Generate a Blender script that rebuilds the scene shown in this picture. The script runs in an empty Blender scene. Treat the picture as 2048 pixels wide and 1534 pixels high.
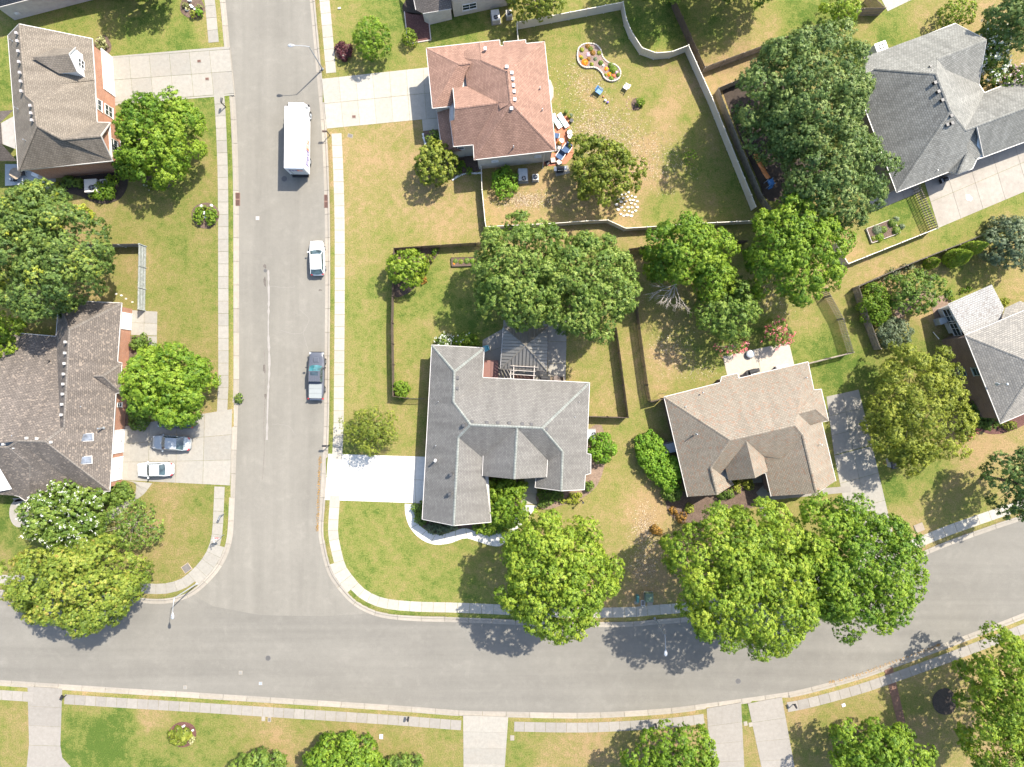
import bpy, bmesh, math, random
import numpy as np
from mathutils import Vector, Matrix

sc = bpy.context.scene
COL = sc.collection
R = math.radians
random.seed(7)

# ------------------------------------------------------------------ camera, light, exposure
H = 88.0            # camera height (m)
PPM = 15.5          # photograph pixels (2048 wide) per metre on the ground
def W(px, py, z=0.0):
    k = (1 - z / H) / PPM
    return Vector(((px - 1024) * k, (767 - py) * k, z))
def M(px): return px / PPM

cam_d = bpy.data.cameras.new('camera'); cam = bpy.data.objects.new('camera', cam_d); COL.objects.link(cam)
cam.location = (0, 0, H); cam.rotation_euler = (0, 0, 0)
cam_d.sensor_width = 36; cam_d.lens = 36 * H * PPM / 2048; cam_d.clip_end = 2000; cam_d.clip_start = 0.5
sc.camera = cam

SUN_EL = 52.0; SUN_AZ = 46.0      # azimuth clockwise from +Y (towards +X)
world = bpy.data.worlds.new("World"); sc.world = world; world.use_nodes = True
wn = world.node_tree.nodes; wl = world.node_tree.links
sky = wn.new('ShaderNodeTexSky'); sky.sky_type = 'NISHITA'; sky.sun_disc = False
sky.sun_elevation = R(SUN_EL); sky.sun_rotation = R(SUN_AZ); sky.air_density = 1.0; sky.dust_density = 1.5
wl.new(sky.outputs[0], wn['Background'].inputs[0]); wn['Background'].inputs[1].default_value = 0.165
sun_d = bpy.data.lights.new('sun', 'SUN'); sun = bpy.data.objects.new('sun', sun_d); COL.objects.link(sun)
sun_d.energy = 4.5; sun_d.angle = R(0.55); sun_d.color = (1.0, 0.94, 0.84)
ce = math.cos(R(SUN_EL))
sdir = Vector((ce * math.sin(R(SUN_AZ)), ce * math.cos(R(SUN_AZ)), math.sin(R(SUN_EL))))
sun.rotation_euler = (-sdir).to_track_quat('-Z', 'Y').to_euler(); sun.location = sdir * 150
vs = sc.view_settings; sc.display_settings.display_device = 'sRGB'
vs.view_transform = 'Standard'; vs.look = 'None'; vs.exposure = 1.5; vs.gamma = 1; vs.use_curve_mapping = False
sc.cycles.max_bounces = 6; sc.cycles.diffuse_bounces = 3; sc.cycles.glossy_bounces = 2; sc.cycles.transmission_bounces = 4

# ------------------------------------------------------------------ materials
MATS = {}
def _new(name):
    m = bpy.data.materials.new(name); m.use_nodes = True
    nt = m.node_tree; b = nt.nodes['Principled BSDF']; MATS[name] = m
    return m, nt, nt.nodes, nt.links, b
def rgba4(c): return (c[0], c[1], c[2], 1)
def ramp(nodes, stops):
    r = nodes.new('ShaderNodeValToRGB'); e = r.color_ramp.elements
    while len(e) < len(stops): e.new(0.5)
    for i, (p, c) in enumerate(stops): e[i].position = p; e[i].color = rgba4(c)
    return r
def noise(nodes, links, coord, scale, detail=3, rough=.6, dist=0.0):
    n = nodes.new('ShaderNodeTexNoise'); n.inputs['Scale'].default_value = scale
    n.inputs['Detail'].default_value = detail; n.inputs['Roughness'].default_value = rough
    n.inputs['Distortion'].default_value = dist
    if coord is not None: links.new(coord, n.inputs['Vector'])
    return n
def mixc(nodes, links, fac, a, b, mode='MIX'):
    m = nodes.new('ShaderNodeMix'); m.data_type = 'RGBA'; m.blend_type = mode
    for v, s in ((fac, m.inputs[0]), (a, m.inputs[6]), (b, m.inputs[7])):
        if v is None: continue
        if isinstance(v, (int, float)): s.default_value = v
        elif isinstance(v, tuple): s.default_value = rgba4(v)
        else: links.new(v, s)
    return m.outputs[2]
def mathn(nodes, links, op, a, b=None, clamp=False):
    m = nodes.new('ShaderNodeMath'); m.operation = op; m.use_clamp = clamp
    for v, s in ((a, m.inputs[0]), (b, m.inputs[1])):
        if v is None: continue
        if isinstance(v, (int, float)): s.default_value = v
        else: links.new(v, s)
    return m.outputs[0]
def bump(nodes, links, b, h, strength=.3, dist=.02):
    n = nodes.new('ShaderNodeBump'); n.inputs['Strength'].default_value = strength; n.inputs['Distance'].default_value = dist
    links.new(h, n.inputs['Height']); links.new(n.outputs[0], b.inputs['Normal'])

def plain(name, col=(.5,.5,.5), rough=.6, metal=0.0, var=.12, scale=3.0, coat=0.0, fine=True):
    """solid material with soft wear"""
    if name in MATS: return MATS[name]
    col = tuple(c * .82 for c in col)
    m, nt, N, L, b = _new(name)
    geo = N.new('ShaderNodeNewGeometry')
    n = noise(N, L, geo.outputs['Position'], scale, 4, .65)
    lo = tuple(c * (1 - var) for c in col); hi = tuple(min(1, c * (1 + var)) for c in col)
    r = ramp(N, [(.3, lo), (.7, hi)]); L.new(n.outputs[0], r.inputs[0])
    L.new(r.outputs[0], b.inputs['Base Color'])
    b.inputs['Roughness'].default_value = rough; b.inputs['Metallic'].default_value = metal
    if coat: b.inputs['Coat Weight'].default_value = coat
    return m

def slabmat(name, col, stain=(.25, .2, .15), stain_amt=.35, rnd=.08):
    """cast concrete with stains, each slab slightly its own tone"""
    col = tuple(c * .78 for c in col)
    m, nt, N, L, b = _new(name)
    geo = N.new('ShaderNodeNewGeometry'); P = geo.outputs['Position']
    oi = N.new('ShaderNodeObjectInfo')
    n1 = noise(N, L, P, .35, 5, .65, .5); n2 = noise(N, L, P, 2.2, 5, .7); n3 = noise(N, L, P, 14, 3, .7)
    f = ramp(N, [(.42, (0, 0, 0)), (.72, (1, 1, 1))]); L.new(n1.outputs[0], f.inputs[0])
    f2 = mathn(N, L, 'MULTIPLY', f.outputs[0], stain_amt)
    c = mixc(N, L, f2, col, tuple((a * .55 + s * .45) for a, s in zip(col, stain)))
    r2 = ramp(N, [(.3, (.88, .88, .87)), (.7, (1.08, 1.08, 1.08))]); L.new(n2.outputs[0], r2.inputs[0])
    c = mixc(N, L, 1.0, c, r2.outputs[0], 'MULTIPLY')
    r3 = ramp(N, [(.3, (.93, .93, .93)), (.7, (1.05, 1.05, 1.05))]); L.new(n3.outputs[0], r3.inputs[0])
    c = mixc(N, L, 1.0, c, r3.outputs[0], 'MULTIPLY')
    ro = ramp(N, [(0, (1 - rnd,) * 3), (1, (1 + rnd, 1 + rnd * .95, 1 + rnd * .9))]); L.new(oi.outputs['Random'], ro.inputs[0])
    c = mixc(N, L, 1.0, c, ro.outputs[0], 'MULTIPLY')
    L.new(c, b.inputs['Base Color']); b.inputs['Roughness'].default_value = .9
    bump(N, L, b, n3.outputs[0], .15, .01)
    return m
CONC = slabmat('pale_concrete', (.262, .243, .206), stain_amt=.4)
CONC_WARM = slabmat('cream_concrete', (.335, .310, .258), stain_amt=.25)
CONC_WHITE = slabmat('new_white_concrete', (.56, .535, .48), stain_amt=.15, rnd=.03)
CONC_OLD = slabmat('weathered_concrete', (.31, .28, .235), (.10, .07, .05), stain_amt=.7)
CONC_GREY = slabmat('grey_concrete', (.245, .222, .19), (.13, .11, .09), stain_amt=.5)
KERB = slabmat('kerb_concrete', (.275, .245, .20), stain_amt=.35, rnd=.1)
BRICKPATIO = slabmat('red_patio_paving', (.42, .155, .085), (.2, .1, .05), stain_amt=.3)
BRICKPATH = slabmat('brown_brick_paving', (.16, .082, .05), (.08, .05, .04), stain_amt=.4)

def asphaltmat(name, base, along):
    base = tuple(c * .75 for c in base)
    m, nt, N, L, b = _new(name)
    geo = N.new('ShaderNodeNewGeometry'); P = geo.outputs['Position']
    mp = N.new('ShaderNodeMapping'); L.new(P, mp.inputs[0])
    mp.inputs['Scale'].default_value = (.6, .035, 1) if along == 'y' else (.02, .55, 1)
    if along != 'y': mp.inputs['Rotation'].default_value = (0, 0, R(3))
    s1 = noise(N, L, mp.outputs[0], 1.0, 5, .6, .3)
    n1 = noise(N, L, P, .12, 4, .6); n2 = noise(N, L, P, 9, 5, .8); n3 = noise(N, L, P, 1.3, 6, .7)
    r1 = ramp(N, [(.33, tuple(c * .92 for c in base)), (.68, tuple(c * 1.07 for c in base))]); L.new(s1.outputs[0], r1.inputs[0])
    def mul(c, n, lo, hi, a=.3, z=.7):
        r = ramp(N, [(a, (lo,) * 3), (z, (hi,) * 3)]); L.new(n.outputs[0], r.inputs[0])
        return mixc(N, L, 1.0, c, r.outputs[0], 'MULTIPLY')
    n5 = noise(N, L, P, .45, 8, .72, .4); c = mul(r1.outputs[0], n1, .93, 1.07); c = mul(c, n5, 1.0, 1.10, .52, .66); c = mul(c, n2, .90, 1.08); c = mul(c, n3, .95, 1.04)
    L.new(c, b.inputs['Base Color']); b.inputs['Roughness'].default_value = .93
    b.inputs['Specular IOR Level'].default_value = .25
    bump(N, L, b, n2.outputs[0], .2, .01)
    return m
ASPH1 = asphaltmat('aged_asphalt_side_street', (.194, .179, .150), 'y')
ASPH2 = asphaltmat('aged_asphalt_main_street', (.176, .163, .138), 'x')

def lawnmat():
    m, nt, N, L, b = _new('dry_summer_lawn')
    geo = N.new('ShaderNodeNewGeometry'); P = geo.outputs['Position']
    at = N.new('ShaderNodeAttribute'); at.attribute_name = 'dry'
    n1 = noise(N, L, P, .22, 5, .6, .4); n2 = noise(N, L, P, 1.1, 6, .72); n3 = noise(N, L, P, 6, 5, .75); n4 = noise(N, L, P, 22, 3, .7)
    def cen(n, amp): return mathn(N, L, 'MULTIPLY', mathn(N, L, 'SUBTRACT', n.outputs[0], .5), amp)
    s = mathn(N, L, 'ADD', at.outputs['Fac'], cen(n1, 1.2)); s = mathn(N, L, 'ADD', s, cen(n2, 1.5))
    s = mathn(N, L, 'ADD', s, cen(n3, 1.2), True)
    r = ramp(N, [(0, (.060, .094, .016)), (.3, (.122, .136, .032)), (.55, (.158, .144, .045)), (.8, (.192, .154, .062)), (1, (.238, .166, .083))])
    L.new(s, r.inputs[0])
    r4 = ramp(N, [(.3, (.5, .5, .48)), (.5, (1, 1, 1)), (.7, (1.35, 1.35, 1.3))]); L.new(n4.outputs[0], r4.inputs[0])
    c = mixc(N, L, 1.0, r.outputs[0], r4.outputs[0], 'MULTIPLY')
    r3 = ramp(N, [(.3, (.72, .72, .72)), (.68, (1.16, 1.16, 1.16))]); L.new(n3.outputs[0], r3.inputs[0])
    c = mixc(N, L, 1.0, c, r3.outputs[0], 'MULTIPLY')
    la = N.new('ShaderNodeAttribute'); la.attribute_name = 'lot_dimming'
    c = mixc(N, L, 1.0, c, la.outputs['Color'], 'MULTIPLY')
    L.new(c, b.inputs['Base Color']); b.inputs['Roughness'].default_value = 1; b.inputs['Specular IOR Level'].default_value = .1
    a2 = mathn(N, L, 'ADD', n4.outputs[0], n3.outputs[0])
    bump(N, L, b, a2, .75, .06)
    return m
LAWN = lawnmat()

def mulchmat(name, col, col2):
    col = tuple(c * .8 for c in col); col2 = tuple(c * .8 for c in col2)
    m, nt, N, L, b = _new(name)
    geo = N.new('ShaderNodeNewGeometry'); P = geo.outputs['Position']
    n1 = noise(N, L, P, 11, 5, .8); n2 = noise(N, L, P, 1.2, 4, .6)
    r = ramp(N, [(.3, tuple(c * .45 for c in col)), (.5, col), (.72, col2)]); L.new(n1.outputs[0], r.inputs[0])
    r2 = ramp(N, [(.3, (.8, .8, .8)), (.7, (1.15, 1.15, 1.15))]); L.new(n2.outputs[0], r2.inputs[0])
    L.new(mixc(N, L, 1.0, r.outputs[0], r2.outputs[0], 'MULTIPLY'), b.inputs['Base Color'])
    b.inputs['Roughness'].default_value = 1
    bump(N, L, b, n1.outputs[0], .8, .05)
    return m
MULCH = mulchmat('brown_bark_mulch', (.105, .068, .048), (.23, .165, .12))
MULCH_RED = mulchmat('red_bark_mulch', (.10, .042, .034), (.20, .10, .08))
MULCH_DARK = mulchmat('dark_leaf_mulch', (.042, .030, .022), (.10, .07, .05))
MULCH_PALE = mulchmat('pale_pine_straw', (.20, .135, .095), (.34, .25, .18))

def shingle(name, c1, c2, c3=None, c3amt=.12, streak=.18, rowh=.20, mort=.45):
    """asphalt shingles on UVs in metres (u along the course, v up the slope)"""
    c1 = tuple(c * .75 for c in c1); c2 = tuple(c * .75 for c in c2); c3 = tuple(c * .75 for c in c3) if c3 else None
    m, nt, N, L, b = _new(name)
    uv = N.new('ShaderNodeUVMap'); uv.uv_map = 'UVMap'
    br = N.new('ShaderNodeTexBrick'); L.new(uv.outputs[0], br.inputs['Vector'])
    br.inputs['Scale'].default_value = 1; br.inputs['Brick Width'].default_value = .34; br.inputs['Row Height'].default_value = rowh
    br.inputs['Mortar Size'].default_value = .022; br.inputs['Mortar Smooth'].default_value = .4; br.inputs['Bias'].default_value = 0
    br.inputs['Color1'].default_value = rgba4(c1); br.inputs['Color2'].default_value = rgba4(c2)
    br.inputs['Mortar'].default_value = rgba4(tuple(c * mort for c in c1))
    c = br.outputs['Color']
    if c3:
        wv = N.new('ShaderNodeMapping'); wv.inputs['Scale'].default_value = (4.4, 6.5, 1); L.new(uv.outputs[0], wv.inputs[0])
        v = N.new('ShaderNodeTexVoronoi'); v.inputs['Scale'].default_value = 1.0; v.inputs['Randomness'].default_value = .6; L.new(wv.outputs[0], v.inputs['Vector'])
        sp = N.new('ShaderNodeSeparateColor'); L.new(v.outputs['Color'], sp.inputs[0])
        g = mathn(N, L, 'GREATER_THAN', sp.outputs[0], 1 - c3amt)
        c = mixc(N, L, g, c, c3)
    mp = N.new('ShaderNodeMapping'); mp.inputs['Scale'].default_value = (.9, .12, 1); L.new(uv.outputs[0], mp.inputs[0])
    s = noise(N, L, mp.outputs[0], 1.0, 4, .6, .3)
    r = ramp(N, [(.36, (1 - streak,) * 3), (.62, (1.05, 1.05, 1.05))]); L.new(s.outputs[0], r.inputs[0])
    c = mixc(N, L, 1.0, c, r.outputs[0], 'MULTIPLY')
    n = noise(N, L, uv.outputs[0], 12, 4, .8)
    r = ramp(N, [(.3, (.86, .86, .86)), (.7, (1.14, 1.14, 1.14))]); L.new(n.outputs[0], r.inputs[0])
    c = mixc(N, L, 1.0, c, r.outputs[0], 'MULTIPLY')
    L.new(c, b.inputs['Base Color']); b.inputs['Roughness'].default_value = .92; b.inputs['Specular IOR Level'].default_value = .25
    inv = mathn(N, L, 'SUBTRACT', 1.0, br.outputs['Fac'])
    bump(N, L, b, inv, .9, .02)
    return m

def brickwall(name, c1, c2, mortar):
    c1, c2, mortar = [tuple(c * .8 for c in q) for q in (c1, c2, mortar)]
    m, nt, N, L, b = _new(name)
    uv = N.new('ShaderNodeUVMap'); uv.uv_map = 'UVMap'
    br = N.new('ShaderNodeTexBrick'); L.new(uv.outputs[0], br.inputs['Vector'])
    br.inputs['Scale'].default_value = 1; br.inputs['Brick Width'].default_value = .23; br.inputs['Row Height'].default_value = .085
    br.inputs['Mortar Size'].default_value = .012
    br.inputs['Color1'].default_value = rgba4(c1); br.inputs['Color2'].default_value = rgba4(c2); br.inputs['Mortar'].default_value = rgba4(mortar)
    n = noise(N, L, uv.outputs[0], .9, 5, .7)
    r = ramp(N, [(.3, (.82, .82, .82)), (.7, (1.12, 1.12, 1.12))]); L.new(n.outputs[0], r.inputs[0])
    L.new(mixc(N, L, 1.0, br.outputs['Color'], r.outputs[0], 'MULTIPLY'), b.inputs['Base Color'])
    b.inputs['Roughness'].default_value = .9
    bump(N, L, b, mathn(N, L, 'SUBTRACT', 1.0, br.outputs['Fac']), .5, .01)
    return m

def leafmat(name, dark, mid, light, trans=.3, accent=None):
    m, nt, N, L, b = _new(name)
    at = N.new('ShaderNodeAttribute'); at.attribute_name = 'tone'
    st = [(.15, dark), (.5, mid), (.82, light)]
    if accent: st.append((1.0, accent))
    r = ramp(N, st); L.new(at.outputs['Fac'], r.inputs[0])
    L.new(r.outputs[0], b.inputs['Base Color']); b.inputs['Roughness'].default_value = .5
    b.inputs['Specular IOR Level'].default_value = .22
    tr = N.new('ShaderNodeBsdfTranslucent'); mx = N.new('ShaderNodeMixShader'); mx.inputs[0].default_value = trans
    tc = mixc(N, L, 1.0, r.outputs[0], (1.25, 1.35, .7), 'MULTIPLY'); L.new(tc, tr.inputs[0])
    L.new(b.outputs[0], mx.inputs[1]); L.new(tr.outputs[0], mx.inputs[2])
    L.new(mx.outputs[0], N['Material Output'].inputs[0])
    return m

def glassmat(name, col=(.02, .03, .035), rough=.08):
    if name in MATS: return MATS[name]
    m, nt, N, L, b = _new(name)
    geo = N.new('ShaderNodeNewGeometry'); n = noise(N, L, geo.outputs['Position'], 1.5, 3, .6)
    r = ramp(N, [(.35, tuple(c * .6 for c in col)), (.65, tuple(c * 1.8 for c in col))]); L.new(n.outputs[0], r.inputs[0])
    L.new(r.outputs[0], b.inputs['Base Color'])
    b.inputs['Roughness'].default_value = rough; b.inputs['Specular IOR Level'].default_value = .7
    return m

WHITE = plain('white_paint', (.72, .70, .66), .5, var=.05)
VINYL = plain('cream_vinyl', (.60, .55, .46), .45, var=.06, scale=.6)
GUTTER = plain('white_gutter_metal', (.50, .47, .43), .4, var=.06)
METAL = plain('galvanised_metal', (.42, .44, .45), .4, .5, .1)
ACGREY = plain('painted_grey_steel', (.34, .37, .38), .5, .0, .12)
ACTAN = plain('painted_beige_steel', (.55, .52, .46), .5, .0, .1)
BLACK = plain('black_metal', (.018, .018, .02), .5, .1, .2)
DARKV = plain('dark_roof_metal', (.055, .055, .055), .55, .1, .2)
VENTG = plain('grey_vent_plastic', (.085, .08, .075), .6, 0, .15)
BARK = plain('tree_bark', (.12, .09, .065), .95, 0, .35, 5)
BARK_PALE = plain('pale_dead_wood', (.38, .33, .28), .9, 0, .25, 5)
WOODDARK = plain('dark_brown_fence_wood', (.085, .060, .042), .9, 0, .35, 2.5)
WOODGREY = plain('silver_grey_fence_wood', (.30, .31, .28), .9, 0, .3, 2.5)
WOODTAN = plain('tan_fence_wood', (.34, .26, .18), .9, 0, .3, 2.5)
WOODOLD = plain('weathered_fence_wood', (.26, .22, .17), .9, 0, .35, 2.5)
SOFFIT = plain('soffit_board', (.5, .48, .44), .7)
GLASS = glassmat('dark_window_glass')
RUST = plain('rusty_iron', (.12, .06, .045), .8, .2, .3, 8)
IRON = plain('cast_iron', (.10, .095, .088), .7, .3, .2, 8)
STONE = plain('pale_garden_stone', (.48, .44, .38), .9, 0, .2, 4)
RED = plain('red_plastic', (.45, .02, .02), .4)
RUBBER = plain('black_rubber', (.02, .02, .02), .8)
GREENBOX = plain('utility_green_paint', (.10, .14, .075), .5)

# ------------------------------------------------------------------ mesh builder
class MB:
    def __init__(s): s.v = []; s.f = []; s.uv = []
    def poly(s, pts, uv=None):
        i = len(s.v); s.v += [tuple(p) for p in pts]; s.f.append(tuple(range(i, i + len(pts))))
        s.uv.append(uv)
    def box(s, c, size, rz=0.0, top=None, tilt=None):
        sx, sy, sz = [a / 2 for a in size]; i = len(s.v)
        t = top or (1, 1)
        for z, kx, ky in ((-sz, 1, 1), (sz, t[0], t[1])):
            for x, y in ((-sx, -sy), (sx, -sy), (sx, sy), (-sx, sy)):
                p = Vector((x * kx, y * ky, z))
                if tilt: p = Matrix.Rotation(tilt[0], 3, tilt[1]) @ p
                if rz: p = Matrix.Rotation(rz, 3, 'Z') @ p
                s.v.append((c[0] + p.x, c[1] + p.y, c[2] + p.z))
        for q in ((0, 3, 2, 1), (4, 5, 6, 7), (0, 1, 5, 4), (1, 2, 6, 5), (2, 3, 7, 6), (3, 0, 4, 7)):
            s.f.append(tuple(i + k for k in q)); s.uv.append(None)
    def prism(s, xy, z0, z1, top_scale=None):
        n = len(xy); i = len(s.v)
        a = sum(xy[k][0] * xy[(k + 1) % n][1] - xy[(k + 1) % n][0] * xy[k][1] for k in range(n))
        if a < 0: xy = list(reversed(xy))
        for z in (z0, z1):
            for p in xy: s.v.append((p[0], p[1], z))
        s.f.append(tuple(i + n + k for k in range(n))); s.uv.append(None)
        s.f.append(tuple(i + k for k in reversed(range(n)))); s.uv.append(None)
        for k in range(n):
            q = (k + 1) % n
            s.f.append((i + k, i + q, i + n + q, i + n + k)); s.uv.append(None)
    def tube(s, pts, rad, n=8, caps=True):
        pts = [Vector(p) for p in pts]; rings = []
        if not hasattr(rad, '__len__'): rad = [rad] * len(pts)
        for k, p in enumerate(pts):
            d = (pts[min(k + 1, len(pts) - 1)] - pts[max(k - 1, 0)]).normalized()
            a = d.orthogonal().normalized() if k == 0 else (a - d * a.dot(d)).normalized()
            b = d.cross(a); i = len(s.v); rings.append(i)
            for j in range(n):
                t = 2 * math.pi * j / n
                q = p + (a * math.cos(t) + b * math.sin(t)) * rad[k]; s.v.append(tuple(q))
        for k in range(len(pts) - 1):
            for j in range(n):
                u = (j + 1) % n
                s.f.append((rings[k] + j, rings[k] + u, rings[k + 1] + u, rings[k + 1] + j)); s.uv.append(None)
        if caps:
            s.f.append(tuple(rings[0] + j for j in reversed(range(n)))); s.uv.append(None)
            s.f.append(tuple(rings[-1] + j for j in range(n))); s.uv.append(None)
    def cyl(s, c, r, h, n=14, r2=None):
        s.tube([(c[0], c[1], c[2]), (c[0], c[1], c[2] + h)], [r, r if r2 is None else r2], n)
    def ball(s, c, r, n=10, m=6, rz=None, jitter=0, rnd=random):
        rz = r if rz is None else rz; i = len(s.v)
        s.v.append((c[0], c[1], c[2] - rz))
        for k in range(1, m):
            t = math.pi * k / m
            for j in range(n):
                u = 2 * math.pi * j / n; q = 1 + (rnd.uniform(-jitter, jitter) if jitter else 0)
                s.v.append((c[0] + r * q * math.sin(t) * math.cos(u), c[1] + r * q * math.sin(t) * math.sin(u), c[2] - rz * q * math.cos(t)))
        s.v.append((c[0], c[1], c[2] + rz)); e = len(s.v) - 1
        for j in range(n):
            u = (j + 1) % n
            s.f.append((i, i + 1 + u, i + 1 + j)); s.uv.append(None)
            s.f.append((e, e - n + j, e - n + u)); s.uv.append(None)
            for k in range(m - 2):
                a = i + 1 + k * n
                s.f.append((a + j, a + u, a + n + u, a + n + j)); s.uv.append(None)
    def mesh(s, name, mat, origin=(0, 0, 0), smooth=False):
        me = bpy.data.meshes.new(name)
        o = origin
        me.from_pydata([(v[0] - o[0], v[1] - o[1], v[2] - o[2]) for v in s.v], [], s.f)
        if any(u is not None for u in s.uv):
            l = me.uv_layers.new(name='UVMap'); k = 0
            for f, u in zip(s.f, s.uv):
                for j in range(len(f)):
                    if u is not None: l.data[k].uv = u[j]
                    k += 1
        me.materials.append(mat)
        if smooth: me.polygons.foreach_set('use_smooth', [True] * len(me.polygons))
        me.update()
        return me
    def build(s, name, mat, parent=None, smooth=False, origin=None):
        """vertices are in world space; the object sits in its parent's frame (unrotated parents)"""
        po = wloc(parent) if parent is not None else Vector((0, 0, 0))
        if origin is None: origin = po if parent is not None else Vector((0, 0, 0))
        origin = Vector(origin)
        o = bpy.data.objects.new(name, s.mesh(name, mat, origin, smooth))
        o.location = origin - po
        COL.objects.link(o)
        if parent is not None: o.parent = parent
        return o
def wloc(o):
    p = Vector(o.location)
    while o.parent: o = o.parent; p = p + Vector(o.location)
    return p
def link_mesh(name, me, parent, loc, rz=0.0, scale=None):
    o = bpy.data.objects.new(name, me); COL.objects.link(o); o.location = loc; o.rotation_euler = (0, 0, rz)
    if scale: o.scale = scale
    if parent is not None: o.parent = parent
    return o
def tag(o, label=None, cat=None, group=None, kind=None):
    if label: o['label'] = label
    if cat: o['category'] = cat
    if group: o['group'] = group
    if kind: o['kind'] = kind
    return o
def thing(name, loc, label, cat, group=None):
    o = bpy.data.objects.new(name, None); COL.objects.link(o); o.location = loc; o.empty_display_size = .3
    return tag(o, label, cat, group)
def copy_tree(o, parent=None):
    c = o.copy(); COL.objects.link(c)
    if parent is not None: c.parent = parent
    for ch in [x for x in bpy.data.objects if x.parent is o]: copy_tree(ch, c)
    return c
def struct(o): o['kind'] = 'structure'; return o
def catmull(pts, per=6):
    out = []
    n = len(pts)
    for i in range(n - 1):
        p0, p1, p2, p3 = pts[max(i - 1, 0)], pts[i], pts[i + 1], pts[min(i + 2, n - 1)]
        for k in range(per):
            t = k / per
            out.append(tuple(.5 * ((2 * b) + (c - a) * t + (2 * a - 5 * b + 4 * c - d) * t * t + (-a + 3 * b - 3 * c + d) * t ** 3)
                             for a, b, c, d in zip(p0, p1, p2, p3)))
    out.append(tuple(pts[-1])); return out
def blob(cx, cy, rx, ry, n=20, wob=.08, seed=0, rot=0):
    r = random.Random(seed); ph = [r.uniform(0, 6.28) for _ in range(4)]
    out = []
    for i in range(n):
        t = 2 * math.pi * i / n
        k = 1 + wob * (math.sin(2 * t + ph[0]) + .6 * math.sin(3 * t + ph[1]) + .4 * math.sin(5 * t + ph[2]))
        x, y = rx * k * math.cos(t), ry * k * math.sin(t)
        out.append((cx + x * math.cos(rot) - y * math.sin(rot), cy + x * math.sin(rot) + y * math.cos(rot)))
    return out
# ------------------------------------------------------------------ the setting: streets, kerbs, pavements, lawn
RZ = -0.12   # road level below the lawns
west = catmull([(436,-90),(444,-40),(451,10),(458.8,95),(469,194),(474,290),(476.5,390),(477,600),(477,770),(475,813),(469.5,972),(467.5,1020),(465.5,1060),(461,1090),(450,1120),(432,1148),(404,1177),(380,1194),(351,1204),(323,1208),(290,1207),(264,1204),(150,1197),(42,1191),(0,1190),(-120,1185)], 4)
east = catmull([(608,-90),(613,-40),(619.3,0),(632,138),(643,258),(648.6,390),(650,480),(650,600),(648.6,770),(647,870),(640,1000),(636.5,1060),(641,1095),(653.7,1144),(672.7,1174.5),(703,1207.6),(738.8,1228),(777,1238),(840,1243),(902,1244.4),(993,1248),(1110,1254),(1208,1254.6),(1274,1253),(1307,1249.5),(1384,1243),(1500,1222),(1620,1190),(1740,1153),(1832,1119),(1900,1091),(2002,1055),(2047,1040),(2180,990)], 4)
south = catmull([(-120,1355),(0,1361.4),(135,1370.3),(254,1378),(381,1385.5),(520,1394.5),(777,1411),(927,1422.4),(1020,1424.5),(1110,1426.5),(1198,1426),(1325,1418.6),(1412,1408.4),(1540,1390.6),(1604,1380),(1706,1352.5),(1782,1327),(1894,1286),(2048,1227),(2180,1172)], 4)
seam = [(385,1194),(425,1213),(520,1231),(640,1233),(738.8,1230)]

def flatpoly(name, pts, mat, z, parent=None):
    bm = bmesh.new(); vs_ = [bm.verts.new(W(x, y).to_2d().to_3d() + Vector((0, 0, z))) for x, y in pts]
    f = bm.faces.new(vs_); bm.normal_update()
    if f.normal.z < 0: f.normal_flip()
    bmesh.ops.triangulate(bm, faces=[f])
    me = bpy.data.meshes.new(name); bm.to_mesh(me); bm.free(); me.materials.append(mat)
    o = bpy.data.objects.new(name, me); COL.objects.link(o)
    if parent: o.parent = parent
    return o
iw = min(range(len(west)), key=lambda i: (west[i][0]-385)**2+(west[i][1]-1192)**2)
ie = min(range(len(east)), key=lambda i: (east[i][0]-738.8)**2+(east[i][1]-1228)**2)
side = west[:iw+1] + seam[1:-1] + list(reversed(east[:ie+1]))
struct(flatpoly('side_street', side, ASPH1, RZ))
mainp = west[iw:] + south + list(reversed(east[ie:])) + list(reversed(seam[1:-1]))
struct(flatpoly('main_street', mainp, ASPH2, RZ - .004))

# lawn sheet with per-vertex dryness of the grass
road_poly = np.array(west + south + list(reversed(east)))
def inpoly(X, Y, P):
    ins = np.zeros(X.shape, bool); n = len(P); j = n - 1
    for i in range(n):
        xi, yi = P[i]; xj, yj = P[j]
        with np.errstate(divide='ignore', invalid='ignore'):
            c = ((yi > Y) != (yj > Y)) & (X < (xj - xi) * (Y - yi) / (yj - yi) + xi)
        ins ^= c; j = i
    return ins
def polydist(X, Y, P, closed=True):
    d = np.full(X.shape, 1e9); n = len(P)
    for i in range(n if closed else n - 1):
        a = P[i]; b = P[(i + 1) % n]; vx, vy = b[0]-a[0], b[1]-a[1]; L2 = vx*vx+vy*vy + 1e-9
        t = np.clip(((X-a[0])*vx+(Y-a[1])*vy)/L2, 0, 1)
        d = np.minimum(d, np.hypot(X-(a[0]+t*vx), Y-(a[1]+t*vy)))
    return d
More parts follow.
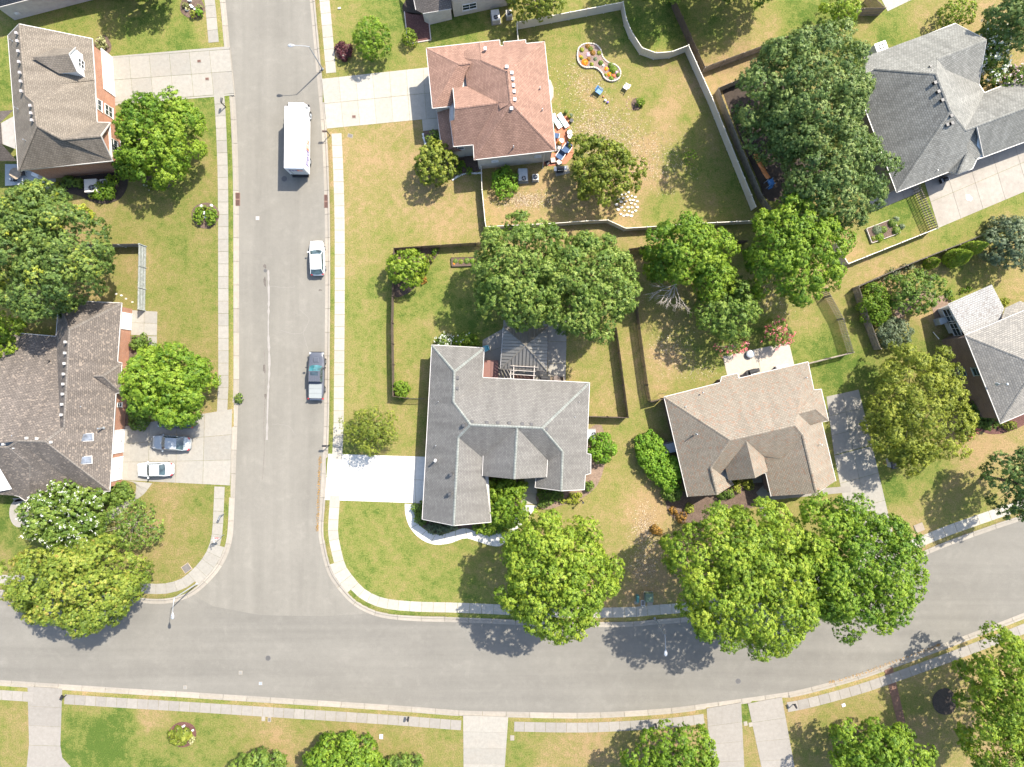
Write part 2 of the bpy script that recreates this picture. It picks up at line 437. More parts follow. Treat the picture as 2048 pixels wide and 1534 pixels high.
DRY = [(350,620,.5),(330,720,.62),(250,570,.55),(230,600,.75),(300,40,.22),(350,80,.2),(250,30,.35),(180,55,.45),(200,430,.72),(260,440,.5),(330,430,.5),(400,330,.45),(380,500,.42),(400,700,.55),(150,20,.4),
 (740,350,.85),(800,290,.8),(900,430,.9),(720,460,.68),(780,480,.6),(740,60,.3),(690,30,.6),(700,130,.5),(810,110,.55),(820,60,.15),(780,20,.2),(680,90,.55),
 (730,520,.5),(720,580,.35),(735,650,.42),(730,720,.4),(720,790,.55),(780,830,.6),(820,870,.55),(760,800,.5),
 (850,650,.42),(900,560,.3),(820,700,.5),(830,780,.55),(840,610,.25),(930,620,.2),
 (720,1060,.4),(760,1100,.38),(850,1150,.36),(950,1180,.4),(900,1110,.4),(980,1140,.45),(700,1120,.42),(800,1030,.42),
 (1210,760,.62),(1240,950,.6),(1200,1050,.62),(1290,1030,.95),(1290,1130,.95),(1230,1130,.65),(1262,750,.55),(1250,850,.55),(1215,690,.65),(1220,880,.6),(1300,1180,.9),
 (1330,720,.95),(1290,740,.8),(1400,760,.42),(1650,680,.08),(1680,700,.12),(1610,640,.55),(1300,650,.6),(1360,600,.6),(1550,620,.5),(1600,700,.2),(1410,710,.3),(1330,640,.7),(1520,640,.35),
 (1150,200,.6),(1120,150,.45),(1300,200,.55),(1340,170,.8),(1330,260,1.0),(1300,330,.98),(1270,390,.9),(1400,350,.35),(1380,280,.45),(1200,420,.8),(1030,400,1.0),(1060,420,.95),(1420,420,.5),(1200,120,.55),(1190,260,.72),(1240,230,.6),(1100,380,.85),(1240,180,.55),(1180,190,.8),(1450,390,.4),
 (1300,50,.12),(1320,30,.1),(1440,60,.3),(1480,60,.6),(1540,50,.75),(1600,20,.12),(1580,60,.15),(1520,110,.7),(1640,10,.2),
 (1450,150,1.0),(1500,130,1.0),(1425,165,.95),(1740,60,.5),(1800,40,.3),(1850,20,.55),(1700,70,.45),(1770,70,.2),(1790,90,.35),(1960,110,.6),(1990,60,.8),(2020,130,.7),(2000,180,.8),(1960,190,.95),
 (1745,480,.5),(1800,420,.1),(1850,480,.5),(1780,520,.75),(1700,560,.8),(1680,600,.65),(1950,430,.35),(1920,460,.45),(1700,500,.8),(1830,440,.15),(2030,390,.3),(2000,430,.6),
 (1950,560,.4),(2010,530,.75),(1850,560,.6),(1900,600,.4),(1730,640,.3),(1790,600,.95),(1750,590,.9),(1700,650,.35),(1860,610,.9),(1720,780,.25),(1660,750,.1),(1820,680,.45),
 (1960,910,.95),(2010,870,.9),(1850,1020,.6),(1830,1060,.75),(1900,980,.62),(1800,960,.2),(1850,970,.35),(1790,900,.2),(1950,1000,.5),(1810,1070,.8),(1980,950,.8),(1650,790,.3),
 (30,1450,.62),(20,1520,.6),(200,1480,.03),(250,1440,.06),(160,1500,.15),(300,1430,.85),(320,1500,.25),(430,1460,.3),(500,1440,.75),(560,1480,.85),(560,1430,.65),(700,1450,.7),(850,1480,.62),(900,1510,.5),(650,1440,.6),
 (1050,1480,.5),(1150,1480,.85),(1250,1480,.72),(1100,1510,.8),(1040,1500,.3),(1500,1480,.7),(1500,1530,.7),(1650,1420,.62),(1600,1450,.7),(1700,1400,.6),(1850,1450,.75),(1830,1400,.6),(1900,1500,.8),(1870,1350,.6),
 (370,1050,.72),(400,1000,.4),(330,1100,.7),(340,1020,.75),(20,1080,.2),(10,1120,.5),(60,1130,.2),(300,1150,.55),(410,1080,.4),(60,250,.3),(10,240,.4),(15,180,.2),
 (460,300,.15),(458,230,.15),(468,430,.25),(462,600,.4),(462,790,.75),(453,1000,.3),(455,1060,.35),(434,60,.55),(438,20,.6),
 (665,700,.45),(664,560,.5),(660,430,.7),(656,300,.8),(645,90,.55),(632,20,.6),(654,870,.3),(653,1050,.4),(655,1100,.55),(720,1222,.3),(850,1232,.3),(1000,1236,.2),(1300,1243,.5),
 (200,1385,.7),(350,1395,.4),(600,1412,.45),(900,1440,.35),(1080,1440,.6),(1250,1440,.85),(1340,1435,.9),(1700,1385,.8),(1600,1400,.85),(1900,1320,.85),(2000,1265,.75),(10,1378,.5),(1500,1418,.2),
 (1380,240,.5),(1290,250,.5),(1350,320,.4),(1310,410,.4),(1240,400,.85),(1180,290,.6),(1330,220,1.0),(1300,290,1.0),(1280,350,1.0),(1180,950,.6),(960,350,.6),(1010,345,.7),(880,400,.9),(1000,60,.5),(930,60,.1),(1250,640,.6)]
def lawn():
    fx = np.arange(-120, 2170, 6.5); fy = np.arange(-110, 1650, 6.5)
    gx = np.concatenate([[-9000, -3000, -900, -300], fx, [2500, 3200, 6000, 11000]])
    gy = np.concatenate([[-9000, -3000, -900, -300], fy, [2000, 2600, 5000, 10000]])
    X, Y = np.meshgrid(gx, gy); Z = np.zeros(X.shape)
    ins = inpoly(X, Y, road_poly); d = polydist(X, Y, road_poly)
    Z[ins | (d < 8.6)] = -.30
    num = np.zeros(X.shape); den = np.zeros(X.shape)
    for x, y, v in DRY:
        w = 1.0 / (((X - x) ** 2 + (Y - y) ** 2) / 900.0 + .15) ** 1.9
        num += w * v; den += w
    D = num / den
    # mown stripes on the corner lawns (grass laid two ways)
    rr = np.hypot(X - 1010, (Y - 980) * 1.15)
    corner = (X > 670) & (X < 1010) & (Y > 1010) & (Y < 1225)
    D = np.where(corner, D + .06 * np.sin(rr / 5.2), D)
    back = (X > 690) & (X < 940) & (Y > 400) & (Y < 480)
    D = np.where(back, D + .06 * np.sin((X + Y) / 5.0), D)
    back = (X > 790) & (X < 960) & (Y > 520) & (Y < 700)
    D = np.where(back, D + .06 * np.sin(np.hypot(X - 780, Y - 480) / 6.5), D)
    back = (X > 690) & (X < 780) & (Y > 490) & (Y < 860)
    D = np.where(back, D + .04 * np.sin(X / 4.6), D)
    ny, nx = X.shape
    co = np.stack([(X - 1024) / PPM, (767 - Y) / PPM, Z], -1).reshape(-1, 3)
    idx = np.arange(nx * ny).reshape(ny, nx)
    q = np.stack([idx[1:, :-1], idx[1:, 1:], idx[:-1, 1:], idx[:-1, :-1]], -1).reshape(-1, 4)
    me = bpy.data.meshes.new('lawn')
    me.vertices.add(len(co)); me.vertices.foreach_set('co', co.ravel())
    me.loops.add(q.size); me.loops.foreach_set('vertex_index', q.ravel())
    me.polygons.add(len(q)); me.polygons.foreach_set('loop_start', np.arange(0, q.size, 4)); me.polygons.foreach_set('loop_total', np.full(len(q), 4))
    a = me.attributes.new('dry', 'FLOAT', 'POINT'); a.data.foreach_set('value', D.ravel())
    # grass darkened by area; on the left lots this paints in dimmer cloud light
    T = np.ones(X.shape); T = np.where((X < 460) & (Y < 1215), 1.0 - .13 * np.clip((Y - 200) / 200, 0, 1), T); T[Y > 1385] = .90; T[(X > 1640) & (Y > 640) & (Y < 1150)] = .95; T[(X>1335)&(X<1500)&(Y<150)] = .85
    ta = me.attributes.new('lot_dimming', 'FLOAT', 'POINT'); ta.data.foreach_set('value', T.ravel())
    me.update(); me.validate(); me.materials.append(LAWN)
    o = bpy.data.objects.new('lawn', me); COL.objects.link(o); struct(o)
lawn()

def arclen(P):
    P = [Vector(W(x, y).to_2d()) for x, y in P]; s = [0]
    for i in range(1, len(P)): s.append(s[-1] + (P[i] - P[i-1]).length)
    return P, s
def at(P, s, t, side, off):
    for i in range(1, len(s)):
        if s[i] >= t or i == len(s) - 1: break
    u = (t - s[i-1]) / max(1e-6, s[i] - s[i-1]); p = P[i-1].lerp(P[i], u)
    def nrm(k):
        k = max(1, min(len(P) - 1, k)); d = (P[k] - P[k-1]).normalized(); return Vector((-d.y, d.x)) * side
    n = (nrm(i - 1) * (1 - u) + nrm(i) + nrm(i + 1) * u).normalized() if 0 < u < 1 else (nrm(i) + nrm(i + 1)).normalized()
    return p + n * off
def toPx(p): return (p.x * PPM + 1024, 767 - p.y * PPM)
def edge_run(line, side, name_mat, driveways, skipwalk, sw0=20, sw1=40.5, slab=1.55, kerbpar=None, walkpar=None, ramps=()):
    P, s = arclen(line); L = s[-1]
    mat = name_mat
    t = 0.0
    while t < L - .1:                       # kerb: gutter pan + raised kerb, 3 m castings
        t1 = min(L, t + 3.05)
        mid = toPx(at(P, s, (t + t1) / 2, side, .3)); low = driveways(mid)
        if -60 < mid[0] < 2110 and -60 < mid[1] < 1600:
            b = MB(); K = 3
            tt = [t + .02 + (t1 - t - .04) * k / K for k in range(K + 1)]
            zt = RZ + .03 if low else .012
            prof = [(-.02, RZ - .1), (-.02, RZ + .006), (.36, RZ + .002), (.44, zt), (.66, zt), (.66, -.25)]
            rows = []
            for q in tt:
                rows.append([at(P, s, q, side, o).to_3d() + Vector((0, 0, z)) for o, z in prof])
            for k in range(K):
                for j in range(len(prof) - 1):
                    f = [rows[k][j], rows[k+1][j], rows[k+1][j+1], rows[k][j+1]]
                    if side > 0: f.reverse()
                    b.poly(f)
            for r_, rv in ((rows[0], False), (rows[-1], True)): b.poly(list(reversed(r_)) if rv else r_)
            b.build('kerb_stone', KERB, kerbpar)
        t = t1
    t = 0.0
    while t < L - .1:                       # pavement slabs
        t1 = min(L, t + slab)
        mid = toPx(at(P, s, (t + t1) / 2, side, M((sw0 + sw1) / 2)))
        if -40 < mid[0] < 2090 and -40 < mid[1] < 1580 and not skipwalk(mid):
            g = .018; i0 = M(sw0)
            if ramps and ramps(mid): i0 = .67
            q = [at(P, s, t + g, side, i0), at(P, s, t1 - g, side, i0), at(P, s, t1 - g, side, M(sw1)), at(P, s, t + g, side, M(sw1))]
            b = MB(); b.prism([(p.x, p.y) for p in q], -.2, .028 + random.uniform(-.003, .003))
            b.build('paving_slab', mat, walkpar)
        t = t1
def par(name):
    o = bpy.data.objects.new(name, None); COL.objects.link(o); o['kind'] = 'structure'; return o
kerbs = par('kerb'); walks = par('pavement')
def dW(p): x, y = p; return x > 380 and (93 < y < 192 or 816 < y < 972)
def dE(p): x, y = p; return y < 1050 and (157 < y < 259 or 907 < y < 1000) or (1745 < x < 1806)
def dS(p): x, y = p; return 58 < x < 126 or 926 < x < 1018 or 1412 < x < 1483 or 1496 < x < 1565
edge_run(west, -1, CONC, dW, lambda p: dW(p), 20, 40.5, 1.6, kerbs, walks, lambda p: p[0] > 380 and 1092 < p[1] < 1172 and p[0] < 470)
edge_run(east, 1, CONC_WARM, dE, lambda p: dE(p), 19.5, 39.5, 1.55, kerbs, walks, lambda p: 1120 < p[1] < 1212 and 650 < p[0] < 715)
edge_run(south, -1, CONC_GREY, dS, lambda p: dS(p), 18.5, 38, 1.35, kerbs, walks)
dgr = MB()
for x0, y0, x1, y1 in ((383,1190,0,0),): pass

def drive(name, corners, n, m, mat, gap=.02, z=.024, parent=None, skip=()):
    """a slab field: corners a,b,c,d in photo pixels (ground), n joints along a-b, m along b-c"""
    p = parent or par(name)
    a, b_, c, d = [Vector(q) for q in corners]
    def bil(u, v): return (a.lerp(b_, u)).lerp(d.lerp(c, u), v)
    g = gap * PPM
    for i in range(n):
        for j in range(m):
            if (i, j) in skip: continue
            q = [bil(i / n, j / m), bil((i + 1) / n, j / m), bil((i + 1) / n, (j + 1) / m), bil(i / n, (j + 1) / m)]
            ce = sum(q, Vector((0, 0))) / 4
            q = [k + (ce - k).normalized() * g * 1.2 for k in q]
            mb = MB(); mb.prism([W(k.x, k.y).to_2d()[:] for k in q], -.15, z + random.uniform(-.002, .002))
            mb.build('concrete_slab', mat, p)
    return p
def slabpoly(pts, mat, parent, z=.024, name='concrete_slab', z0=-.15):
    o = MB(); o.prism([W(x, y).to_2d()[:] for x, y in pts], z0, z)
    return o.build(name, mat, parent)
def pathslabs(outer, inner, n, mat, parent, z=.024):
    """slabs between two edge curves of a curved path"""
    def res(P, n):
        s = [0]
        for i in range(1, len(P)): s.append(s[-1] + math.dist(P[i], P[i-1]))
        out = []
        for k in range(n + 1):
            t = s[-1] * k / n
            for i in range(1, len(P)):
                if s[i] >= t - 1e-6: break
            u = (t - s[i-1]) / max(1e-6, s[i] - s[i-1]); out.append(Vector(P[i-1]).lerp(Vector(P[i]), u))
        return out
    o = res(catmull(outer), n * 3); i_ = res(catmull(inner), n * 3)
    for k in range(n):
        a = o[3*k:3*k+4]; b = i_[3*k:3*k+4]
        e = .3
        a = [q.copy() for q in a]; b = [q.copy() for q in b]
        a[0] = a[0].lerp(a[1], .05); a[3] = a[3].lerp(a[2], .05); b[0] = b[0].lerp(b[1], .05); b[3] = b[3].lerp(b[2], .05)
        slabpoly([tuple(q) for q in a + list(reversed(b))], mat, parent, z)

# driveways (ground, photo px). Aprons cross the verge to the kerb.
dA = drive('driveway', [(218,116),(459,98.5),(468,187),(226,205)], 6, 2, CONC)
slabpoly([(459.5,94),(449,93.5),(219,113),(219,116),(459,98)], CONC, dA)
slabpoly([(242,208.5),(468,190.5),(468,187.5),(226,205.5),(230,212)], CONC, dA)
dB = drive('driveway', [(243,853),(464.8,818),(459.8,971),(243,960)], 4, 3, CONC)
wB = par('garden_path')
pathslabs([(305,966),(296,978),(287,988.8),(268,1003),(246.6,1022),(228,1036),(211,1053)], [(250,961),(270,966),(272,981),(264,994),(240,1008),(224,1018),(208,1032)], 8, CONC, wB)
slabpoly(blob(38,1026,19,29,20,.02,3), CONC, wB); slabpoly([(25,996),(52,996),(52,1000),(30,1004)], CONC, wB)
drive('parking_pad', [(262,620),(315,623),(314,671.5),(262,670)], 2, 2, CONC)
slabpoly([(296,672.5),(314,672.5),(313,696),(296,694)], CONC, bpy.data.objects['parking_pad'])
dC = drive('driveway', [(643.5,157.5),(880,132),(886,235),(653.5,257.5)], 7, 2, CONC_WARM)
slabpoly([(844,239),(884,236),(884,262),(847,270)], CONC_WARM, dC)
dG = drive('driveway', [(656.5,907.3),(876,914),(876,1008),(649.5,1000)], 5, 2, CONC_WHITE)
wG = par('garden_path')
pathslabs([(809.5,1007),(811,1030),(820,1055),(840,1077),(868,1089),(900,1086.5),(930,1076.5),(958,1084),(985,1092),(1003,1091),(1014,1079),(1030,1062),(1052,1040),(1075,1011)],
          [(830,1009),(829,1030),(837,1048),(856,1063),(880,1069.5),(905,1063),(930,1056.5),(955,1065),(976,1070.5),(995,1066),(1012,1052),(1026,1042),(1036,1026),(1041.5,1008.5)], 14, CONC_WHITE, wG)
drive('entry_walk', [(1051,945),(1073,945),(1074.5,1009.5),(1042,1007)], 1, 3, CONC_WARM)
dH = drive('driveway', [(1652.6,793),(1717.4,779),(1744,890),(1668,910)], 2, 3, CONC)
drive('x', [(1668.3,911),(1744.3,891),(1783,1055),(1702,1078)], 2, 3, CONC, parent=dH)
drive('x', [(1702.3,1079),(1783.3,1056),(1803,1126),(1753,1145)], 1, 2, CONC, parent=dH)
wH = par('garden_path')
slabpoly([(1534,985),(1700,972),(1702,984),(1540,1000)], CONC_GREY, wH); slabpoly([(1503,950),(1532,950),(1534,984),(1545,1030),(1525,1035),(1510,985)], CONC_GREY, wH)
dN = drive('driveway', [(1845,352),(2070,255),(2100,362),(1877,456)], 5, 2, CONC_OLD)
drive('patio', [(1745,424),(1841,384),(1830,350),(1736,392)], 3, 1, CONC_OLD)
pH = drive('patio', [(1445,712),(1578,684),(1590,735),(1458,768)], 2, 1, slabmat('cream_patio_concrete', (.40, .345, .28), stain_amt=.3))
pG = drive('patio', [(965,680),(1006,657),(1006,765),(963,765)], 1, 3, CONC)
drive('x', [(1006.5,640),(1095,640),(1095,765),(1006.5,765)], 2, 3, CONC, parent=pG)
drive('x', [(1095.5,640),(1134,640),(1131,770),(1095.5,770)], 1, 3, CONC, parent=pG)
dS1 = drive('driveway', [(55,1373),(125,1377),(121,1492),(58,1490)], 1, 3, CONC_GREY)
slabpoly([(58,1490.3),(121,1492.3),(124.6,1515),(142,1534),(160,1560),(50,1560),(54,1530)], CONC_GREY, dS1)
drive('driveway', [(926,1431),(1017,1433.5),(1008,1560),(927,1560)], 1, 4, CONC)
drive('driveway', [(1413,1417),(1482.5,1405),(1490,1560),(1422,1560)], 1, 4, CONC_GREY)
drive('driveway', [(1495.5,1407),(1564,1394),(1594,1560),(1528,1560)], 1, 4, CONC_GREY)
drive('brick_path', [(1768.5,1340),(1785,1333),(1838,1560),(1823,1560)], 1, 8, BRICKPATH)
wA = drive('garden_path', [(91,352),(111,352),(115,402),(93,402)], 1, 2, CONC_GREY)
drive('patio', [(10,328),(92,328),(90,366),(10,372)], 2, 1, slabmat('bluish_patio_concrete', (.40, .42, .42), stain_amt=.1))
drive('driveway', [(1758,-10),(1850,-40),(1860,-18),(1775,23)], 2, 1, CONC_WARM)
tP = drive('patio', [(1110,232),(1137,232),(1147,305),(1110,305)], 2, 4, BRICKPATIO, z=.05, gap=.012)
slabpoly([(1088,306),(1147,306),(1146,312),(1132,328),(1100,332),(1086,330)], BRICKPATIO, tP, z=.05)

# mulch beds: ground sheets with a small height
beds = []
def bed(pts, mat, z=.035, name='mulch_bed'):
    o = MB(); o.prism([W(x, y).to_2d()[:] for x, y in pts], -.1, z); q = o.build(name, mat); struct(q); return q
bed(catmull([(112,370),(150,352),(240,345),(256,362),(248,388),(232,402),(206,408),(180,402),(160,392),(130,384),(112,376)],3), MULCH_DARK)
bed(blob(320,355,27,24,22,.04,1), MULCH)
bed(blob(385,14,25,24,24,.05,2), MULCH)
bed(blob(411,431,27,27,24,.03,3), MULCH)
bed([(262,672),(294,672),(294,690),(283,700),(283,850),(250,852),(250,700)], MULCH)
bed(catmull([(830,1009.5),(846,1008),(848,1030),(870,1040),(980,1035),(985,970),(1044,960),(1041,1006),(1034,1026),(1022,1042),(1010,1051),(994,1064),(976,1069),(955,1063),(930,1055),(905,1061),(880,1067.5),(857,1061),(838,1046),(830,1030),(830,1009.5)],2), MULCH)
bed(catmull([(1075.5,1009),(1073,985),(1120,975),(1165,975),(1165,900),(1178,858),(1203,850),(1212,890),(1209,930),(1195,970),(1165,996),(1130,1008),(1100,1018),(1085,1018),(1075.5,1009)],2), MULCH_PALE)
bed(catmull([(1335,880),(1345,960),(1375,985),(1480,970),(1530,965),(1512,985),(1520,1010),(1450,1030),(1380,1050),(1340,1030),(1330,1000),(1310,950),(1280,920),(1300,880),(1335,880)],2), MULCH)
bed([(846,262),(880,258),(905,300),(955,318),(962,340),(930,350),(905,352),(880,360),(850,350),(850,310)], MULCH)
bed(catmull([(787,497),(840,492),(880,495),(868,520),(850,545),(830,575),(805,592),(786,590),(785,540),(787,497)],2), MULCH)
bed([(809,24),(857,30),(862,80),(816,88)], MULCH_RED)
bed(blob(365,1469,29,25,24,.03,5), MULCH_RED)
bed(blob(1889,1403,25,26,24,.03,6), MULCH_DARK)
bed(blob(686,103,17,17,20,.05,7), MULCH)
bed(blob(205,92,17,22,20,.05,8), MULCH)
bed(catmull([(1445,182),(1490,158),(1540,150),(1620,200),(1650,330),(1600,400),(1535,400),(1520,370),(1490,300),(1462,230),(1445,182)],2), MULCH_DARK)
bed(blob(1273,208,11,12,18,.05,10), MULCH)
bed(catmull([(840,1),(812,0),(806,24),(842,30)],2), MULCH_DARK)
bed(catmull([(1785,625),(1840,580),(1870,590),(1905,595),(1893,620),(1870,640),(1860,600),(1830,610),(1800,640)],2), MULCH_PALE)
bed(catmull([(1925,830),(1960,862),(2000,868),(2048,850),(2060,830),(2000,820),(1950,800)],2), MULCH_RED)
# ------------------------------------------------------------------ houses
def inset(poly, d):
    """poly: list of 2D world points; offset inward by d"""
    P = [Vector(p) for p in poly]; n = len(P)
    a = sum(P[k].x * P[(k+1) % n].y - P[(k+1) % n].x * P[k].y for k in range(n))
    if a < 0: P.reverse()
    out = []
    for k in range(n):
        p0, p1, p2 = P[k-1], P[k], P[(k+1) % n]
        d1 = (p1 - p0).normalized(); d2 = (p2 - p1).normalized()
        n1 = Vector((-d1.y, d1.x)); n2 = Vector((-d2.y, d2.x))
        b = n1 + n2
        if b.length < .2: out.append(p1 + n1 * d); continue
        b.normalize(); out.append(p1 + b * min(d / max(.35, b.dot(n1)), d * 2.2))
    return out, (a < 0)
def uvface(mb, pts, flip_up=True):
    P = [Vector(p) for p in pts]; n = Vector((0, 0, 0)); k = len(P)
    for i in range(k):
        a, b = P[i], P[(i+1) % k]; n += Vector(((a.y-b.y)*(a.z+b.z), (a.z-b.z)*(a.x+b.x), (a.x-b.x)*(a.y+b.y)))
    n.normalize()
    if flip_up and n.z < 0: P.reverse(); n = -n
    u = Vector((0, 0, 1)).cross(n)
    u = Vector((1, 0, 0)) if u.length < .05 else u.normalized()
    v = n.cross(u)
    mb.poly(P, [(p.dot(u), p.dot(v)) for p in P])
def walls(name, pts, z1, mat, parent, z0=-.2):
    mb = MB(); n = len(pts)
    for k in range(n):
        a, b = pts[k], pts[(k+1) % n]; L = (Vector(b) - Vector(a)).length
        off = k * 3.1
        mb.poly([(a[0], a[1], z0), (b[0], b[1], z0), (b[0], b[1], z1), (a[0], a[1], z1)],
                [(off, z0), (off + L, z0), (off + L, z1), (off, z1)])
    return mb.build(name, mat, parent)
def v3(p): return W(*p)
def flatn(o):
    me = o.data; ns = []
    for p in me.polygons: ns += [tuple(p.normal)] * p.loop_total
    me.normals_split_custom_set(ns); return o
def house(name, label, outline, ze, planes, roofm, wallm, ridges=(), gables=(), rakes=(), overhang=.40, ridge_mat=None, gutters=True, base=None, gable_mat=None, skip_g=(), cat='house', nowalls=False):
    o2 = [W(x, y, ze).to_2d() for x, y in outline]
    c = sum(o2, Vector((0, 0))) / len(o2)
    root = thing(name, (c.x, c.y, 0), label, cat)
    ins, rev = inset(o2, overhang)
    if not nowalls: walls('wall', ins, ze - .02, wallm, root)
    ro = MB()
    for pl in planes: uvface(ro, [v3(p) for p in pl])
    roof = flatn(ro.build('roof', roofm, root, smooth=True))
    # soffit
    bm = bmesh.new(); f = bm.faces.new([bm.verts.new((p.x, p.y, ze - .06)) for p in inset(o2, .01)[0]]); bm.normal_update(); bmesh.ops.triangulate(bm, faces=[f])
    me = bpy.data.meshes.new('soffit'); bm.to_mesh(me); bm.free(); me.materials.append(SOFFIT)
    for v in me.vertices: v.co.x -= c.x; v.co.y -= c.y
    so = bpy.data.objects.new('soffit', me); COL.objects.link(so); so.parent = root
    n = len(outline)
    if gutters:
        for k in range(n):
            if k in skip_g: continue
            a, b = o2[k], o2[(k+1) % n]; d = b - a; L = d.length
            if L < .3: continue
            d.normalize(); nn = Vector((-d.y, d.x)); 
            # outward test
            s = 1
            cc = inset(o2, .05)[0]
            mid = (a + b) / 2
            if min((mid + nn * .05 - q).length for q in [mid]) and pt_in((mid + nn * .1), o2): s = -1
            g = MB(); g.box((mid.x + nn.x * s * .03, mid.y + nn.y * s * .03, ze - .055), (L + .05, .07, .12), math.atan2(d.y, d.x))
            g.build('gutter', GUTTER, root)
    for a, b in rakes:
        p, q = v3(a), v3(b); d = q - p; L = d.length; m = (p + q) / 2
        g = MB(); t = .035; h = Vector((-d.y, d.x, 0)).normalized() * t
        up = Vector((0, 0, .03)); dn = Vector((0, 0, -.20))
        pts = [p - h + dn, q - h + dn, q + h + dn, p + h + dn, p - h + up, q - h + up, q + h + up, p + h + up]
        i = len(g.v); g.v += [tuple(x) for x in pts]
        for f_ in ((0,3,2,1),(4,5,6,7),(0,1,5,4),(1,2,6,5),(2,3,7,6),(3,0,4,7)): g.f.append(tuple(i + x for x in f_)); g.uv.append(None)
        g.build('rake_board', GUTTER, root)
    for gb in gables:
        P = [v3(p) for p in gb]
        ctr = Vector((c.x, c.y, 0)); m = sum(P, Vector()) / len(P)
        e = (P[-1] - P[0]); nn = Vector((-e.y, e.x, 0)).normalized()
        if (ctr - m).dot(nn) < 0: nn = -nn
        P = [p + nn * .32 - Vector((0, 0, .05)) for p in P]
        g = MB(); uvface(g, P, False); g.build('gable', gable_mat or wallm, root)
    for poly in ridges:
        for k in range(len(poly) - 1):
            p, q = v3(poly[k]), v3(poly[k+1]); d = (q - p); L = d.length
            if L < .2: continue
            h = Vector((-d.y, d.x, 0)).normalized() * .15; g = MB(); up = Vector((0, 0, .045)); dn = Vector((0, 0, -.045))
            g.poly([p + h + dn, p + up, q + up, q + h + dn], [(0, 0), (0, .15), (L, .15), (L, 0)])
            g.poly([p + up, p - h + dn, q - h + dn, q + up], [(0, 0), (0, .15), (L, .15), (L, 0)])
            o = g.build('ridge_cap', ridge_mat or roofm, roof)
    root['_z'] = ze
    return root, roof, ins
def pt_in(p, poly):
    ins = False; n = len(poly); j = n - 1
    for i in range(n):
        a, b = poly[i], poly[j]
        if (a.y > p.y) != (b.y > p.y) and p.x < (b.x - a.x) * (p.y - a.y) / (b.y - a.y) + a.x: ins = not ins
        j = i
    return ins
def vent(roof, px, py, z, rz=0, mat=None, s=.36, h=.24, slope=0):
    p = W(px, py, z); b = MB(); b.box((p.x, p.y, p.z + h * .35), (s, s, h), rz, top=(.85, .85)); b.box((p.x, p.y, p.z + h * .35 + h / 2 + .015), (s * 1.02, s * 1.02, .03), rz)
    b.build('roof_vent', mat or VENTG, roof)
def pipe(roof, px, py, z, h=.45, r=.05, mat=None, name='vent_pipe'):
    p = W(px, py, z); b = MB(); b.cyl((p.x, p.y, p.z - .1), r * 2.0, .16, 10, r * 1.2); b.cyl((p.x, p.y, p.z), r, h, 10); b.build(name, mat or METAL, roof)
def edge_of(ins, i):
    a, b = ins[i % len(ins)], ins[(i + 1) % len(ins)]; return a, b
def near_edge(ins, px, py, z=0):
    """wall edge nearest a photographed point at height z -> (a, b, t)"""
    p = W(px, py, z).to_2d(); best = None
    for i in range(len(ins)):
        a, b = ins[i], ins[(i+1) % len(ins)]; d = b - a; t = max(0, min(1, (p - a).dot(d) / max(1e-6, d.length_squared)))
        q = a + d * t; dd = (q - p).length
        if best is None or dd < best[0]: best = (dd, a, b, q)
    return best[1:]
def outward(a, b, ins):
    d = (b - a).normalized(); n = Vector((d.y, -d.x)); m = (a + b) / 2
    if pt_in(m + n * .15, ins): n = -n
    return d, n
def window(root, ins, px, py, z, w=1.0, h=1.4, mull=1, frame=None, name='window', glass=None):
    a, b, q = near_edge(ins, px, py, z); d, n = outward(a, b, ins); rz = math.atan2(d.y, d.x)
    f = MB(); c = (q.x + n.x * .03, q.y + n.y * .03)
    for s in (-1, 1):
        f.box((c[0] + d.x * s * w / 2, c[1] + d.y * s * w / 2, z), (.08, .09, h + .08), rz)
        f.box((c[0], c[1], z + s * h / 2), (w, .09, .08), rz)
    f.box((c[0], c[1], z), (w, .07, .045), rz)
    for k in range(1, mull): f.box((c[0] + d.x * w * (k / mull - .5), c[1] + d.y * w * (k / mull - .5), z), (.05, .07, h), rz)
    fr = f.build(name, frame or WHITE, root)
    for k in range(mull):
        g = MB(); o = w * ((k + .5) / mull - .5)
        g.box((q.x + n.x * .012 + d.x * o, q.y + n.y * .012 + d.y * o, z), (w / mull - .06, .03, h - .06), rz); g.build('pane', glass or GLASS, fr)
    s = MB(); s.box((c[0] + n.x * .04, c[1] + n.y * .04, z - h / 2 - .07), (w + .2, .14, .06), rz); s.build('sill', SOFFIT, fr)
    return fr
def garage(root, ins, px, py, w=4.8, h=2.15, mat=None):
    a, b, q = near_edge(ins, px, py, 0); d, n = outward(a, b, ins); rz = math.atan2(d.y, d.x)
    f = MB()
    for s in (-1, 1): f.box((q.x + n.x * .03 + d.x * s * (w / 2 + .06), q.y + n.y * .03 + d.y * s * (w / 2 + .06), h / 2), (.12, .12, h), rz)
    f.box((q.x + n.x * .03, q.y + n.y * .03, h + .07), (w + .24, .12, .14), rz)
    fr = f.build('garage_door', WHITE, root)
    for k in range(4):
        g = MB(); g.box((q.x + n.x * .02, q.y + n.y * .02, h * (k + .5) / 4), (w - .02, .05, h / 4 - .025), rz); g.build('door_panel', mat or WHITE, fr)
    g = MB(); g.box((q.x + n.x * .07, q.y + n.y * .07, h * .32), (.16, .05, .05), rz); g.build('handle', BLACK, fr)
    return fr
def downspout(root, px, py, z1):
    p = W(px, py, 0); b = MB(); b.box((p.x, p.y, z1 / 2), (.09, .08, z1)); b.box((p.x, p.y - .2, .06), (.09, .4, .07)); b.build('downspout', GUTTER, root)

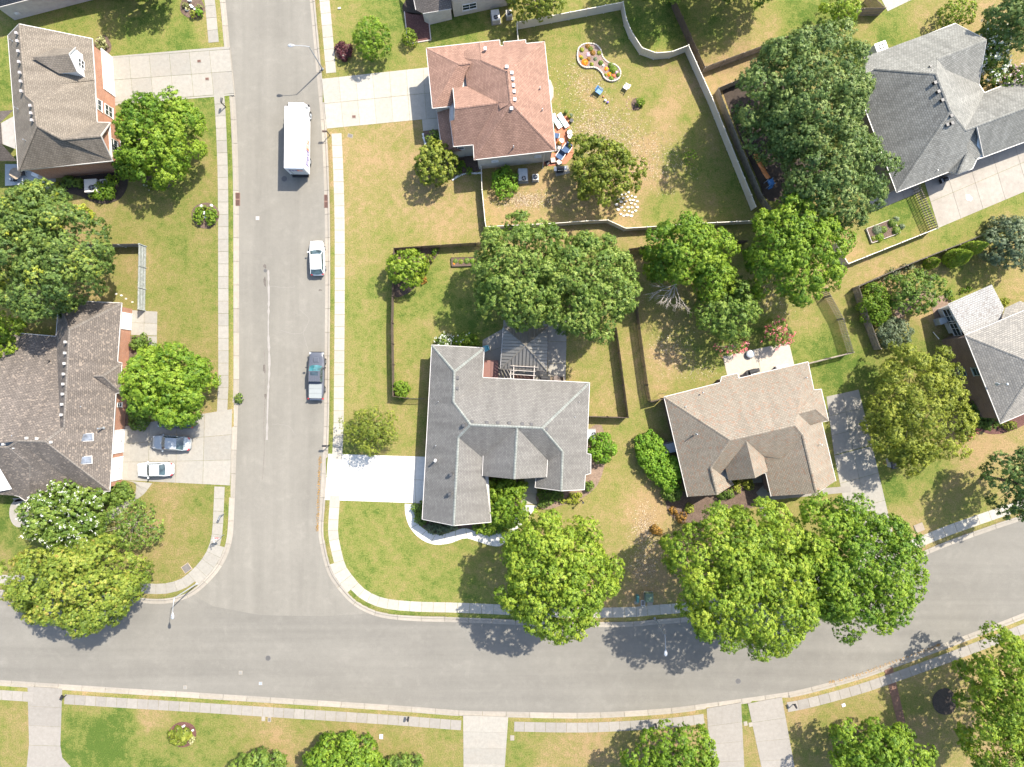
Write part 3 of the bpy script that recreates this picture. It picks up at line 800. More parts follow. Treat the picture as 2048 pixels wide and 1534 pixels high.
# ---- A: two-storey tan roofed brick house, north west
RA = shingle('tan_shingles', (.232, .196, .154), (.182, .152, .118), streak=.22)
BR_RED = brickwall('orange_red_brick', (.42, .17, .085), (.33, .12, .06), (.42, .32, .24))
oA = [(15.7,71.1),(184.1,77.2),(189.6,160),(193.7,244.5),(220.4,245.2),(225.2,321.8),(36.3,341)]
pkA = (38.3,47.8,7.8)
A, Ar, Ai = house('brick_house', 'two storey orange brick house with tan shingle roof and white gabled dormer', oA, 4.9, [
 [(15.7,71.1,6.4),pkA,(50.7,190.9,8.1),(67.1,205.2,8.7),(73.2,250.7,8.7),(36.3,341,5.6)],
 [pkA,(184.1,77.2,4.9),(189.6,160,4.9),(119,168.3,6.8),(50.7,190.9,8.2)],
 [(50.7,190.9,8.2),(119,168.3,6.8),(189,161.5,4.9),(67.1,205.2,8.7)],
 [(67.1,205.2,8.7),(189,161.5,4.9),(193.7,244.5,4.9),(123.2,278,7.7),(73.2,250.7,8.7)],
 [(123.2,278,7.7),(193.7,244.5,4.9),(220.4,245.2,4.9),(201.3,271.2,7.3)],
 [(73.2,250.7,8.7),(123.2,278,7.7),(201.3,271.2,7.3),(225.2,321.8,4.9),(36.3,341,5.6)]],
 RA, BR_RED, ridges=[[pkA,(50.7,190.9,8.2),(67.1,205.2,8.7),(73.2,250.7,8.7)],[(73.2,250.7,8.7),(123.2,278,7.7),(201.3,271.2,7.3)],[(73.2,250.7,8.7),(36.3,341,5.6)],[(67.1,205.2,8.7),(189,161.5,4.9)]],
 gables=[[(15.7,71.1,6.4),pkA,(184.1,77.2,4.9)],[(220.4,245.2,4.9),(201.3,271.2,7.3),(225.2,321.8,4.9)]],
 rakes=[((15.7,71.1,6.4),(36.3,341,5.6)),((36.3,341,5.5),(225.2,321.8,4.95)),((15.7,71.1,6.4),pkA),(pkA,(184.1,77.2,4.9)),((220.4,245.2,4.9),(201.3,271.2,7.3)),((201.3,271.2,7.3),(225.2,321.8,4.9))], skip_g=(0,4,5,6))
for x, y, z in ((34,67,7.75),(36,83,7.8),(37.7,103,7.85),(39.4,124.5,7.9),(41,146,7.95),(42.9,163.5,8.0),(44,183,8.0),(62,212,8.5),(63.5,227,8.5),(65,241,8.5)): vent(Ar, x, y, z, mat=plain('light_roof_vent', (.36,.33,.31), .5), s=.29)
for x, y, z in ((25,82,7.0),(34,217,7.1),(51,281,7.1)): pipe(Ar, x, y, z)
# dormer
dz = 7.1; dm = MB()
for pl in ([(63,114.9,8.0),(108,97,7.0),(151.3,95,7.0),(138.3,108,8.1)], [(63,114.9,8.0),(138.3,108,8.1),(154.7,143.6,7.0),(117.7,147,7.0)]): uvface(dm, [v3(p) for p in pl])
dorm = flatn(dm.build('dormer', RA, A, smooth=True))
g = MB(); P0 = W(151.3,97,7.0); P1 = W(138.3,108,8.1); P2 = W(154.7,142.5,7.0)
off = Vector((-.12, 0, 0)); lo = 5.1
uvface(g, [P0 + off, P1 + off, P2 + off], False)
uvface(g, [P0 + off, P2 + off, Vector((P2.x - .12, P2.y, lo)), Vector((P0.x - .12, P0.y, lo))], False)
uvface(g, [P2 + off, W(117.7,147,7.0) + Vector((0,.12,0)), Vector((W(117.7,147,7.0).x, P2.y, 6.0)), Vector((P2.x - .12, P2.y, lo))], False)
g.build('dormer_wall', WHITE, dorm)
w_ = MB(); mx = (P0 + P2) / 2
w_.box((mx.x - .08, mx.y, 6.05), (.06, .9, 1.1)); w_.build('dormer_window', GLASS, dorm)
w_ = MB()
for s in (-1, 0, 1): w_.box((mx.x - .05, mx.y + s * .46, 6.05), (.08, .07, 1.2))
for s in (-1, 0, 1): w_.box((mx.x - .045, mx.y, 6.05 + s * .57), (.08, .98, .07))
w_.build('window_frame', WHITE, dorm)
for a_, b_ in (((151.3,95,7.0),(138.3,108,8.1)),((138.3,108,8.1),(154.7,143.6,7.0))):
    t_ = MB(); t_.tube([v3(a_), v3(b_)], .06, 5); t_.build('rake_board', GUTTER, dorm)
garage(A, Ai, 220, 155, 4.9, 2.3)
window(A, Ai, 198, 208, 3.9, 1.3, 1.6, 2); window(A, Ai, 222, 222, 1.6, 1.3, 1.6, 2)
window(A, Ai, 226, 291, 3.8, 1.5, 1.7, 2); window(A, Ai, 252, 297, 1.5, 1.5, 1.5, 2)
# rear porch roof of A, running out of frame
pl = MB(); uvface(pl, [W(-40,225,4.4), W(27,220,4.4), W(0,246,5.0), W(-40,250,5.0)]); uvface(pl, [W(-40,250,5.0), W(2,246,5.0), W(5,288,5.0), W(-40,290,5.0)])
uvface(pl, [W(-40,290,5.0), W(3,288,5.0), W(34,322,4.0), W(-40,322,4.0)])
pl.build('porch_roof', shingle('porch_shingles', (.12,.10,.085), (.09,.075,.062)), A)
t_ = MB(); uvface(t_, [W(2,246,4.95), W(28,232,5.2), W(31,298,5.2), W(5,288,4.95)]); t_.build('porch_gable', plain('beige_siding', (.30,.27,.23), .7), A)
# ---- B: west house, grey-brown speckled roof
RB = shingle('speckled_brown_grey_shingles', (.185, .155, .130), (.135, .115, .098), (.245, .20, .16), .10, .2)
oB = [(117.7,600.7),(243,606.2),(234.4,723.9),(243,726),(241,785),(231.4,786.2),(219,982.1),(180.7,981.4),(150,966),(62,991),(52,1002),(37,992),(0,985),(-60,985),(-60,658),(112.3,673)]
Z = 3.2
B, Br, Bi = house('brick_house', 'long orange brick house with speckled grey brown roof and two blue skylights', oB, Z, [
 [(117.7,600.7,Z),(243,606.2,Z),(138.3,658.9,6.3)],
 [(243,606.2,Z),(234.4,723.9,Z),(231.4,786.2,Z),(219,982.1,Z),(90.4,883.5,7.4),(127.3,856.1,6.3),(138.3,658.9,6.3)],
 [(234.4,723.9,Z),(243,726,Z),(205.4,752,4.85),(187.6,752,4.85)],
 [(243,726,Z),(241,785,Z),(205.4,752,4.85)],
 [(187.6,752,4.85),(205.4,752,4.85),(241,785,Z),(231.4,786.5,Z)],
 [(117.7,600.7,Z),(138.3,658.9,6.3),(127.3,856.1,6.3),(120.5,854.8,6.0),(112.3,673,Z)],
 [(-60,658,Z),(112.3,673,Z),(120.5,854.8,6.0),(127.3,856.1,6.3),(90.4,883.5,7.4),(35.6,882.1,7.4),(-60,893,7.2)],
 [(35.6,882.1,7.4),(90.4,883.5,7.4),(219,982.1,Z),(180.7,981.4,Z),(147.9,964.3,Z+.2)],
 [(16.4,894.5,7.0),(35.6,882.1,7.4),(147.9,964.3,Z+.2),(150,966,Z),(58.9,991,Z),(58.9,928.7,5.6)],
 [(-60,893,7.2),(16.4,894.5,7.0),(58.9,928.7,5.6),(37,992,Z),(-60,985,Z)],
 [(58.9,928.7,5.6),(58.9,990,Z+.05),(52,1001,Z),(37,992,Z)]],
 RB, BR_RED, ridges=[[(117.7,600.7,Z),(138.3,658.9,6.3),(243,606.2,Z)],[(138.3,658.9,6.3),(127.3,856.1,6.3),(90.4,883.5,7.4),(35.6,882.1,7.4),(16.4,894.5,7.0),(58.9,928.7,5.6),(58.9,988,Z+.05)],[(90.4,883.5,7.4),(219,982.1,Z)],[(187.6,752,4.85),(205.4,752,4.85),(243,726,Z)],[(205.4,752,4.85),(241,785,Z)],[(-60,893,7.2),(16.4,894.5,7.0)]],
 ridge_mat=shingle('taupe_ridge_shingles', (.20,.175,.15), (.18,.155,.13)))
pv = plain('pale_roof_vent', (.42,.40,.37), .5)
for x, y in ((132,684),(131,706),(130,727),(128.5,748),(127.5,768),(126.5,788),(125,808.5),(124,829.5)): vent(Br, x, y, 6.2, mat=pv, s=.29)
for x, y, z in ((103,884,7.0),(54.5,876,7.2),(75,877,7.2),(8,888,7.0),(29,895,6.7)): vent(Br, x, y, z, mat=pv, s=.29)
for x, y, z in ((165,813,5.0),(28,871,6.8),(98,722,4.2),(180,769,4.4)): pipe(Br, x, y, z, .4, .06, BLACK if x == 98 else METAL)
pipe(Br, 206, 856, 4.0, 1.1, .09, METAL, 'flue_pipe')
for x, y in ((174.5,874.5),(172,920)):
    z = 4.75; p = W(x, y, z); sl = R(-30)
    f = MB(); f.box(p + Vector((0, 0, .08)), (1.42, .98, .12), R(2), tilt=(R(27), 'Y')); fr = f.build('skylight', GUTTER, Br)
    gl = MB(); gl.box(p + Vector((.02, 0, .15)), (1.28, .84, .05), R(2), tilt=(R(27), 'Y')); gl.build('skylight_glass', glassmat('blue_sky_glass', (.075,.085,.10), .3), Br)
garage(B, Bi, 247, 881, 2.75, 2.2); garage(B, Bi, 244.5, 935, 2.75, 2.2)
f_ = garage(B, Bi, 263, 644, 1.9, 2.1)
window(B, Bi, 243, 810, 1.6, .5, .9)
t_ = MB(); uvface(t_, [W(0,937,5.6), W(24,978,4.0), W(-3,983,3.9), W(-40,980,3.9)]); t_.build('porch_gable', WHITE, B)

# ---- C: red-brown roof two storey
RC = shingle('red_brown_shingles', (.345, .205, .150), (.265, .155, .113), None, .12, .14)
BR_WH = brickwall('pale_cream_brick', (.50, .46, .40), (.43, .39, .34), (.5, .47, .42))
oC = [(852.9,96.6),(998.8,80.2),(1000,91.9),(1007.4,91.5),(1007,84.1),(1050.8,79.8),(1051.6,87.2),(1088.8,83.7),(1097.4,165.5),(1111.5,300.7),(948.6,319.1),(946.8,289.2),(907.4,292.7),(899.9,236.5),(900.6,212.5),(865,216.1)]
Z = 5.0
C, Cr, Ci = house('brick_house', 'cream brick house with red brown hipped roof beside the red paved patio', oC, Z, [
 [(852.9,96.6,Z),(960.1,84.5,Z),(927.2,102.1,5.3),(927.6,115.4,5.5),(942.5,124.8,6.3),(916.7,127.9,6.5)],
 [(852.9,96.6,Z),(916.7,127.9,6.5),(865,216.1,Z)],
 [(916.7,127.9,6.5),(942.5,124.8,6.3),(931,146,5.7),(925,172.5,5.3),(905.7,205,Z+.2),(900.6,212.5,Z),(865,216.1,Z)],
 [(960.1,84.5,Z),(998.8,80.2,Z),(1000,91.9,Z+.3),(1007.4,91.5,Z+.3),(1007,84.1,Z),(1050.8,79.8,Z),(1051.6,87.2,Z+.2),(1088.8,83.7,Z),(1014.4,142.8,8.7),(963.2,120.9,6.7)],
 [(1088.8,83.7,Z),(1097.4,165.5,Z),(1111.5,300.7,Z),(1022,205.9,8.8),(1014.4,142.8,8.8)],
 [(960.1,84.5,5.1),(963.2,120.9,6.7),(927.6,115.4,5.5),(927.2,102.1,5.3)],
 [(963.2,120.9,6.7),(1014.4,142.8,8.7),(1022,205.9,8.8),(995.7,205,7.94),(933.5,172.5,5.5),(930.6,146,5.45),(942.5,124.8,6.0),(927.6,115.4,5.5)],
 [(905.7,175.6,5.8),(933.5,172.5,5.8),(995.7,205,7.9),(909.6,216,7.9)],
 [(909.6,216,7.9),(995.7,205,7.9),(974.6,238.7,6.9),(947,289,Z),(907.4,292.7,Z),(900.5,242,5.2),(911,239,6.4)],
 [(1022,205.9,8.8),(1000,218,8.1),(995.7,205,7.9)],
 [(995.7,205,7.9),(1022,205.9,8.8),(948.6,319.1,Z),(947,289,Z),(974.6,238.7,6.9)],
 [(1022,205.9,8.8),(1111.5,300.7,Z),(948.6,319.1,Z)]],
 RC, BR_WH, ridges=[[(852.9,96.6,Z),(916.7,127.9,6.5),(942.5,124.8,6.3)],[(963.2,120.9,6.7),(1014.4,142.8,8.7),(1022,205.9,8.8)],[(909.6,216,7.9),(995.7,205,7.9)],[(1022,205.9,8.8),(948.6,319.1,Z)],[(1022,205.9,8.8),(1111.5,300.7,Z)],[(1014.4,142.8,8.8),(1088.8,83.7,Z)],[(960.1,84.5,5.2),(963.2,120.9,6.7)]],
 gables=[[(905.7,175.6,5.8),(909.6,216,7.9),(900.5,242,5.2)]], rakes=[((905.7,175.6,5.8),(909.6,216,7.9)),((909.6,216,7.9),(911,239,6.4))],
 overhang=.35)
t_ = MB(); uvface(t_, [W(873.3,217,2.7), W(899.5,212,3.6), W(909,294,3.6), W(925,302,2.9), W(884,306,2.6)]); t_.build('porch_roof', RC, C)
g_ = MB(); a = W(873.3,217,2.65); b2 = W(884,306,2.55); d = b2 - a; g_.box(((a+b2)/2) , (d.length, .1, .12), math.atan2(d.y, d.x)); g_.build('gutter', GUTTER, C)
wl_ = MB(); wl_.prism([tuple(W(x,y,2.6).to_2d()) for x,y in ((878,220),(901,216),(912,296),(926,300),(888,304))], -.1, 2.6); wl_.build('porch_wall', BR_WH, C)
mv = plain('bright_metal_vent', (.6,.62,.64), .35, .3)
for x, y in ((970.5,98.5),(1013.5,135),(1023.5,147),(1025.5,159),(1027,172),(1028.5,184),(1029.5,200)): vent(Cr, x, y, 6.3 if x < 980 else 8.4, mat=mv, s=.33, h=.3)
vent(Cr, 1023, 219, 8.1, mat=mv, s=.36, h=.5)
for x, y, z in ((1080,177,6.1),(1084.5,220,6.1),(1027,294,5.8)): pipe(Cr, x, y, z)
window(C, Ci, 990.5, 329, 2.6, .8, .5); window(C, Ci, 1077, 321, 2.6, .8, .5)
window(C, Ci, 922, 300, 3.5, .8, 1.2)
bay = MB(); bay.prism([tuple(W(x,y,.2).to_2d()) for x,y in ((1092,158),(1101,160),(1107,176),(1107,192),(1101,205),(1092,206))], .0, .25)
bay.build('planting_kerb', CONC_WARM, C)

# ---- D: top centre pale brick house, mostly out of frame
RD = shingle('brown_grey_shingles', (.17,.145,.125), (.13,.11,.095))
oD = [(897,-8),(1035,-38),(1015,-170),(870,-130)]
D_, Dr, Di = house('brick_house', 'pale brick house at the top edge above the red mulch bed', oD, 5.4, [
 [(897,-8,5.4),(1035,-38,5.4),(960,-90,8.5)], [(1035,-38,5.4),(1015,-170,5.4),(960,-90,8.5)], [(1015,-170,5.4),(870,-130,5.4),(960,-90,8.5)], [(870,-130,5.4),(897,-8,5.4),(960,-90,8.5)]], RD, BR_WH, overhang=.3)
lw = MB(); lo_ = [W(838,22,3.1), W(849.4,28,3.1), W(903,17,3.1), W(902,-60,3.1), W(825,-50,3.1)]
walls('lower_wall', [p.to_2d() for p in reversed([p + Vector((.3 if k in (0,4,1) else -.2, .3, 0)) for k, p in enumerate(lo_)])], 3.05, BR_WH, D_)
lr = MB()
uvface(lr, [W(846,27,3.2), W(903,17.5,3.2), W(903,-12,4.6), W(885,-60,6.0), W(862,-60,5.2)]); uvface(lr, [W(832,20,3.0), W(846,27,3.2), W(862,-60,5.2), W(815,-60,3.0)])
flatn(lr.build('lower_roof', RD, D_, smooth=True))
for a_, b_ in (((846,27,3.15),(903,17.5,3.15)),((832,20,2.95),(820,-40,2.95))):
    p, q = v3(a_), v3(b_); d = q - p; g_ = MB(); g_.box((p + q) / 2, (d.length, .1, .12), math.atan2(d.y, d.x)); g_.build('gutter', GUTTER, D_)
window(D_, Di, 940, 18, 1.7, 1.8, 1.25, 2)
# ---- A0: top-left grey house corner
o0 = [(-14,17),(190,-36),(330,-72),(300,-200),(-60,-130)]
A0, A0r, A0i = house('brick_house', 'white brick house in the top left corner with grey roof edge', o0, 3.4, [
 [(-14,17,3.4),(190,-36,3.4),(330,-72,3.4),(230,-110,7),(40,-70,7)], [(-14,17,3.4),(40,-70,7),(-60,-130,3.4)], [(40,-70,7),(230,-110,7),(300,-200,3.4),(-60,-130,3.4)], [(330,-72,3.4),(300,-200,3.4),(230,-110,7)]],
 shingle('cool_grey_shingles', (.16,.165,.17), (.13,.135,.14)), brickwall('whitewashed_brick', (.50,.48,.45), (.44,.42,.40), (.5,.48,.45)), overhang=.3)
window(A0, A0i, 36, 34, 1.2, .5, .25); 

# ---- E: north east grey house
RE = shingle('mid_grey_shingles', (.272, .265, .235), (.20, .195, .172), None, .15, .18, rowh=.24)
oE = [(1728,118),(1911,47),(1957.8,167.9),(1968.9,185.7),(2110,130),(2140,250),(1967.2,314),(1953.6,318.3),(1945,337),(1917,348),(1897.4,343.5),(1793.6,384.3),(1722,195),(1740,190)]
Z = 3.2
E, Er, Ei = house('brick_house', 'large grey shingled house with many gables beside the stained concrete drive', oE, Z, [
 [(1728,114,Z),(1911,47,Z),(1973.1,79.4,6.5),(1874.4,118.5,6.9),(1872.7,147.4,8.0),(1749.4,137.2,4.7),(1732,150,4.0)],
 [(1732,150,4.0),(1749.4,137.2,4.7),(1872.7,147.4,8.0),(1901.7,221.5,8.0),(1793.6,384.3,Z),(1722,195,Z)],
 [(1874.4,118.5,6.9),(1890.6,138.9,6.2),(1931.5,259.8,6.6),(1901.7,221.5,8.0),(1872.7,147.4,8.0)],
 [(1890.6,138.9,6.2),(1957.8,167.9,Z),(1968.9,185.7,Z),(1931.5,259.8,6.6)],
 [(1931.5,259.8,6.6),(1968.9,185.7,Z),(2110,130,Z),(2110,193,6.6),(1953.6,251.2,6.6)],
 [(1874.4,118.5,6.9),(1973.1,79.4,6.5),(1957.8,167.9,Z),(1890.6,138.9,6.2)],
 [(1793.6,384.3,Z),(1901.7,221.5,8.0),(1931.5,259.8,6.6),(1951.9,253.6,6.5),(1933,292.8,4.9),(1936.6,303,4.7),(1897.4,343.5,Z)],
 [(1897.4,343.5,Z),(1936.6,303,4.7),(1917,348,4.0)], [(1936.6,303,4.7),(1953.6,318.3,Z),(1945,337,Z),(1917,348,4.0)],
 [(1933,292.8,4.6),(1951.9,253.6,5.8),(1965,308,3.4),(1953.6,318.3,3.3),(1936.6,303,4.6)],
 [(1953.6,251.2,6.6),(2110,193,6.6),(2140,250,Z),(1967.2,314,Z)]],
 RE, brickwall('grey_brown_brick', (.26,.22,.19), (.20,.17,.15), (.3,.28,.26)),
 ridges=[[(1749.4,137.2,4.7),(1872.7,147.4,8.0),(1901.7,221.5,8.0),(1931.5,259.8,6.6),(1953.6,251.2,6.6),(2110,193,6.6)],[(1901.7,221.5,8.0),(1793.6,384.3,Z)],[(1874.4,118.5,6.9),(1973.1,79.4,6.5)],[(1936.6,303,4.7),(1917,348,4.0)]],
 gables=[[(1953.6,251.2,6.6),(1967.2,314,Z),(1949,316,Z)]], gable_mat=plain('pale_blue_siding', (.40,.46,.50), .7),
 rakes=[((1911,47,Z),(1973.1,79.4,6.5)),((1973.1,79.4,6.5),(1957.8,167.9,Z)),((1953.6,251.2,6.6),(1967.2,314,Z))], skip_g=(1,))
for x, y, z in ((1867.6,167,7.6),(1874.4,184.9,7.6),(1882,202,7.6),(1900,233,7.5),(1892,251,7.0),(1901.7,247.8,7.2)): vent(Er, x, y, z, R(20), BLACK, .34, .4)
for x, y, z in ((1860,133,7.2),(1846,138.4,6.8),(1863.4,141.5,7.4),(1911,95,5.9),(1790,126.5,4.6)): vent(Er, x, y, z, R(20), BLACK, .22, .16)
for x, y, z in ((2037,227.4,5.6),(2007.2,239.3,5.6),(1975.7,252,5.7)): vent(Er, x, y, z, R(20), pv, .42, .3)
pipe(Er, 1872, 342, 3.7)
# ---- F: right edge two storey house and sunroom
RF = shingle('light_grey_shingles', (.31, .285, .245), (.22, .205, .18), None, .15, .10, rowh=.24)
BR_BR = brickwall('brown_brick', (.24,.145,.105), (.19,.115,.085), (.26,.21,.18))
oF = [(1930.6,670.5),(2130,587),(2250,700),(2150,784),(2001,846.7)]
F, Fr, Fi = house('brick_house', 'brown brick two storey house on the right edge with grey hipped roof', oF, 5.4, [
 [(1930.6,670.5,5.4),(2130,587,5.4),(2190,683,8.5),(2076,729,8.5)], [(1930.6,670.5,5.4),(2076,729,8.5),(2001,846.7,5.4)],
 [(2001,846.7,5.4),(2076,729,8.5),(2190,683,8.5),(2150,784,5.4)], [(2130,587,5.4),(2250,700,5.4),(2190,683,8.5)], [(2250,700,5.4),(2150,784,5.4),(2190,683,8.5)]],
 RF, BR_BR, ridges=[[(1930.6,670.5,5.4),(2076,729,8.5),(2001,846.7,5.4)],[(2076,729,8.5),(2190,683,8.5)]])
window(F, Fi, 1954, 743, 4.2, 1.0, 1.2, 1, plain('green_window_frame', (.25,.33,.30), .5)); window(F, Fi, 1926, 743, 1.6, 1.0, 1.2, 1, plain('green_window_frame', (.25,.33,.30), .5))
pp = W(1996, 768, 6.7); b = MB(); b.tube([pp, pp + Vector((0,0,1.5))], .05, 8); b.ball(pp + Vector((0,0,1.55)), .16, 10, 6, .12); b.cyl(pp + Vector((0,0,-.2)), .22, .4, 10, .08); b.build('flue_pipe', METAL, Fr)
# sunroom
RS = shingle('patchy_light_shingles', (.34,.33,.31), (.29,.28,.26), (.22,.20,.18), .10, .05, rowh=.26)
oS = [(1895,608),(1983.5,568.8),(2008.4,616.7),(2001.5,638.2),(1923.3,671.5)]
SU = MB(); pts = [(1895,608,2.9),(1983.5,568.8,2.9),(2008.4,616.7,3.6),(2001.5,638.2,3.9),(1929.2,669.5,3.9)]
uvface(SU, [v3(p) for p in pts]); SU.build('sunroom_roof', RS, F)
sw = [W(1897,612,2.85).to_2d(), W(1982,574,2.85).to_2d(), W(2003,635,2.85).to_2d(), W(1925,669,2.85).to_2d()]
sw = inset(sw, .25)[0]; SRM = plain('white_siding', (.58,.60,.58), .6, var=.05)
sr = walls('sunroom_wall', sw, 2.88, SRM, F)
window(F, sw, 1899, 632, 1.7, 2.0, 1.35, 2); window(F, sw, 1910, 657, 1.7, 2.0, 1.35, 2)
for s_ in ((W(1928,669.5,3.6), W(1890,678,.5)),): pass
ps = MB(); uvface(ps, [W(2010.3,615.7,3.6), W(2039.7,602,3.3), W(2070,612,3.3), W(2027,629,4.3), W(2003,638,4.3)]); ps.build('porch_roof', RF, F)
# ---- G: main centre house
RG = shingle('warm_grey_shingles', (.215, .203, .184), (.172, .162, .147), None, streak=.16, rowh=.2)
BR_DK = brickwall('dark_red_brick', (.16,.075,.055), (.12,.055,.042), (.2,.16,.14))
RIDGE_G = shingle('greenish_ridge_shingles', (.27,.28,.25), (.24,.255,.23))
Z = 3.2
oG = [(863.8,690.2),(968.2,696),(965,755.3),(1178.9,765.4),(1173.3,907.5),(1181.7,908.9),(1181.1,946.6),(1170.3,949.5),(1168.4,979.3),(1070.6,975),(1072.5,955),(1093.1,954.4),(1093.1,951),(965,949),(974.7,982.8),(981.6,1044.4),(844.7,1038.5)]
oG = [(863.8,690.2),(968.2,696),(965,755.3),(1178.9,765.4),(1173.3,907.5),(1181.7,908.9),(1181.1,946.6),(1170.3,949.5),(1168.4,979.3),(1070.6,975),(1073,948),(975,945),(981.6,1044.4),(844.7,1038.5)]
g1 = (906.9,803.7,5.9); g2 = (941.2,849.5,7.0); g3 = (916.6,875,5.9); g4 = (1084.7,856,7.0); g5 = (1125.4,903.6,5.1)
G, Gr, Gi = house('brick_house', 'central house with warm grey roof edged by pale green ridge lines', oG, Z, [
 [(863.8,690.2,Z),(968.2,696,Z),(908.7,743,5.9)],
 [(968.2,696,Z),(965,755.3,Z),g1,(908.7,743,5.9)],
 [(965,755.3,Z),(1178.9,765.4,Z),g4,g2,g1],
 [(863.8,690.2,Z),(908.7,743,5.9),g1,g2,g3,(907.3,1051.2,5.9),(844.7,1038.5,Z)],
 [(1178.9,765.4,Z),(1173.3,907.5,Z),(1181.7,908.9,Z),(1181.1,946.6,Z),(1170.3,949.5,Z),(1168.4,979.3,Z),(1122.8,981.8,5.0),g5,g4],
 [g2,(1034.4,857.5,6.95),(966.5,911.4,4.0),(965,916,3.9),g3],
 [(1034.4,857.5,6.95),g4,g5,(1098,922,4.0),(1095,919.2,4.0)],
 [g3,(965,915.3,3.9),(974.7,982.8,3.4),(981.6,1044.4,Z),(907.3,1051.2,5.9)],
 [g5,(1122.8,981.8,5.0),(1070.6,975,Z),(1073,955,Z),(1098,922,4.0)]],
 RG, BR_DK, ridges=[[(863.8,690.2,Z),(908.7,743,5.9),(968.2,696,Z)],[(908.7,743,5.9),g1,g2,g4,g5,(1122.8,981.8,5.0)],[g2,g3,(907.3,1051.2,5.9)],[g4,(1178.9,765.4,Z)]],
 ridge_mat=RIDGE_G, gables=[[(844.7,1038.5,Z),(907.3,1051.2,5.9),(981.6,1044.4,Z)],[(1070.6,975,Z),(1122.8,981.8,5.0),(1168.4,979.3,Z)]],
 rakes=[((844.7,1038.5,Z),(907.3,1051.2,5.9)),((907.3,1051.2,5.9),(981.6,1044.4,Z)),((1070.6,975,Z),(1122.8,981.8,5.0)),((1122.8,981.8,5.0),(1168.4,979.3,Z))], skip_g=(8,10,12))
# entrance gable of G, a higher roof in front of the main slope
m1 = (1034.4,856.6,7.0); m2 = (1028.5,958.3,6.7)
mg = MB()
for pl in ([m1,m2,(965,952,4.1),(966.5,911.4,4.1)], [m1,(1095,919.2,4.1),(1093.1,954.4,4.1),m2]): uvface(mg, [v3(p) for p in pl])
mgo = flatn(mg.build('entrance_gable_roof', RG, G, smooth=True))
for pl in ((m1, m2),):
    p, q = v3(pl[0]) + Vector((0,0,.03)), v3(pl[1]) + Vector((0,0,.03)); d = q - p; h = Vector((-d.y, d.x, 0)).normalized() * .15
    g_ = MB(); g_.poly([p + h - Vector((0,0,.07)), p + Vector((0,0,.03)), q + Vector((0,0,.03)), q + h - Vector((0,0,.07))], [(0,0),(0,.15),(6,.15),(6,0)]); g_.poly([p + Vector((0,0,.03)), p - h - Vector((0,0,.07)), q - h - Vector((0,0,.07)), q + Vector((0,0,.03))], [(0,0),(0,.15),(6,.15),(6,0)]); g_.build('ridge_cap', RIDGE_G, mgo)
for a_, b_ in (((966.5,911.4,4.05),(965,952,4.05)),((1095,919.2,4.05),(1093.1,954.4,4.05))):
    p, q = v3(a_), v3(b_); d = q - p; g_ = MB(); g_.box((p + q) / 2, (d.length, .1, .12), math.atan2(d.y, d.x)); g_.build('gutter', GUTTER, mgo)
mw = [W(967,950,4.1).to_2d(), W(1091,952,4.1).to_2d()]
ew = MB(); a2, b2 = mw; ap = v3(m2).to_2d()
uvface(ew, [Vector((a2.x, a2.y + .3, 0)), Vector((b2.x, b2.y + .3, 0)), Vector((b2.x, b2.y + .3, 4.05)), Vector((ap.x, a2.y + .3, 6.5)), Vector((a2.x, a2.y + .3, 4.05))], False); ew.build('entrance_wall', BR_DK, mgo)
for x, y, z in ((915.5,755,5.6),(914.5,776,5.6),(944.5,843,6.7),(974,844.5,6.7),(996,845,6.7),(1019,845.8,6.7),(1045,847.5,6.7),(1063.5,848,6.7),(1093,857.5,6.6)): vent(Gr, x, y, z, R(-3), VENTG, .36, .2)
for x, y, z in ((928,850,6.5),(902.5,948,5.7),(900,987,5.7)): vent(Gr, x, y, z, R(-3), DARKV, .34, .45)
for x, y, z in ((877,803,4.0),(872,891,4.0),(1158,804,4.0),(1150,834,4.3)): pipe(Gr, x, y, z, .5 if x < 900 else .25, .04)
pipe(Gr, 872, 920, 4.0, 1.1, .14, WHITE, 'flue_pipe')
garage(G, Gi, 862, 955, 4.9, 2.2)
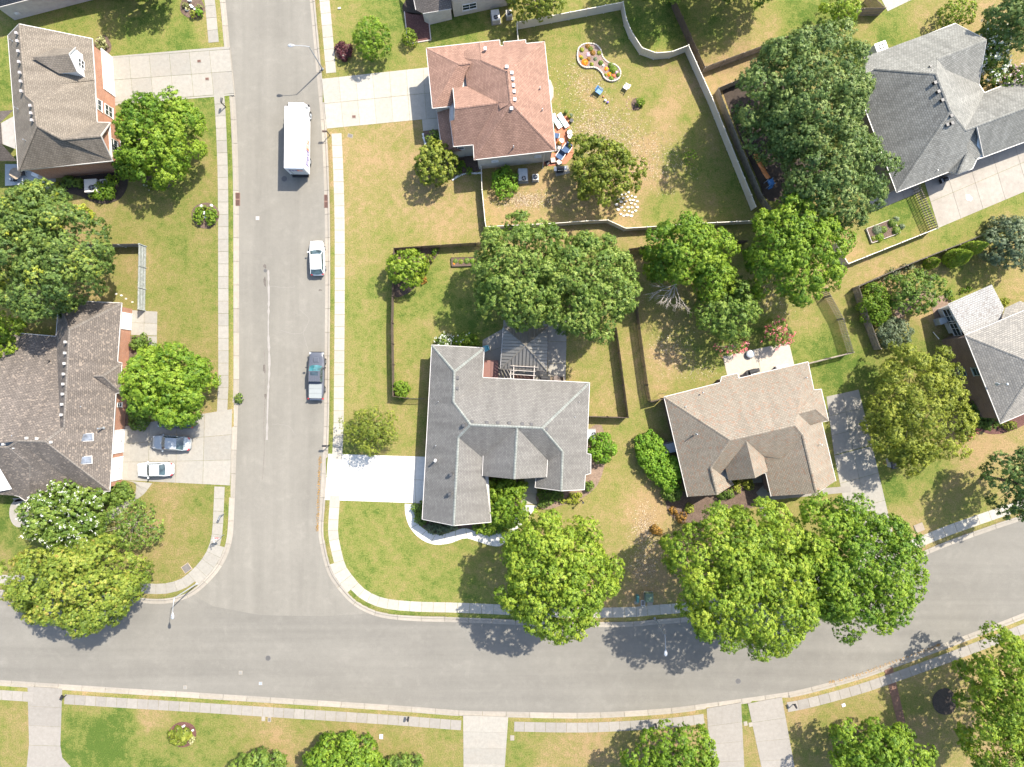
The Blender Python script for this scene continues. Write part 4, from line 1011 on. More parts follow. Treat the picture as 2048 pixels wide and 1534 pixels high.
# ---- H: south east house, pink tan roof
RH = shingle('pinkish_tan_shingles', (.288, .245, .190), (.240, .203, .156), (.25,.17,.12), .14, .10)
h1 = (1460.4,880,7.0); h2 = (1589.5,850.6,7.0); h3 = (1606.1,870.2,6.2); h4 = (1422.2,934.7,5.3); Z = 3.2
oH = [(1328.4,793.9),(1440.8,765.5),(1443.8,753.8),(1475,747),(1477,757),(1615.9,723.9),(1627.6,780.2),(1642.3,778.6),(1657,840.8),(1643.3,843.8),(1671.6,962),(1640,984),(1542.5,992.4),(1531.8,946.5),(1500,955),(1457,950),(1468,970),(1430,985),(1375.3,993.4)]
Hh, Hr, Hi = house('brick_house', 'dark brick house with pinkish tan speckled roof above two big street trees', oH, Z, [
 [(1328.4,793.9,Z),(1440.8,765.5,Z),(1443.8,753.8,Z),(1475,747,Z),(1477,757,Z),(1615.9,723.9,Z),h2,h1],
 [(1328.4,793.9,Z),h1,h4,(1435,989.5,5.0),(1375.3,993.4,Z)],
 [(1615.9,723.9,Z),(1628.5,784,Z),(1615,812,4.2),(1595.4,827,5.5),h2],
 [(1595.4,827,5.5),(1615,800,4.2),(1627.6,780.2,Z),(1642.3,778.6,Z),(1630.6,817.8,4.8)],[(1642.3,778.6,Z),(1657,840.8,Z),(1630.6,817.8,4.8)],
 [(1595.4,827,5.5),(1630.6,817.8,4.8),(1657,840.8,Z),(1620.8,850.6,Z+.1)],
 [h2,(1595.4,827,5.5),(1620.8,850.6,4.2),(1643.3,843.8,Z),(1671.6,962,Z),(1633.5,986.6,5.4),h3],
 [h3,(1633.5,986.6,5.4),(1542.5,992.4,Z),(1531.8,946.5,Z),(1527,929,3.4),(1566,919,4.2)],
 [h1,h2,h3,(1566,919,4.2),(1533.7,928.8,3.5),(1527.9,912.2,4.1),(1492.7,883,6.6),(1449.6,932.8,4.1),(1440.8,948.4,4.0),h4],
 [h4,(1440.8,948.4,4.0),(1468.2,968,Z),(1435,989.5,5.0)]],
 RH, BR_DK, ridges=[[(1328.4,793.9,Z),h1,h2,h3,(1633.5,986.6,5.4)],[h1,h4,(1435,989.5,5.0)],[(1595.4,827,5.5),(1630.6,817.8,4.8),(1657,840.8,Z)]],
 gables=[[(1375.3,993.4,Z),(1435,989.5,5.0),(1468.2,968,Z)],[(1542.5,992.4,Z),(1633.5,986.6,5.4),(1671.6,962,Z)]], skip_g=(10,11,13,14,15,16,17))
mg = MB(); n1 = (1492.7,881.9,6.7); n2 = (1510.3,956.2,6.4)
for pl in ([n1,n2,(1457.5,961.1,4.1),(1449.6,932.8,4.1)], [n1,(1527.9,912.2,4.1),(1535.7,942.5,4.1),n2]): uvface(mg, [v3(p) for p in pl])
mgo = flatn(mg.build('entrance_gable_roof', RH, Hh, smooth=True))
ew = MB(); uvface(ew, [W(1459,958,4.1) + Vector((.2,.3,-.1)), W(1510.3,955,6.3) + Vector((0,.3,-.1)), W(1535,941,4.1) + Vector((-.2,.3,-.1)), Vector((*W(1535,941,4.1).to_2d(), 0)) + Vector((-.2,.3,0)), Vector((*W(1459,958,4.1).to_2d(), 0)) + Vector((.2,.3,0))], False); ew.build('entrance_wall', BR_DK, mgo)
for x, y, z in ((1406,785,4.2),(1371,813.5,4.2),(1613,755,4.4)): pipe(Hr, x, y, z, .25, .05, METAL)
pipe(Hr, 1393, 868, 5.2, .5, .06, METAL); pipe(Hr, 1641, 889, 4.4, .5, .05, WHITE)

# ---- pavilion with metal hip roof and pergola behind G
MROOF = plain('brown_grey_standing_seam', (.19,.175,.15), .45, .2, .08)
pv0 = W(1043,745,0)
PAV = thing('pavilion', (pv0.x, pv0.y + 2, 0), 'brown metal hip roofed pavilion with white pergola beams behind the central house', 'pavilion')
c_ = [(1006.5,654,2.7),(1096,654,2.7),(1094,741.5,2.7),(1001,738,2.7)]; ap = (1051,691,4.7)
for k in range(4):
    a, b_ = v3(c_[k]), v3(c_[(k+1) % 4]); t = v3(ap); nS = 13
    u = (b_ - a); L = u.length; un = u.normalized()
    for j in range(nS):
        s0, s1 = j / nS, (j + 1) / nS
        def top(s):
            tp = (t - a).dot(un) / L
            f = s / tp if s < tp else (1 - s) / (1 - tp)
            f = min(1, max(0, f)); base = a + u * s; foot = a + u * tp
            return base + (t - foot) * f
        p0, p1 = a + u * (s0 + .008), a + u * (s1 - .008)
        mb = MB(); uvface(mb, [p0, p1, top(s1 - .008), top(s0 + .008)])
        mb.tube([p0 + Vector((0,0,.02)), top(s0 + .008) + Vector((0,0,.02))], .018, 4)
        mb.build('roof_panel', MROOF, PAV)
    mb = MB(); mb.tube([a + Vector((0,0,.03)), t + Vector((0,0,.03))], .09, 5); mb.build('hip_cap', plain('brown_hip_cap', (.15,.135,.11), .5), PAV)
    mb = MB(); mb.box(((a + b_) / 2) - Vector((0,0,.1)), (L, .1, .14), math.atan2(u.y, u.x)); mb.build('fascia', GUTTER if k == 3 else plain('brown_fascia', (.10,.08,.06), .6), PAV)
    q = a.lerp(v3(ap), .12); mb = MB(); mb.box((q.x, q.y, 1.3), (.16, .16, 2.6)); mb.build('post', plain('brown_post', (.16,.10,.07), .7), PAV)
PB = plain('weathered_white_beam', (.46,.40,.34), .7)
for (x0, y0), (x1, y1) in (((1028,718),(1027,758)),((1069.5,720),(1067.5,760)),((1021.5,742),(1021,758))):
    a, b_ = W(x0,y0,3.0), W(x1,y1,3.0); d = b_ - a; mb = MB(); mb.box((a+b_)/2, (d.length, .09, .16), math.atan2(d.y, d.x)); mb.build('beam', PB, PAV)
for (x0, y0), (x1, y1) in (((1020,723.5),(1076,727.5)),((1021,731.5),(1076.5,734.5)),((1019,740),(1071,743)),((1019,748),(1072,751.5))):
    a, b_ = W(x0,y0,3.12), W(x1,y1,3.12); d = b_ - a; mb = MB(); mb.box((a+b_)/2, (d.length, .06, .14), math.atan2(d.y, d.x)); mb.build('rafter', PB, PAV)
for x, y in ((1027,757),(1067.5,759)):
    p = W(x, y, 3.0); mb = MB(); mb.box((p.x, p.y, 1.45), (.1,.1,2.9)); mb.build('post', PB, PAV)
# ------------------------------------------------------------------ fences
PK = {}
def picket_mesh(mat, h, w=.13, t=.022):
    k = (mat.name, h, w)
    if k not in PK:
        b = MB(); b.prism([(-w/2, 0), (w/2, 0), (w/2, t), (-w/2, t)], 0, h - .04)
        i = len(b.v)
        for z, q in ((h - .04, 1), (h, .5)):
            for x, y in ((-w/2*q, 0), (w/2*q, 0), (w/2*q, t), (-w/2*q, t)): b.v.append((x, y, z))
        for f in ((4,5,6,7),(0,1,5,4),(1,2,6,5),(2,3,7,6),(3,0,4,7)): b.f.append(tuple(i + x for x in f)); b.uv.append(None)
        PK[k] = b.mesh('picket', mat)
    return PK[k]
def board_fence(pts, h, label, mat, pitch=.155, w=.13, rail_side=-1, name='wooden_fence', railmat=None, sway=.02, posts=True, group=None):
    """pts: photo px of the fence TOP (height h)"""
    P = [W(x, y, h).to_2d() for x, y in pts]
    root = thing(name, (P[0].x, P[0].y, 0), label, 'fence', group)
    me = picket_mesh(mat, h, w); o0 = Vector((P[0].x, P[0].y, 0)); rm = railmat or mat
    pb = MB(); pb.box((0, 0, (h + .05) / 2), (.09, .09, h + .05)); pm = pb.mesh('post', rm)
    for k in range(len(P) - 1):
        a, b = P[k], P[k+1]; d = b - a; L = d.length; u = d.normalized(); n = Vector((-u.y, u.x)) * rail_side; rz = math.atan2(d.y, d.x)
        if rail_side > 0: nn = n
        cnt = max(1, int(L / pitch))
        for i in range(cnt):
            q = a + u * ((i + .5) * L / cnt)
            o = link_mesh('picket', me, root, (q.x - o0.x, q.y - o0.y, random.uniform(-.02, .015)), rz + random.uniform(-sway, sway))
        np_ = max(1, round(L / 2.4))
        if posts:
            for i in range(np_ + (1 if k == len(P) - 2 else 0)):
                q = a + d * (i / np_) + n * .07; link_mesh('post', pm, root, (q.x - o0.x, q.y - o0.y, 0), rz)
        for i in range(np_):
            s, e = a + d * (i / np_), a + d * ((i + 1) / np_); m = (s + e) / 2 + n * .035
            for z in (.3, h * .5, h - .22):
                r = MB(); r.box((m.x, m.y, z), ((e - s).length - .02, .04, .09), rz); r.build('rail', rm, root)
    return root
def vinyl_fence(pts, h, label, mat, name='vinyl_fence', panel=2.45):
    P = [W(x, y, h).to_2d() for x, y in pts]
    root = thing(name, (P[0].x, P[0].y, 0), label, 'fence'); o0 = Vector((P[0].x, P[0].y, 0))
    pb = MB(); pb.box((0, 0, (h + .06) / 2), (.13, .13, h + .06)); pb.box((0, 0, h + .08), (.16, .16, .05), top=(.4, .4)); pm = pb.mesh('post', mat)
    for k in range(len(P) - 1):
        a, b = P[k], P[k+1]; d = b - a; L = d.length; rz = math.atan2(d.y, d.x); n = max(1, round(L / panel))
        for i in range(n + (1 if k == len(P) - 2 else 0)):
            q = a + d * (i / n); link_mesh('post', pm, root, (q.x - o0.x, q.y - o0.y, 0), rz)
        for i in range(n):
            s, e = a + d * (i / n), a + d * ((i + 1) / n); m = (s + e) / 2; l = (e - s).length - .13
            u = d.normalized(); nb = max(3, int(l / .3)); g = MB()
            for j in range(nb):
                c = m + u * ((j + .5) / nb - .5) * l; g.box((c.x, c.y, h / 2 - .02), (l / nb - .012, .035 , h - .16), rz)
            g.build('panel', mat, root)
            g = MB(); g.box((m.x, m.y, h - .05), (l, .07, .11), rz); g.build('rail', mat, root)
            g = MB(); g.box((m.x, m.y, .12), (l, .07, .13), rz); g.build('rail', mat, root)
    return root
vinyl_fence([(1034,44.5),(1246.3,3.8),(1252.7,36.9),(1262.8,62.3),(1284.4,95.3),(1312.4,105.5),(1344.2,103),(1377.2,90.3),(1424.3,194.5),(1462.4,289.9),(1503,390),(1512,413)], 1.8,
 'tall cream vinyl fence curving down the right side of the backyard with kidney bed', VINYL)
vinyl_fence([(1034,46),(1036.5,81)], 1.8, 'short stub of cream vinyl fence meeting the red brown roof', VINYL)
vinyl_fence([(1512,441),(1396,446.6),(1294.6,453.7),(1251.4,456.3),(1215.8,439.8),(1172.6,441.8),(1106,446.6),(972,453),(970,442),(964,380),(962,332)], 1.5,
 'cream vinyl fence along the bottom of the backyard behind the big round trees', VINYL)
board_fence([(1348,-25),(1350.5,0),(1410.3,133.5)], 1.9, 'dark wooden fence slanting down from the top edge beside the vinyl fence', WOODDARK, rail_side=1, name='wooden_fence')
board_fence([(1410.3,133.5),(1528,90),(1604,61),(1655,42),(1729,15.8),(1772,15.3),(1742,-12)], 1.9, 'tan wooden fence with rails on the near side below the top right lawn', WOODTAN, rail_side=-1, railmat=WOODOLD)
board_fence([(1560,128),(1490,153),(1437,175.4),(1477.7,279.7),(1524.7,390),(1545,420)], 1.8, 'weathered grey wooden fence round the shaded yard with the orange slide', WOODOLD, rail_side=1)
board_fence([(970,484),(950,485),(919.4,486.8),(840.5,491.9),(787,495.7),(783.3,591),(782,644.4),(784,770),(784.6,793),(812.6,796.9)], 1.7, 'dark brown lattice look fence round the left side of the central backyard', WOODDARK, pitch=.16, w=.13, rail_side=1)
board_fence([(1233,655),(1236,672),(1249,770),(1257.7,836),(1177.6,833.7)], 1.8, 'dark brown fence on the right of the central house backyard', WOODDARK, rail_side=-1)
board_fence([(1495.5,480.4),(1437,481.7),(1340,487),(1292,492),(1259,497),(1268,580),(1275.5,617.7),(1296,770),(1302.2,804.5),(1329,798)], 1.8, 'dark brown fence round the shaded backyard of the pinkish roofed house', WOODDARK, rail_side=1, pitch=.17)
board_fence([(1655,575),(1662.8,591),(1688,637),(1708.5,705.5),(1617,728.3)], 1.8, 'weathered slatted fence on the right of the green backyard with red flowering tree', WOODOLD, pitch=.21, w=.11, rail_side=-1)
board_fence([(2048,437),(2034,442.3),(1998.4,456.3),(1950,477),(1891.6,499.5),(1815.3,530),(1757,555.4),(1718,572.5),(1739,636.8),(1762,698)], 1.8, 'grey wooden fence running diagonally behind the three pointed evergreens', WOODOLD, pitch=.17, rail_side=1)
board_fence([(1841,369),(1877,455)], 1.8, 'open slatted wooden fence along the left edge of the stained concrete drive', WOODOLD, pitch=.30, w=.12, rail_side=-1)
vinyl_fence([(1671.7,486.8),(1697,527.5),(1875,456.3)], 1.7, 'white capped low fence round the small lawn with the raised vegetable bed', VINYL)
board_fence([(170,489.5),(195.8,488.8),(277,487.3)], 1.8, 'short dark wooden fence with lattice rails below the big left tree', WOODDARK, rail_side=-1, railmat=WOODGREY)
board_fence([(277,487.3),(274.6,618)], 1.8, 'silver grey picket fence standing left of the pavement', WOODGREY, rail_side=1, pitch=.165)
# iron gate between the lattice fence and the central house
P0, P1 = W(812.6,796.9,1.5), W(848,798,1.5)
gt = thing('iron_gate', (P0.x, P0.y, 0), 'thin black iron gate between the lattice fence and the central house', 'gate')
for z in (.25, 1.45):
    b = MB(); m = (P0 + P1) / 2; b.box((m.x, m.y, z), ((P1 - P0).length, .04, .05), math.atan2((P1-P0).y, (P1-P0).x)); b.build('rail', BLACK, gt)
for k in range(17):
    q = P0.lerp(P1, k / 16); b = MB(); b.box((q.x, q.y, .8), (.025, .025, 1.5)); b.build('bar', BLACK, gt)
# ------------------------------------------------------------------ foliage
def quadmesh(name, V, tone, mat):
    """V: (n,k,3) leaf polygons"""
    n, k = V.shape[0], V.shape[1]; me = bpy.data.meshes.new(name)
    me.vertices.add(n * k); me.vertices.foreach_set('co', V.astype(np.float32).ravel())
    me.loops.add(n * k); me.loops.foreach_set('vertex_index', np.arange(n * k, dtype=np.int32))
    me.polygons.add(n); me.polygons.foreach_set('loop_start', np.arange(0, n * k, k, dtype=np.int32)); me.polygons.foreach_set('loop_total', np.full(n, k, dtype=np.int32))
    a = me.attributes.new('tone', 'FLOAT', 'FACE'); a.data.foreach_set('value', tone.astype(np.float32))
    me.update(); me.materials.append(mat); return me
def unit(a): return a / (np.linalg.norm(a, axis=-1, keepdims=True) + 1e-9)
def leaves(C, N, rng, size, droop=.0, asp=.85):
    """pointed leaves at C facing roughly N"""
    n = len(C)
    t = unit(np.cross(N, rng.normal(size=(n, 3)))); b = np.cross(N, t)
    s = size * rng.uniform(.7, 1.25, (n, 1))
    tip = C + t * s - np.array([0, 0, 1]) * s * .15
    return np.stack([C - t * s * .25 - b * s * asp * .5, tip, C - t * s * .2 + b * s * asp * .5], 1)
def crown(cx, cy, zc, rx, ry, ztop, zbot, seed, clump=1.0, dens=15.0, leaf=.18, per=14, lobes=.10, fill=.35, gap=0.0, grad=None, flat=.72, cut=None, tuft=.24, rough=.16, ctv=.11):
    """returns quads, tone, clump centres. cx.. in photo px at height zc"""
    rng = np.random.default_rng(seed)
    c = W(cx, cy, zc); a = rx / PPM * (1 - zc / H); b = ry / PPM * (1 - zc / H)
    ph = rng.uniform(0, 6.28, 5)
    def mod(th): return 1 + lobes * (np.sin(3 * th + ph[0]) + .8 * np.sin(5 * th + ph[1]) + .6 * np.sin(8 * th + ph[2]) + .5 * np.sin(2 * th + ph[3])) / 1.6
    area = math.pi * a * b
    nc = max(5, int(area * 2.1 / (clump * clump * 2.5)))
    # quasi even clump directions on a dome that reaches under the rim
    k = np.arange(nc) + .5
    u = 1 - k / nc * 1.45; u = np.clip(u, -.45, 1)
    th = k * 2.39996 + rng.uniform(-.35, .35, nc)
    rho = np.sqrt(np.clip(1 - np.clip(u, 0, 1) ** 2, 0, 1)); rho = np.where(u < 0, 1 - .35 * (-u), rho)
    m = mod(th); sc_ = rng.uniform(1 - rough, 1.04, nc)
    er = clump * (.72 if clump > .6 else .42)
    CC = np.stack([rho * np.cos(th) * m * (a - er) * sc_, rho * np.sin(th) * m * (b - er) * sc_,
                   np.where(u > 0, (ztop - zc - er * .8) * np.clip(u, 0, 1) ** .85 * (1 - rng.uniform(0, rough, nc)), (zc - zbot) * u * 1.6)], 1)
    keep = rng.random(nc) > gap; CC = CC[keep]; rho_k = rho[keep]; nc = len(CC)
    cr = clump * rng.uniform(.7, 1.25, nc)
    ct = rng.normal(0, ctv, nc)
    out = unit(CC / np.array([a, b, max(1, ztop - zc)]) + np.array([0, 0, .35]))
    nt = np.maximum(4, (dens * 2.2 * cr * cr).astype(int)); idx = np.repeat(np.arange(nc), nt)
    d = unit(unit(rng.normal(size=(len(idx), 3))) + out[idx] * .75)
    T = CC[idx] + d * cr[idx, None] * np.array([1, 1, flat * 1.4]) * rng.uniform(.72, 1.12, (len(idx), 1)); tn = ct[idx] + rng.normal(0, .13, len(idx))
    # sparse inner foliage
    ni = int(len(idx) * fill)
    di = unit(rng.normal(size=(ni, 3))); di[:, 2] = np.abs(di[:, 2]) * .9 - .2
    Ti = di * np.array([a, b, ztop - zc]) * .80 * rng.uniform(.4, 1, (ni, 1))
    T = np.vstack([T, Ti]); d = np.vstack([d, unit(di + np.array([0, 0, .4]))]); tn = np.concatenate([tn, rng.normal(-.05, .1, ni)])
    if cut is not None:
        kp = cut(T[:, 0] + c.x, T[:, 1] + c.y); T = T[kp]; d = d[kp]; tn = tn[kp]
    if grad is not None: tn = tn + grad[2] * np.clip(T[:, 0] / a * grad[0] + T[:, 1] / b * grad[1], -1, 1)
    j = np.repeat(np.arange(len(T)), per); n = len(j)
    off = unit(rng.normal(size=(n, 3)) + d[j] * .9) * rng.uniform(.25, 1, (n, 1)) * tuft
    P = T[j] + off
    N = unit(d[j] * .8 + off / tuft * .9 + rng.normal(size=(n, 3)) * .28 + np.array([0, 0, .2]))
    Q = leaves(P, N, rng, leaf); tone = .5 + tn[j] + rng.normal(0, .10, n)
    return Q + np.array([c.x, c.y, zc]), np.clip(tone, 0, 1), CC + np.array([c.x, c.y, zc])
def limbs(mb, base, zc, CC, rng, r0=.22, n=9, lean=None):
    top = Vector((base.x, base.y, zc)) if lean is None else lean
    mb.tube([base + Vector((0, 0, -.1)), base.lerp(top, .12), base.lerp(top, .55), top], [r0 * 1.5, r0 * 1.1, r0 * .9, r0 * .6], 9)
    sel = rng.choice(len(CC), min(n, len(CC)), replace=False)
    for s in sel:
        e = Vector(CC[s]); st = base.lerp(top, float(rng.uniform(.45, .98))); mid = st.lerp(e, .5) + Vector((0, 0, float(rng.uniform(-.2, .5))))
        mb.tube([st, st.lerp(mid, .5) + Vector((0, 0, .1)), mid, e], [r0 * .5, r0 * .38, r0 * .26, r0 * .08], 6, caps=False)
ALLTREES = []
def tree(name, label, cat, cx, cy, rx, ry, top, mat, seed, zc=None, zbot=None, r0=.2, group=None, base=None, extra=None, blossom=None, nl=10, bark=None, **kw):
    zc = zc if zc is not None else top * .5; zbot = zbot if zbot is not None else top * .25
    Q, tone, CC = crown(cx, cy, zc, rx, ry, top, zbot, seed, **kw)
    if extra:
        for k, (ex, ey, erx, ery, etop) in enumerate(extra):
            q2, t2, c2 = crown(ex, ey, min(zc, etop * .55), erx, ery, etop, zbot, seed + 31 + k, **kw)
            Q = np.concatenate([Q, q2]); tone = np.concatenate([tone, t2]); CC = np.concatenate([CC, c2])
    c = W(cx, cy, zc); bx = base or (c.x, c.y)
    root = thing(name, (bx[0], bx[1], 0), label, cat, group)
    o = Vector((bx[0], bx[1], 0)); Q = Q - np.array([o.x, o.y, 0])
    me = quadmesh('crown', Q, tone, mat); ob = bpy.data.objects.new('crown', me); COL.objects.link(ob); ob.parent = root
    rng = np.random.default_rng(seed + 5); mb = MB(); limbs(mb, o, zc, CC, rng, r0, nl); mb.build('trunk', bark or BARK, root, smooth=True)
    if blossom:
        bm_, cnt, sz = blossom
        sel = rng.integers(0, len(Q), cnt); cen = Q[sel].mean(1); cz = cen[:, 2]; 
        good = cz > np.quantile(Q[:, :, 2], .35); cen = cen[good]
        n = 9; j = np.repeat(np.arange(len(cen)), n)
        outd = unit(cen - np.array([c.x - o.x, c.y - o.y, zc * .6]))
        P = cen[j] + outd[j] * (.12 + rng.uniform(0, sz * 1.2, (len(j), 1))) + rng.normal(size=(len(j), 3)) * sz * .32
        q = leaves(P, unit(rng.normal(size=(len(j), 3)) + np.array([0, 0, .8])), rng, sz * .5, asp=.9)
        me = quadmesh('blossom', q, rng.uniform(.2, .9, len(j)), bm_); bo = bpy.data.objects.new('blossom', me); COL.objects.link(bo); bo.parent = root; bo['kind'] = 'stuff'
    ALLTREES.append(root); return root
def shrub(name, label, cx, cy, rx, ry, top, mat, seed, cat='shrub', group=None, **kw):
    a = dict(clump=max(.22, min(.5, rx / PPM * .42)), dens=60, leaf=.11, per=11, tuft=.10, lobes=.05, rough=.1, fill=.3); a.update(kw)
    return tree(name, label, cat, cx, cy, rx, ry, top, mat, seed, zc=top * .45, zbot=.05, r0=.03, nl=6, group=group, **a)

L_BRIGHT = leafmat('bright_maple_leaf', (.060,.125,.012), (.140,.225,.020), (.235,.310,.032), .38)
L_YEL = leafmat('yellow_green_leaf', (.082,.142,.014), (.182,.260,.024), (.290,.340,.040), .38)
L_MIX = leafmat('mixed_yellowing_leaf', (.080,.125,.018), (.165,.215,.028), (.285,.300,.050), .35, (.33,.22,.07))
L_LEFT = leafmat('grey_green_maple_leaf', (.052,.092,.022), (.105,.160,.034), (.190,.240,.048), .32, (.31,.32,.03))
L_DARK = leafmat('dark_linden_leaf', (.045,.082,.020), (.100,.152,.038), (.215,.260,.078), .28)
L_PEAR = leafmat('pear_leaf', (.055,.102,.018), (.128,.192,.032), (.240,.290,.064), .32)
L_GREEN = leafmat('mid_green_leaf', (.055,.100,.018), (.115,.180,.028), (.205,.262,.048), .34)
L_OLIVE = leafmat('olive_leaf', (.070,.100,.014), (.150,.185,.024), (.250,.265,.038), .34)
L_GLOW = leafmat('honey_locust_leaf', (.095,.122,.018), (.200,.228,.030), (.320,.330,.052), .38)
L_SAGE = leafmat('sage_green_leaf', (.062,.088,.046), (.120,.155,.080), (.205,.235,.130), .28)
L_EVER = leafmat('evergreen_spray', (.065,.105,.010), (.145,.210,.016), (.255,.305,.032), .22)
L_HEDGE = leafmat('glossy_hedge_leaf', (.055,.130,.010), (.130,.245,.018), (.225,.340,.034), .3)
L_RED = leafmat('burgundy_leaf', (.050,.016,.022), (.110,.034,.040), (.19,.075,.07), 0.30)
L_CHART = leafmat('chartreuse_leaf', (.14,.17,.02), (.25,.28,.035), (.38,.38,.06), 0.40)
L_RUSSET = leafmat('russet_leaf', (.12,.07,.02), (.26,.15,.03), (.42,.22,.04), 0.35)
L_GRASS = leafmat('striped_grass_leaf', (.09,.10,.03), (.22,.23,.07), (.50,.48,.26), 0.30)
F_WHITE = leafmat('white_blossom', (.50,.50,.42), (.68,.68,.60), (.78,.78,.74), .2)
F_PINK = leafmat('pink_blossom', (.48,.06,.09), (.60,.13,.16), (.70,.28,.28), .2)
F_PALEPINK = leafmat('pale_pink_blossom', (.45,.25,.33), (.6,.4,.48), (.7,.55,.6), .2)
F_ORANGE = leafmat('orange_flower', (.55,.12,.01), (.75,.22,.01), (.8,.4,.03), .2)
F_RED = leafmat('red_flower', (.45,.03,.02), (.6,.08,.03), (.65,.25,.1), .2)
TR = 'street and garden trees'
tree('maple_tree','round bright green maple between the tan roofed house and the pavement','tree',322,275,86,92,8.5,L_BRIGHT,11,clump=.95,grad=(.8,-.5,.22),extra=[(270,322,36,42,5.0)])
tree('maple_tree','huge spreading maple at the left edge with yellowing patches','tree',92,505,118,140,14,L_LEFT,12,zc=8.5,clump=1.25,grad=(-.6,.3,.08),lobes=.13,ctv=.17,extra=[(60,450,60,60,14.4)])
tree('maple_tree','yellow green tree cut by the left frame edge above the speckled roof','tree',2,672,38,46,7,L_YEL,13,clump=.8)
tree('maple_tree','lumpy bright green maple over the dark parked car','tree',334,770,96,84,9.5,L_BRIGHT,14,zc=5.5,clump=1.15,dens=14,leaf=.2,rough=.25,tuft=.3,lobes=.07)
tree('crape_myrtle','white flowering crape myrtle in front of the speckled roofed house','tree',132,1030,83,68,6.5,L_GREEN,15,clump=.85,blossom=(F_WHITE,430,.20))
tree('ornamental_tree','thin small tree with bare twigs on the left corner lawn','tree',262,1050,64,50,4.5,L_GREEN,16,clump=.5,dens=11,gap=.2,nl=16,bark=BARK_PALE,fill=.3,per=6,r0=.07)
tree('maple_tree','broad yellowing maple overhanging the bottom left street corner','tree',158,1168,134,94,12,L_MIX,17,zc=7,clump=1.15,lobes=.12,rough=.22)
tree('ornamental_tree','small slim sapling on the top lawn beside the street lamp','tree',745,78,34,38,4.5,L_BRIGHT,18,clump=.5,dens=14,leaf=.16,r0=.07,gap=.12)
tree('magnolia_tree','compact dark magnolia at the left corner of the red brown roofed house','tree',871,329,38,40,5,L_OLIVE,19,clump=.5,dens=14,leaf=.2,r0=.1,rough=.1)
tree('maple_tree','loose olive leaved tree in the backyard near the patio chairs','tree',1210,338,74,74,7.5,L_OLIVE,20,zc=4.6,clump=.75,gap=.22,lobes=.15,rough=.3)
tree('linden_tree','massive dark green tree towering over the slide yard','tree',1606,182,132,124,15,L_DARK,21,zc=9,clump=1.2,leaf=.17,extra=[(1560,250,60,80,11.5)],lobes=.10)
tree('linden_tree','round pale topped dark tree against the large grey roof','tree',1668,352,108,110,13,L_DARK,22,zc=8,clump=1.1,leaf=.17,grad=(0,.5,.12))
tree('pear_tree','dense dark round tree just left of its twin above the pavilion','tree',1042,545,100,116,12,L_PEAR,23,zc=7,clump=1.0,dens=17,rough=.2,lobes=.07,leaf=.17)
tree('pear_tree','dense round tree, the right one of the joined pair above the pavilion','tree',1172,572,104,114,12,L_PEAR,24,zc=7,clump=1.0,dens=17,rough=.2,lobes=.07,leaf=.17,grad=(.3,0,.06))
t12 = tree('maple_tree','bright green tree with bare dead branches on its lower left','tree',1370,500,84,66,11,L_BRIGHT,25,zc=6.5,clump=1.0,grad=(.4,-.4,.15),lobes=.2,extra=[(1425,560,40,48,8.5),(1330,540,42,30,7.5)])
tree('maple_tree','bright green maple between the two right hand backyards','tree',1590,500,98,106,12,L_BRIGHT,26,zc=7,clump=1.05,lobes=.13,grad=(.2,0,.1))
tree('oak_tree','smaller dark green tree shading the middle of the fenced lawn','tree',1452,625,62,62,8.5,L_GREEN,27,zc=5,clump=.7,gap=.15,dens=11,lobes=.14,extra=[(1478,592,34,34,6)])
tree('ornamental_tree','compact lime green tree inside the lattice fence corner','tree',813,538,37,38,4.5,L_YEL,28,clump=.5,dens=14,leaf=.18,r0=.09)
tree('ornamental_tree','airy thin leaved tree casting speckled shade on the white driveway','tree',742,862,60,50,5.5,L_OLIVE,29,clump=.6,dens=13,gap=.15,leaf=.15,per=7,fill=.7,rough=.4,r0=.09,nl=30)
tree('maple_tree','bright yellow green maple at the front walk of the central house','tree',1112,1153,124,130,13.5,L_YEL,30,zc=8.5,clump=1.1,lobes=.13,rough=.25)
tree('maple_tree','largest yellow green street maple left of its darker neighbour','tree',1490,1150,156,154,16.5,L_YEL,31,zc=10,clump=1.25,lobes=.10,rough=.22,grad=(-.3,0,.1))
tree('maple_tree','big mid green street maple reaching over the curved road','tree',1706,1132,132,150,15,L_BRIGHT,32,zc=9.5,clump=1.2,lobes=.12,rough=.3,gap=.06)
tree('honey_locust','feathery olive yellow tree by the basketball hoop','tree',1832,820,104,140,9,L_GLOW,33,zc=4.8,clump=.9,leaf=.15,per=13,dens=18,lobes=.14,rough=.35,gap=.16,fill=.2)
tree('maple_tree','dark green maple cut by the right frame edge above the road','tree',2048,968,56,72,10.5,L_DARK,34,zc=7,clump=.9,lobes=.16)
tree('maple_tree','tall yellow green maple in the bottom right corner','tree',2020,1415,96,155,13.5,L_YEL,35,zc=8.5,clump=1.2,lobes=.13)
tree('maple_tree','half visible green tree at the bottom edge with ragged outline','tree',1755,1505,104,72,8.5,L_BRIGHT,36,zc=5,clump=.9,lobes=.2,gap=.12,rough=.35)
tree('maple_tree','green tree at the bottom edge left of the twin driveways','tree',1352,1525,94,70,9.5,L_BRIGHT,37,zc=6,clump=.9,lobes=.18,gap=.08)
tree('maple_tree','bright green bottom edge tree left of the cream driveway','tree',690,1525,84,60,6.5,L_BRIGHT,38,clump=.9,lobes=.1)
tree('maple_tree','low dark tree at the bottom edge just right of the bright green one','tree',805,1545,48,32,4,L_GREEN,39,clump=.6)
tree('maple_tree','low dark tree at the bottom edge below the round flower bed','tree',520,1538,54,40,4.5,L_GREEN,40,clump=.7)
tree('maple_tree','dark green tree filling the top right corner','tree',2035,38,58,58,10,L_DARK,41,zc=6,clump=.9,lobes=.15)
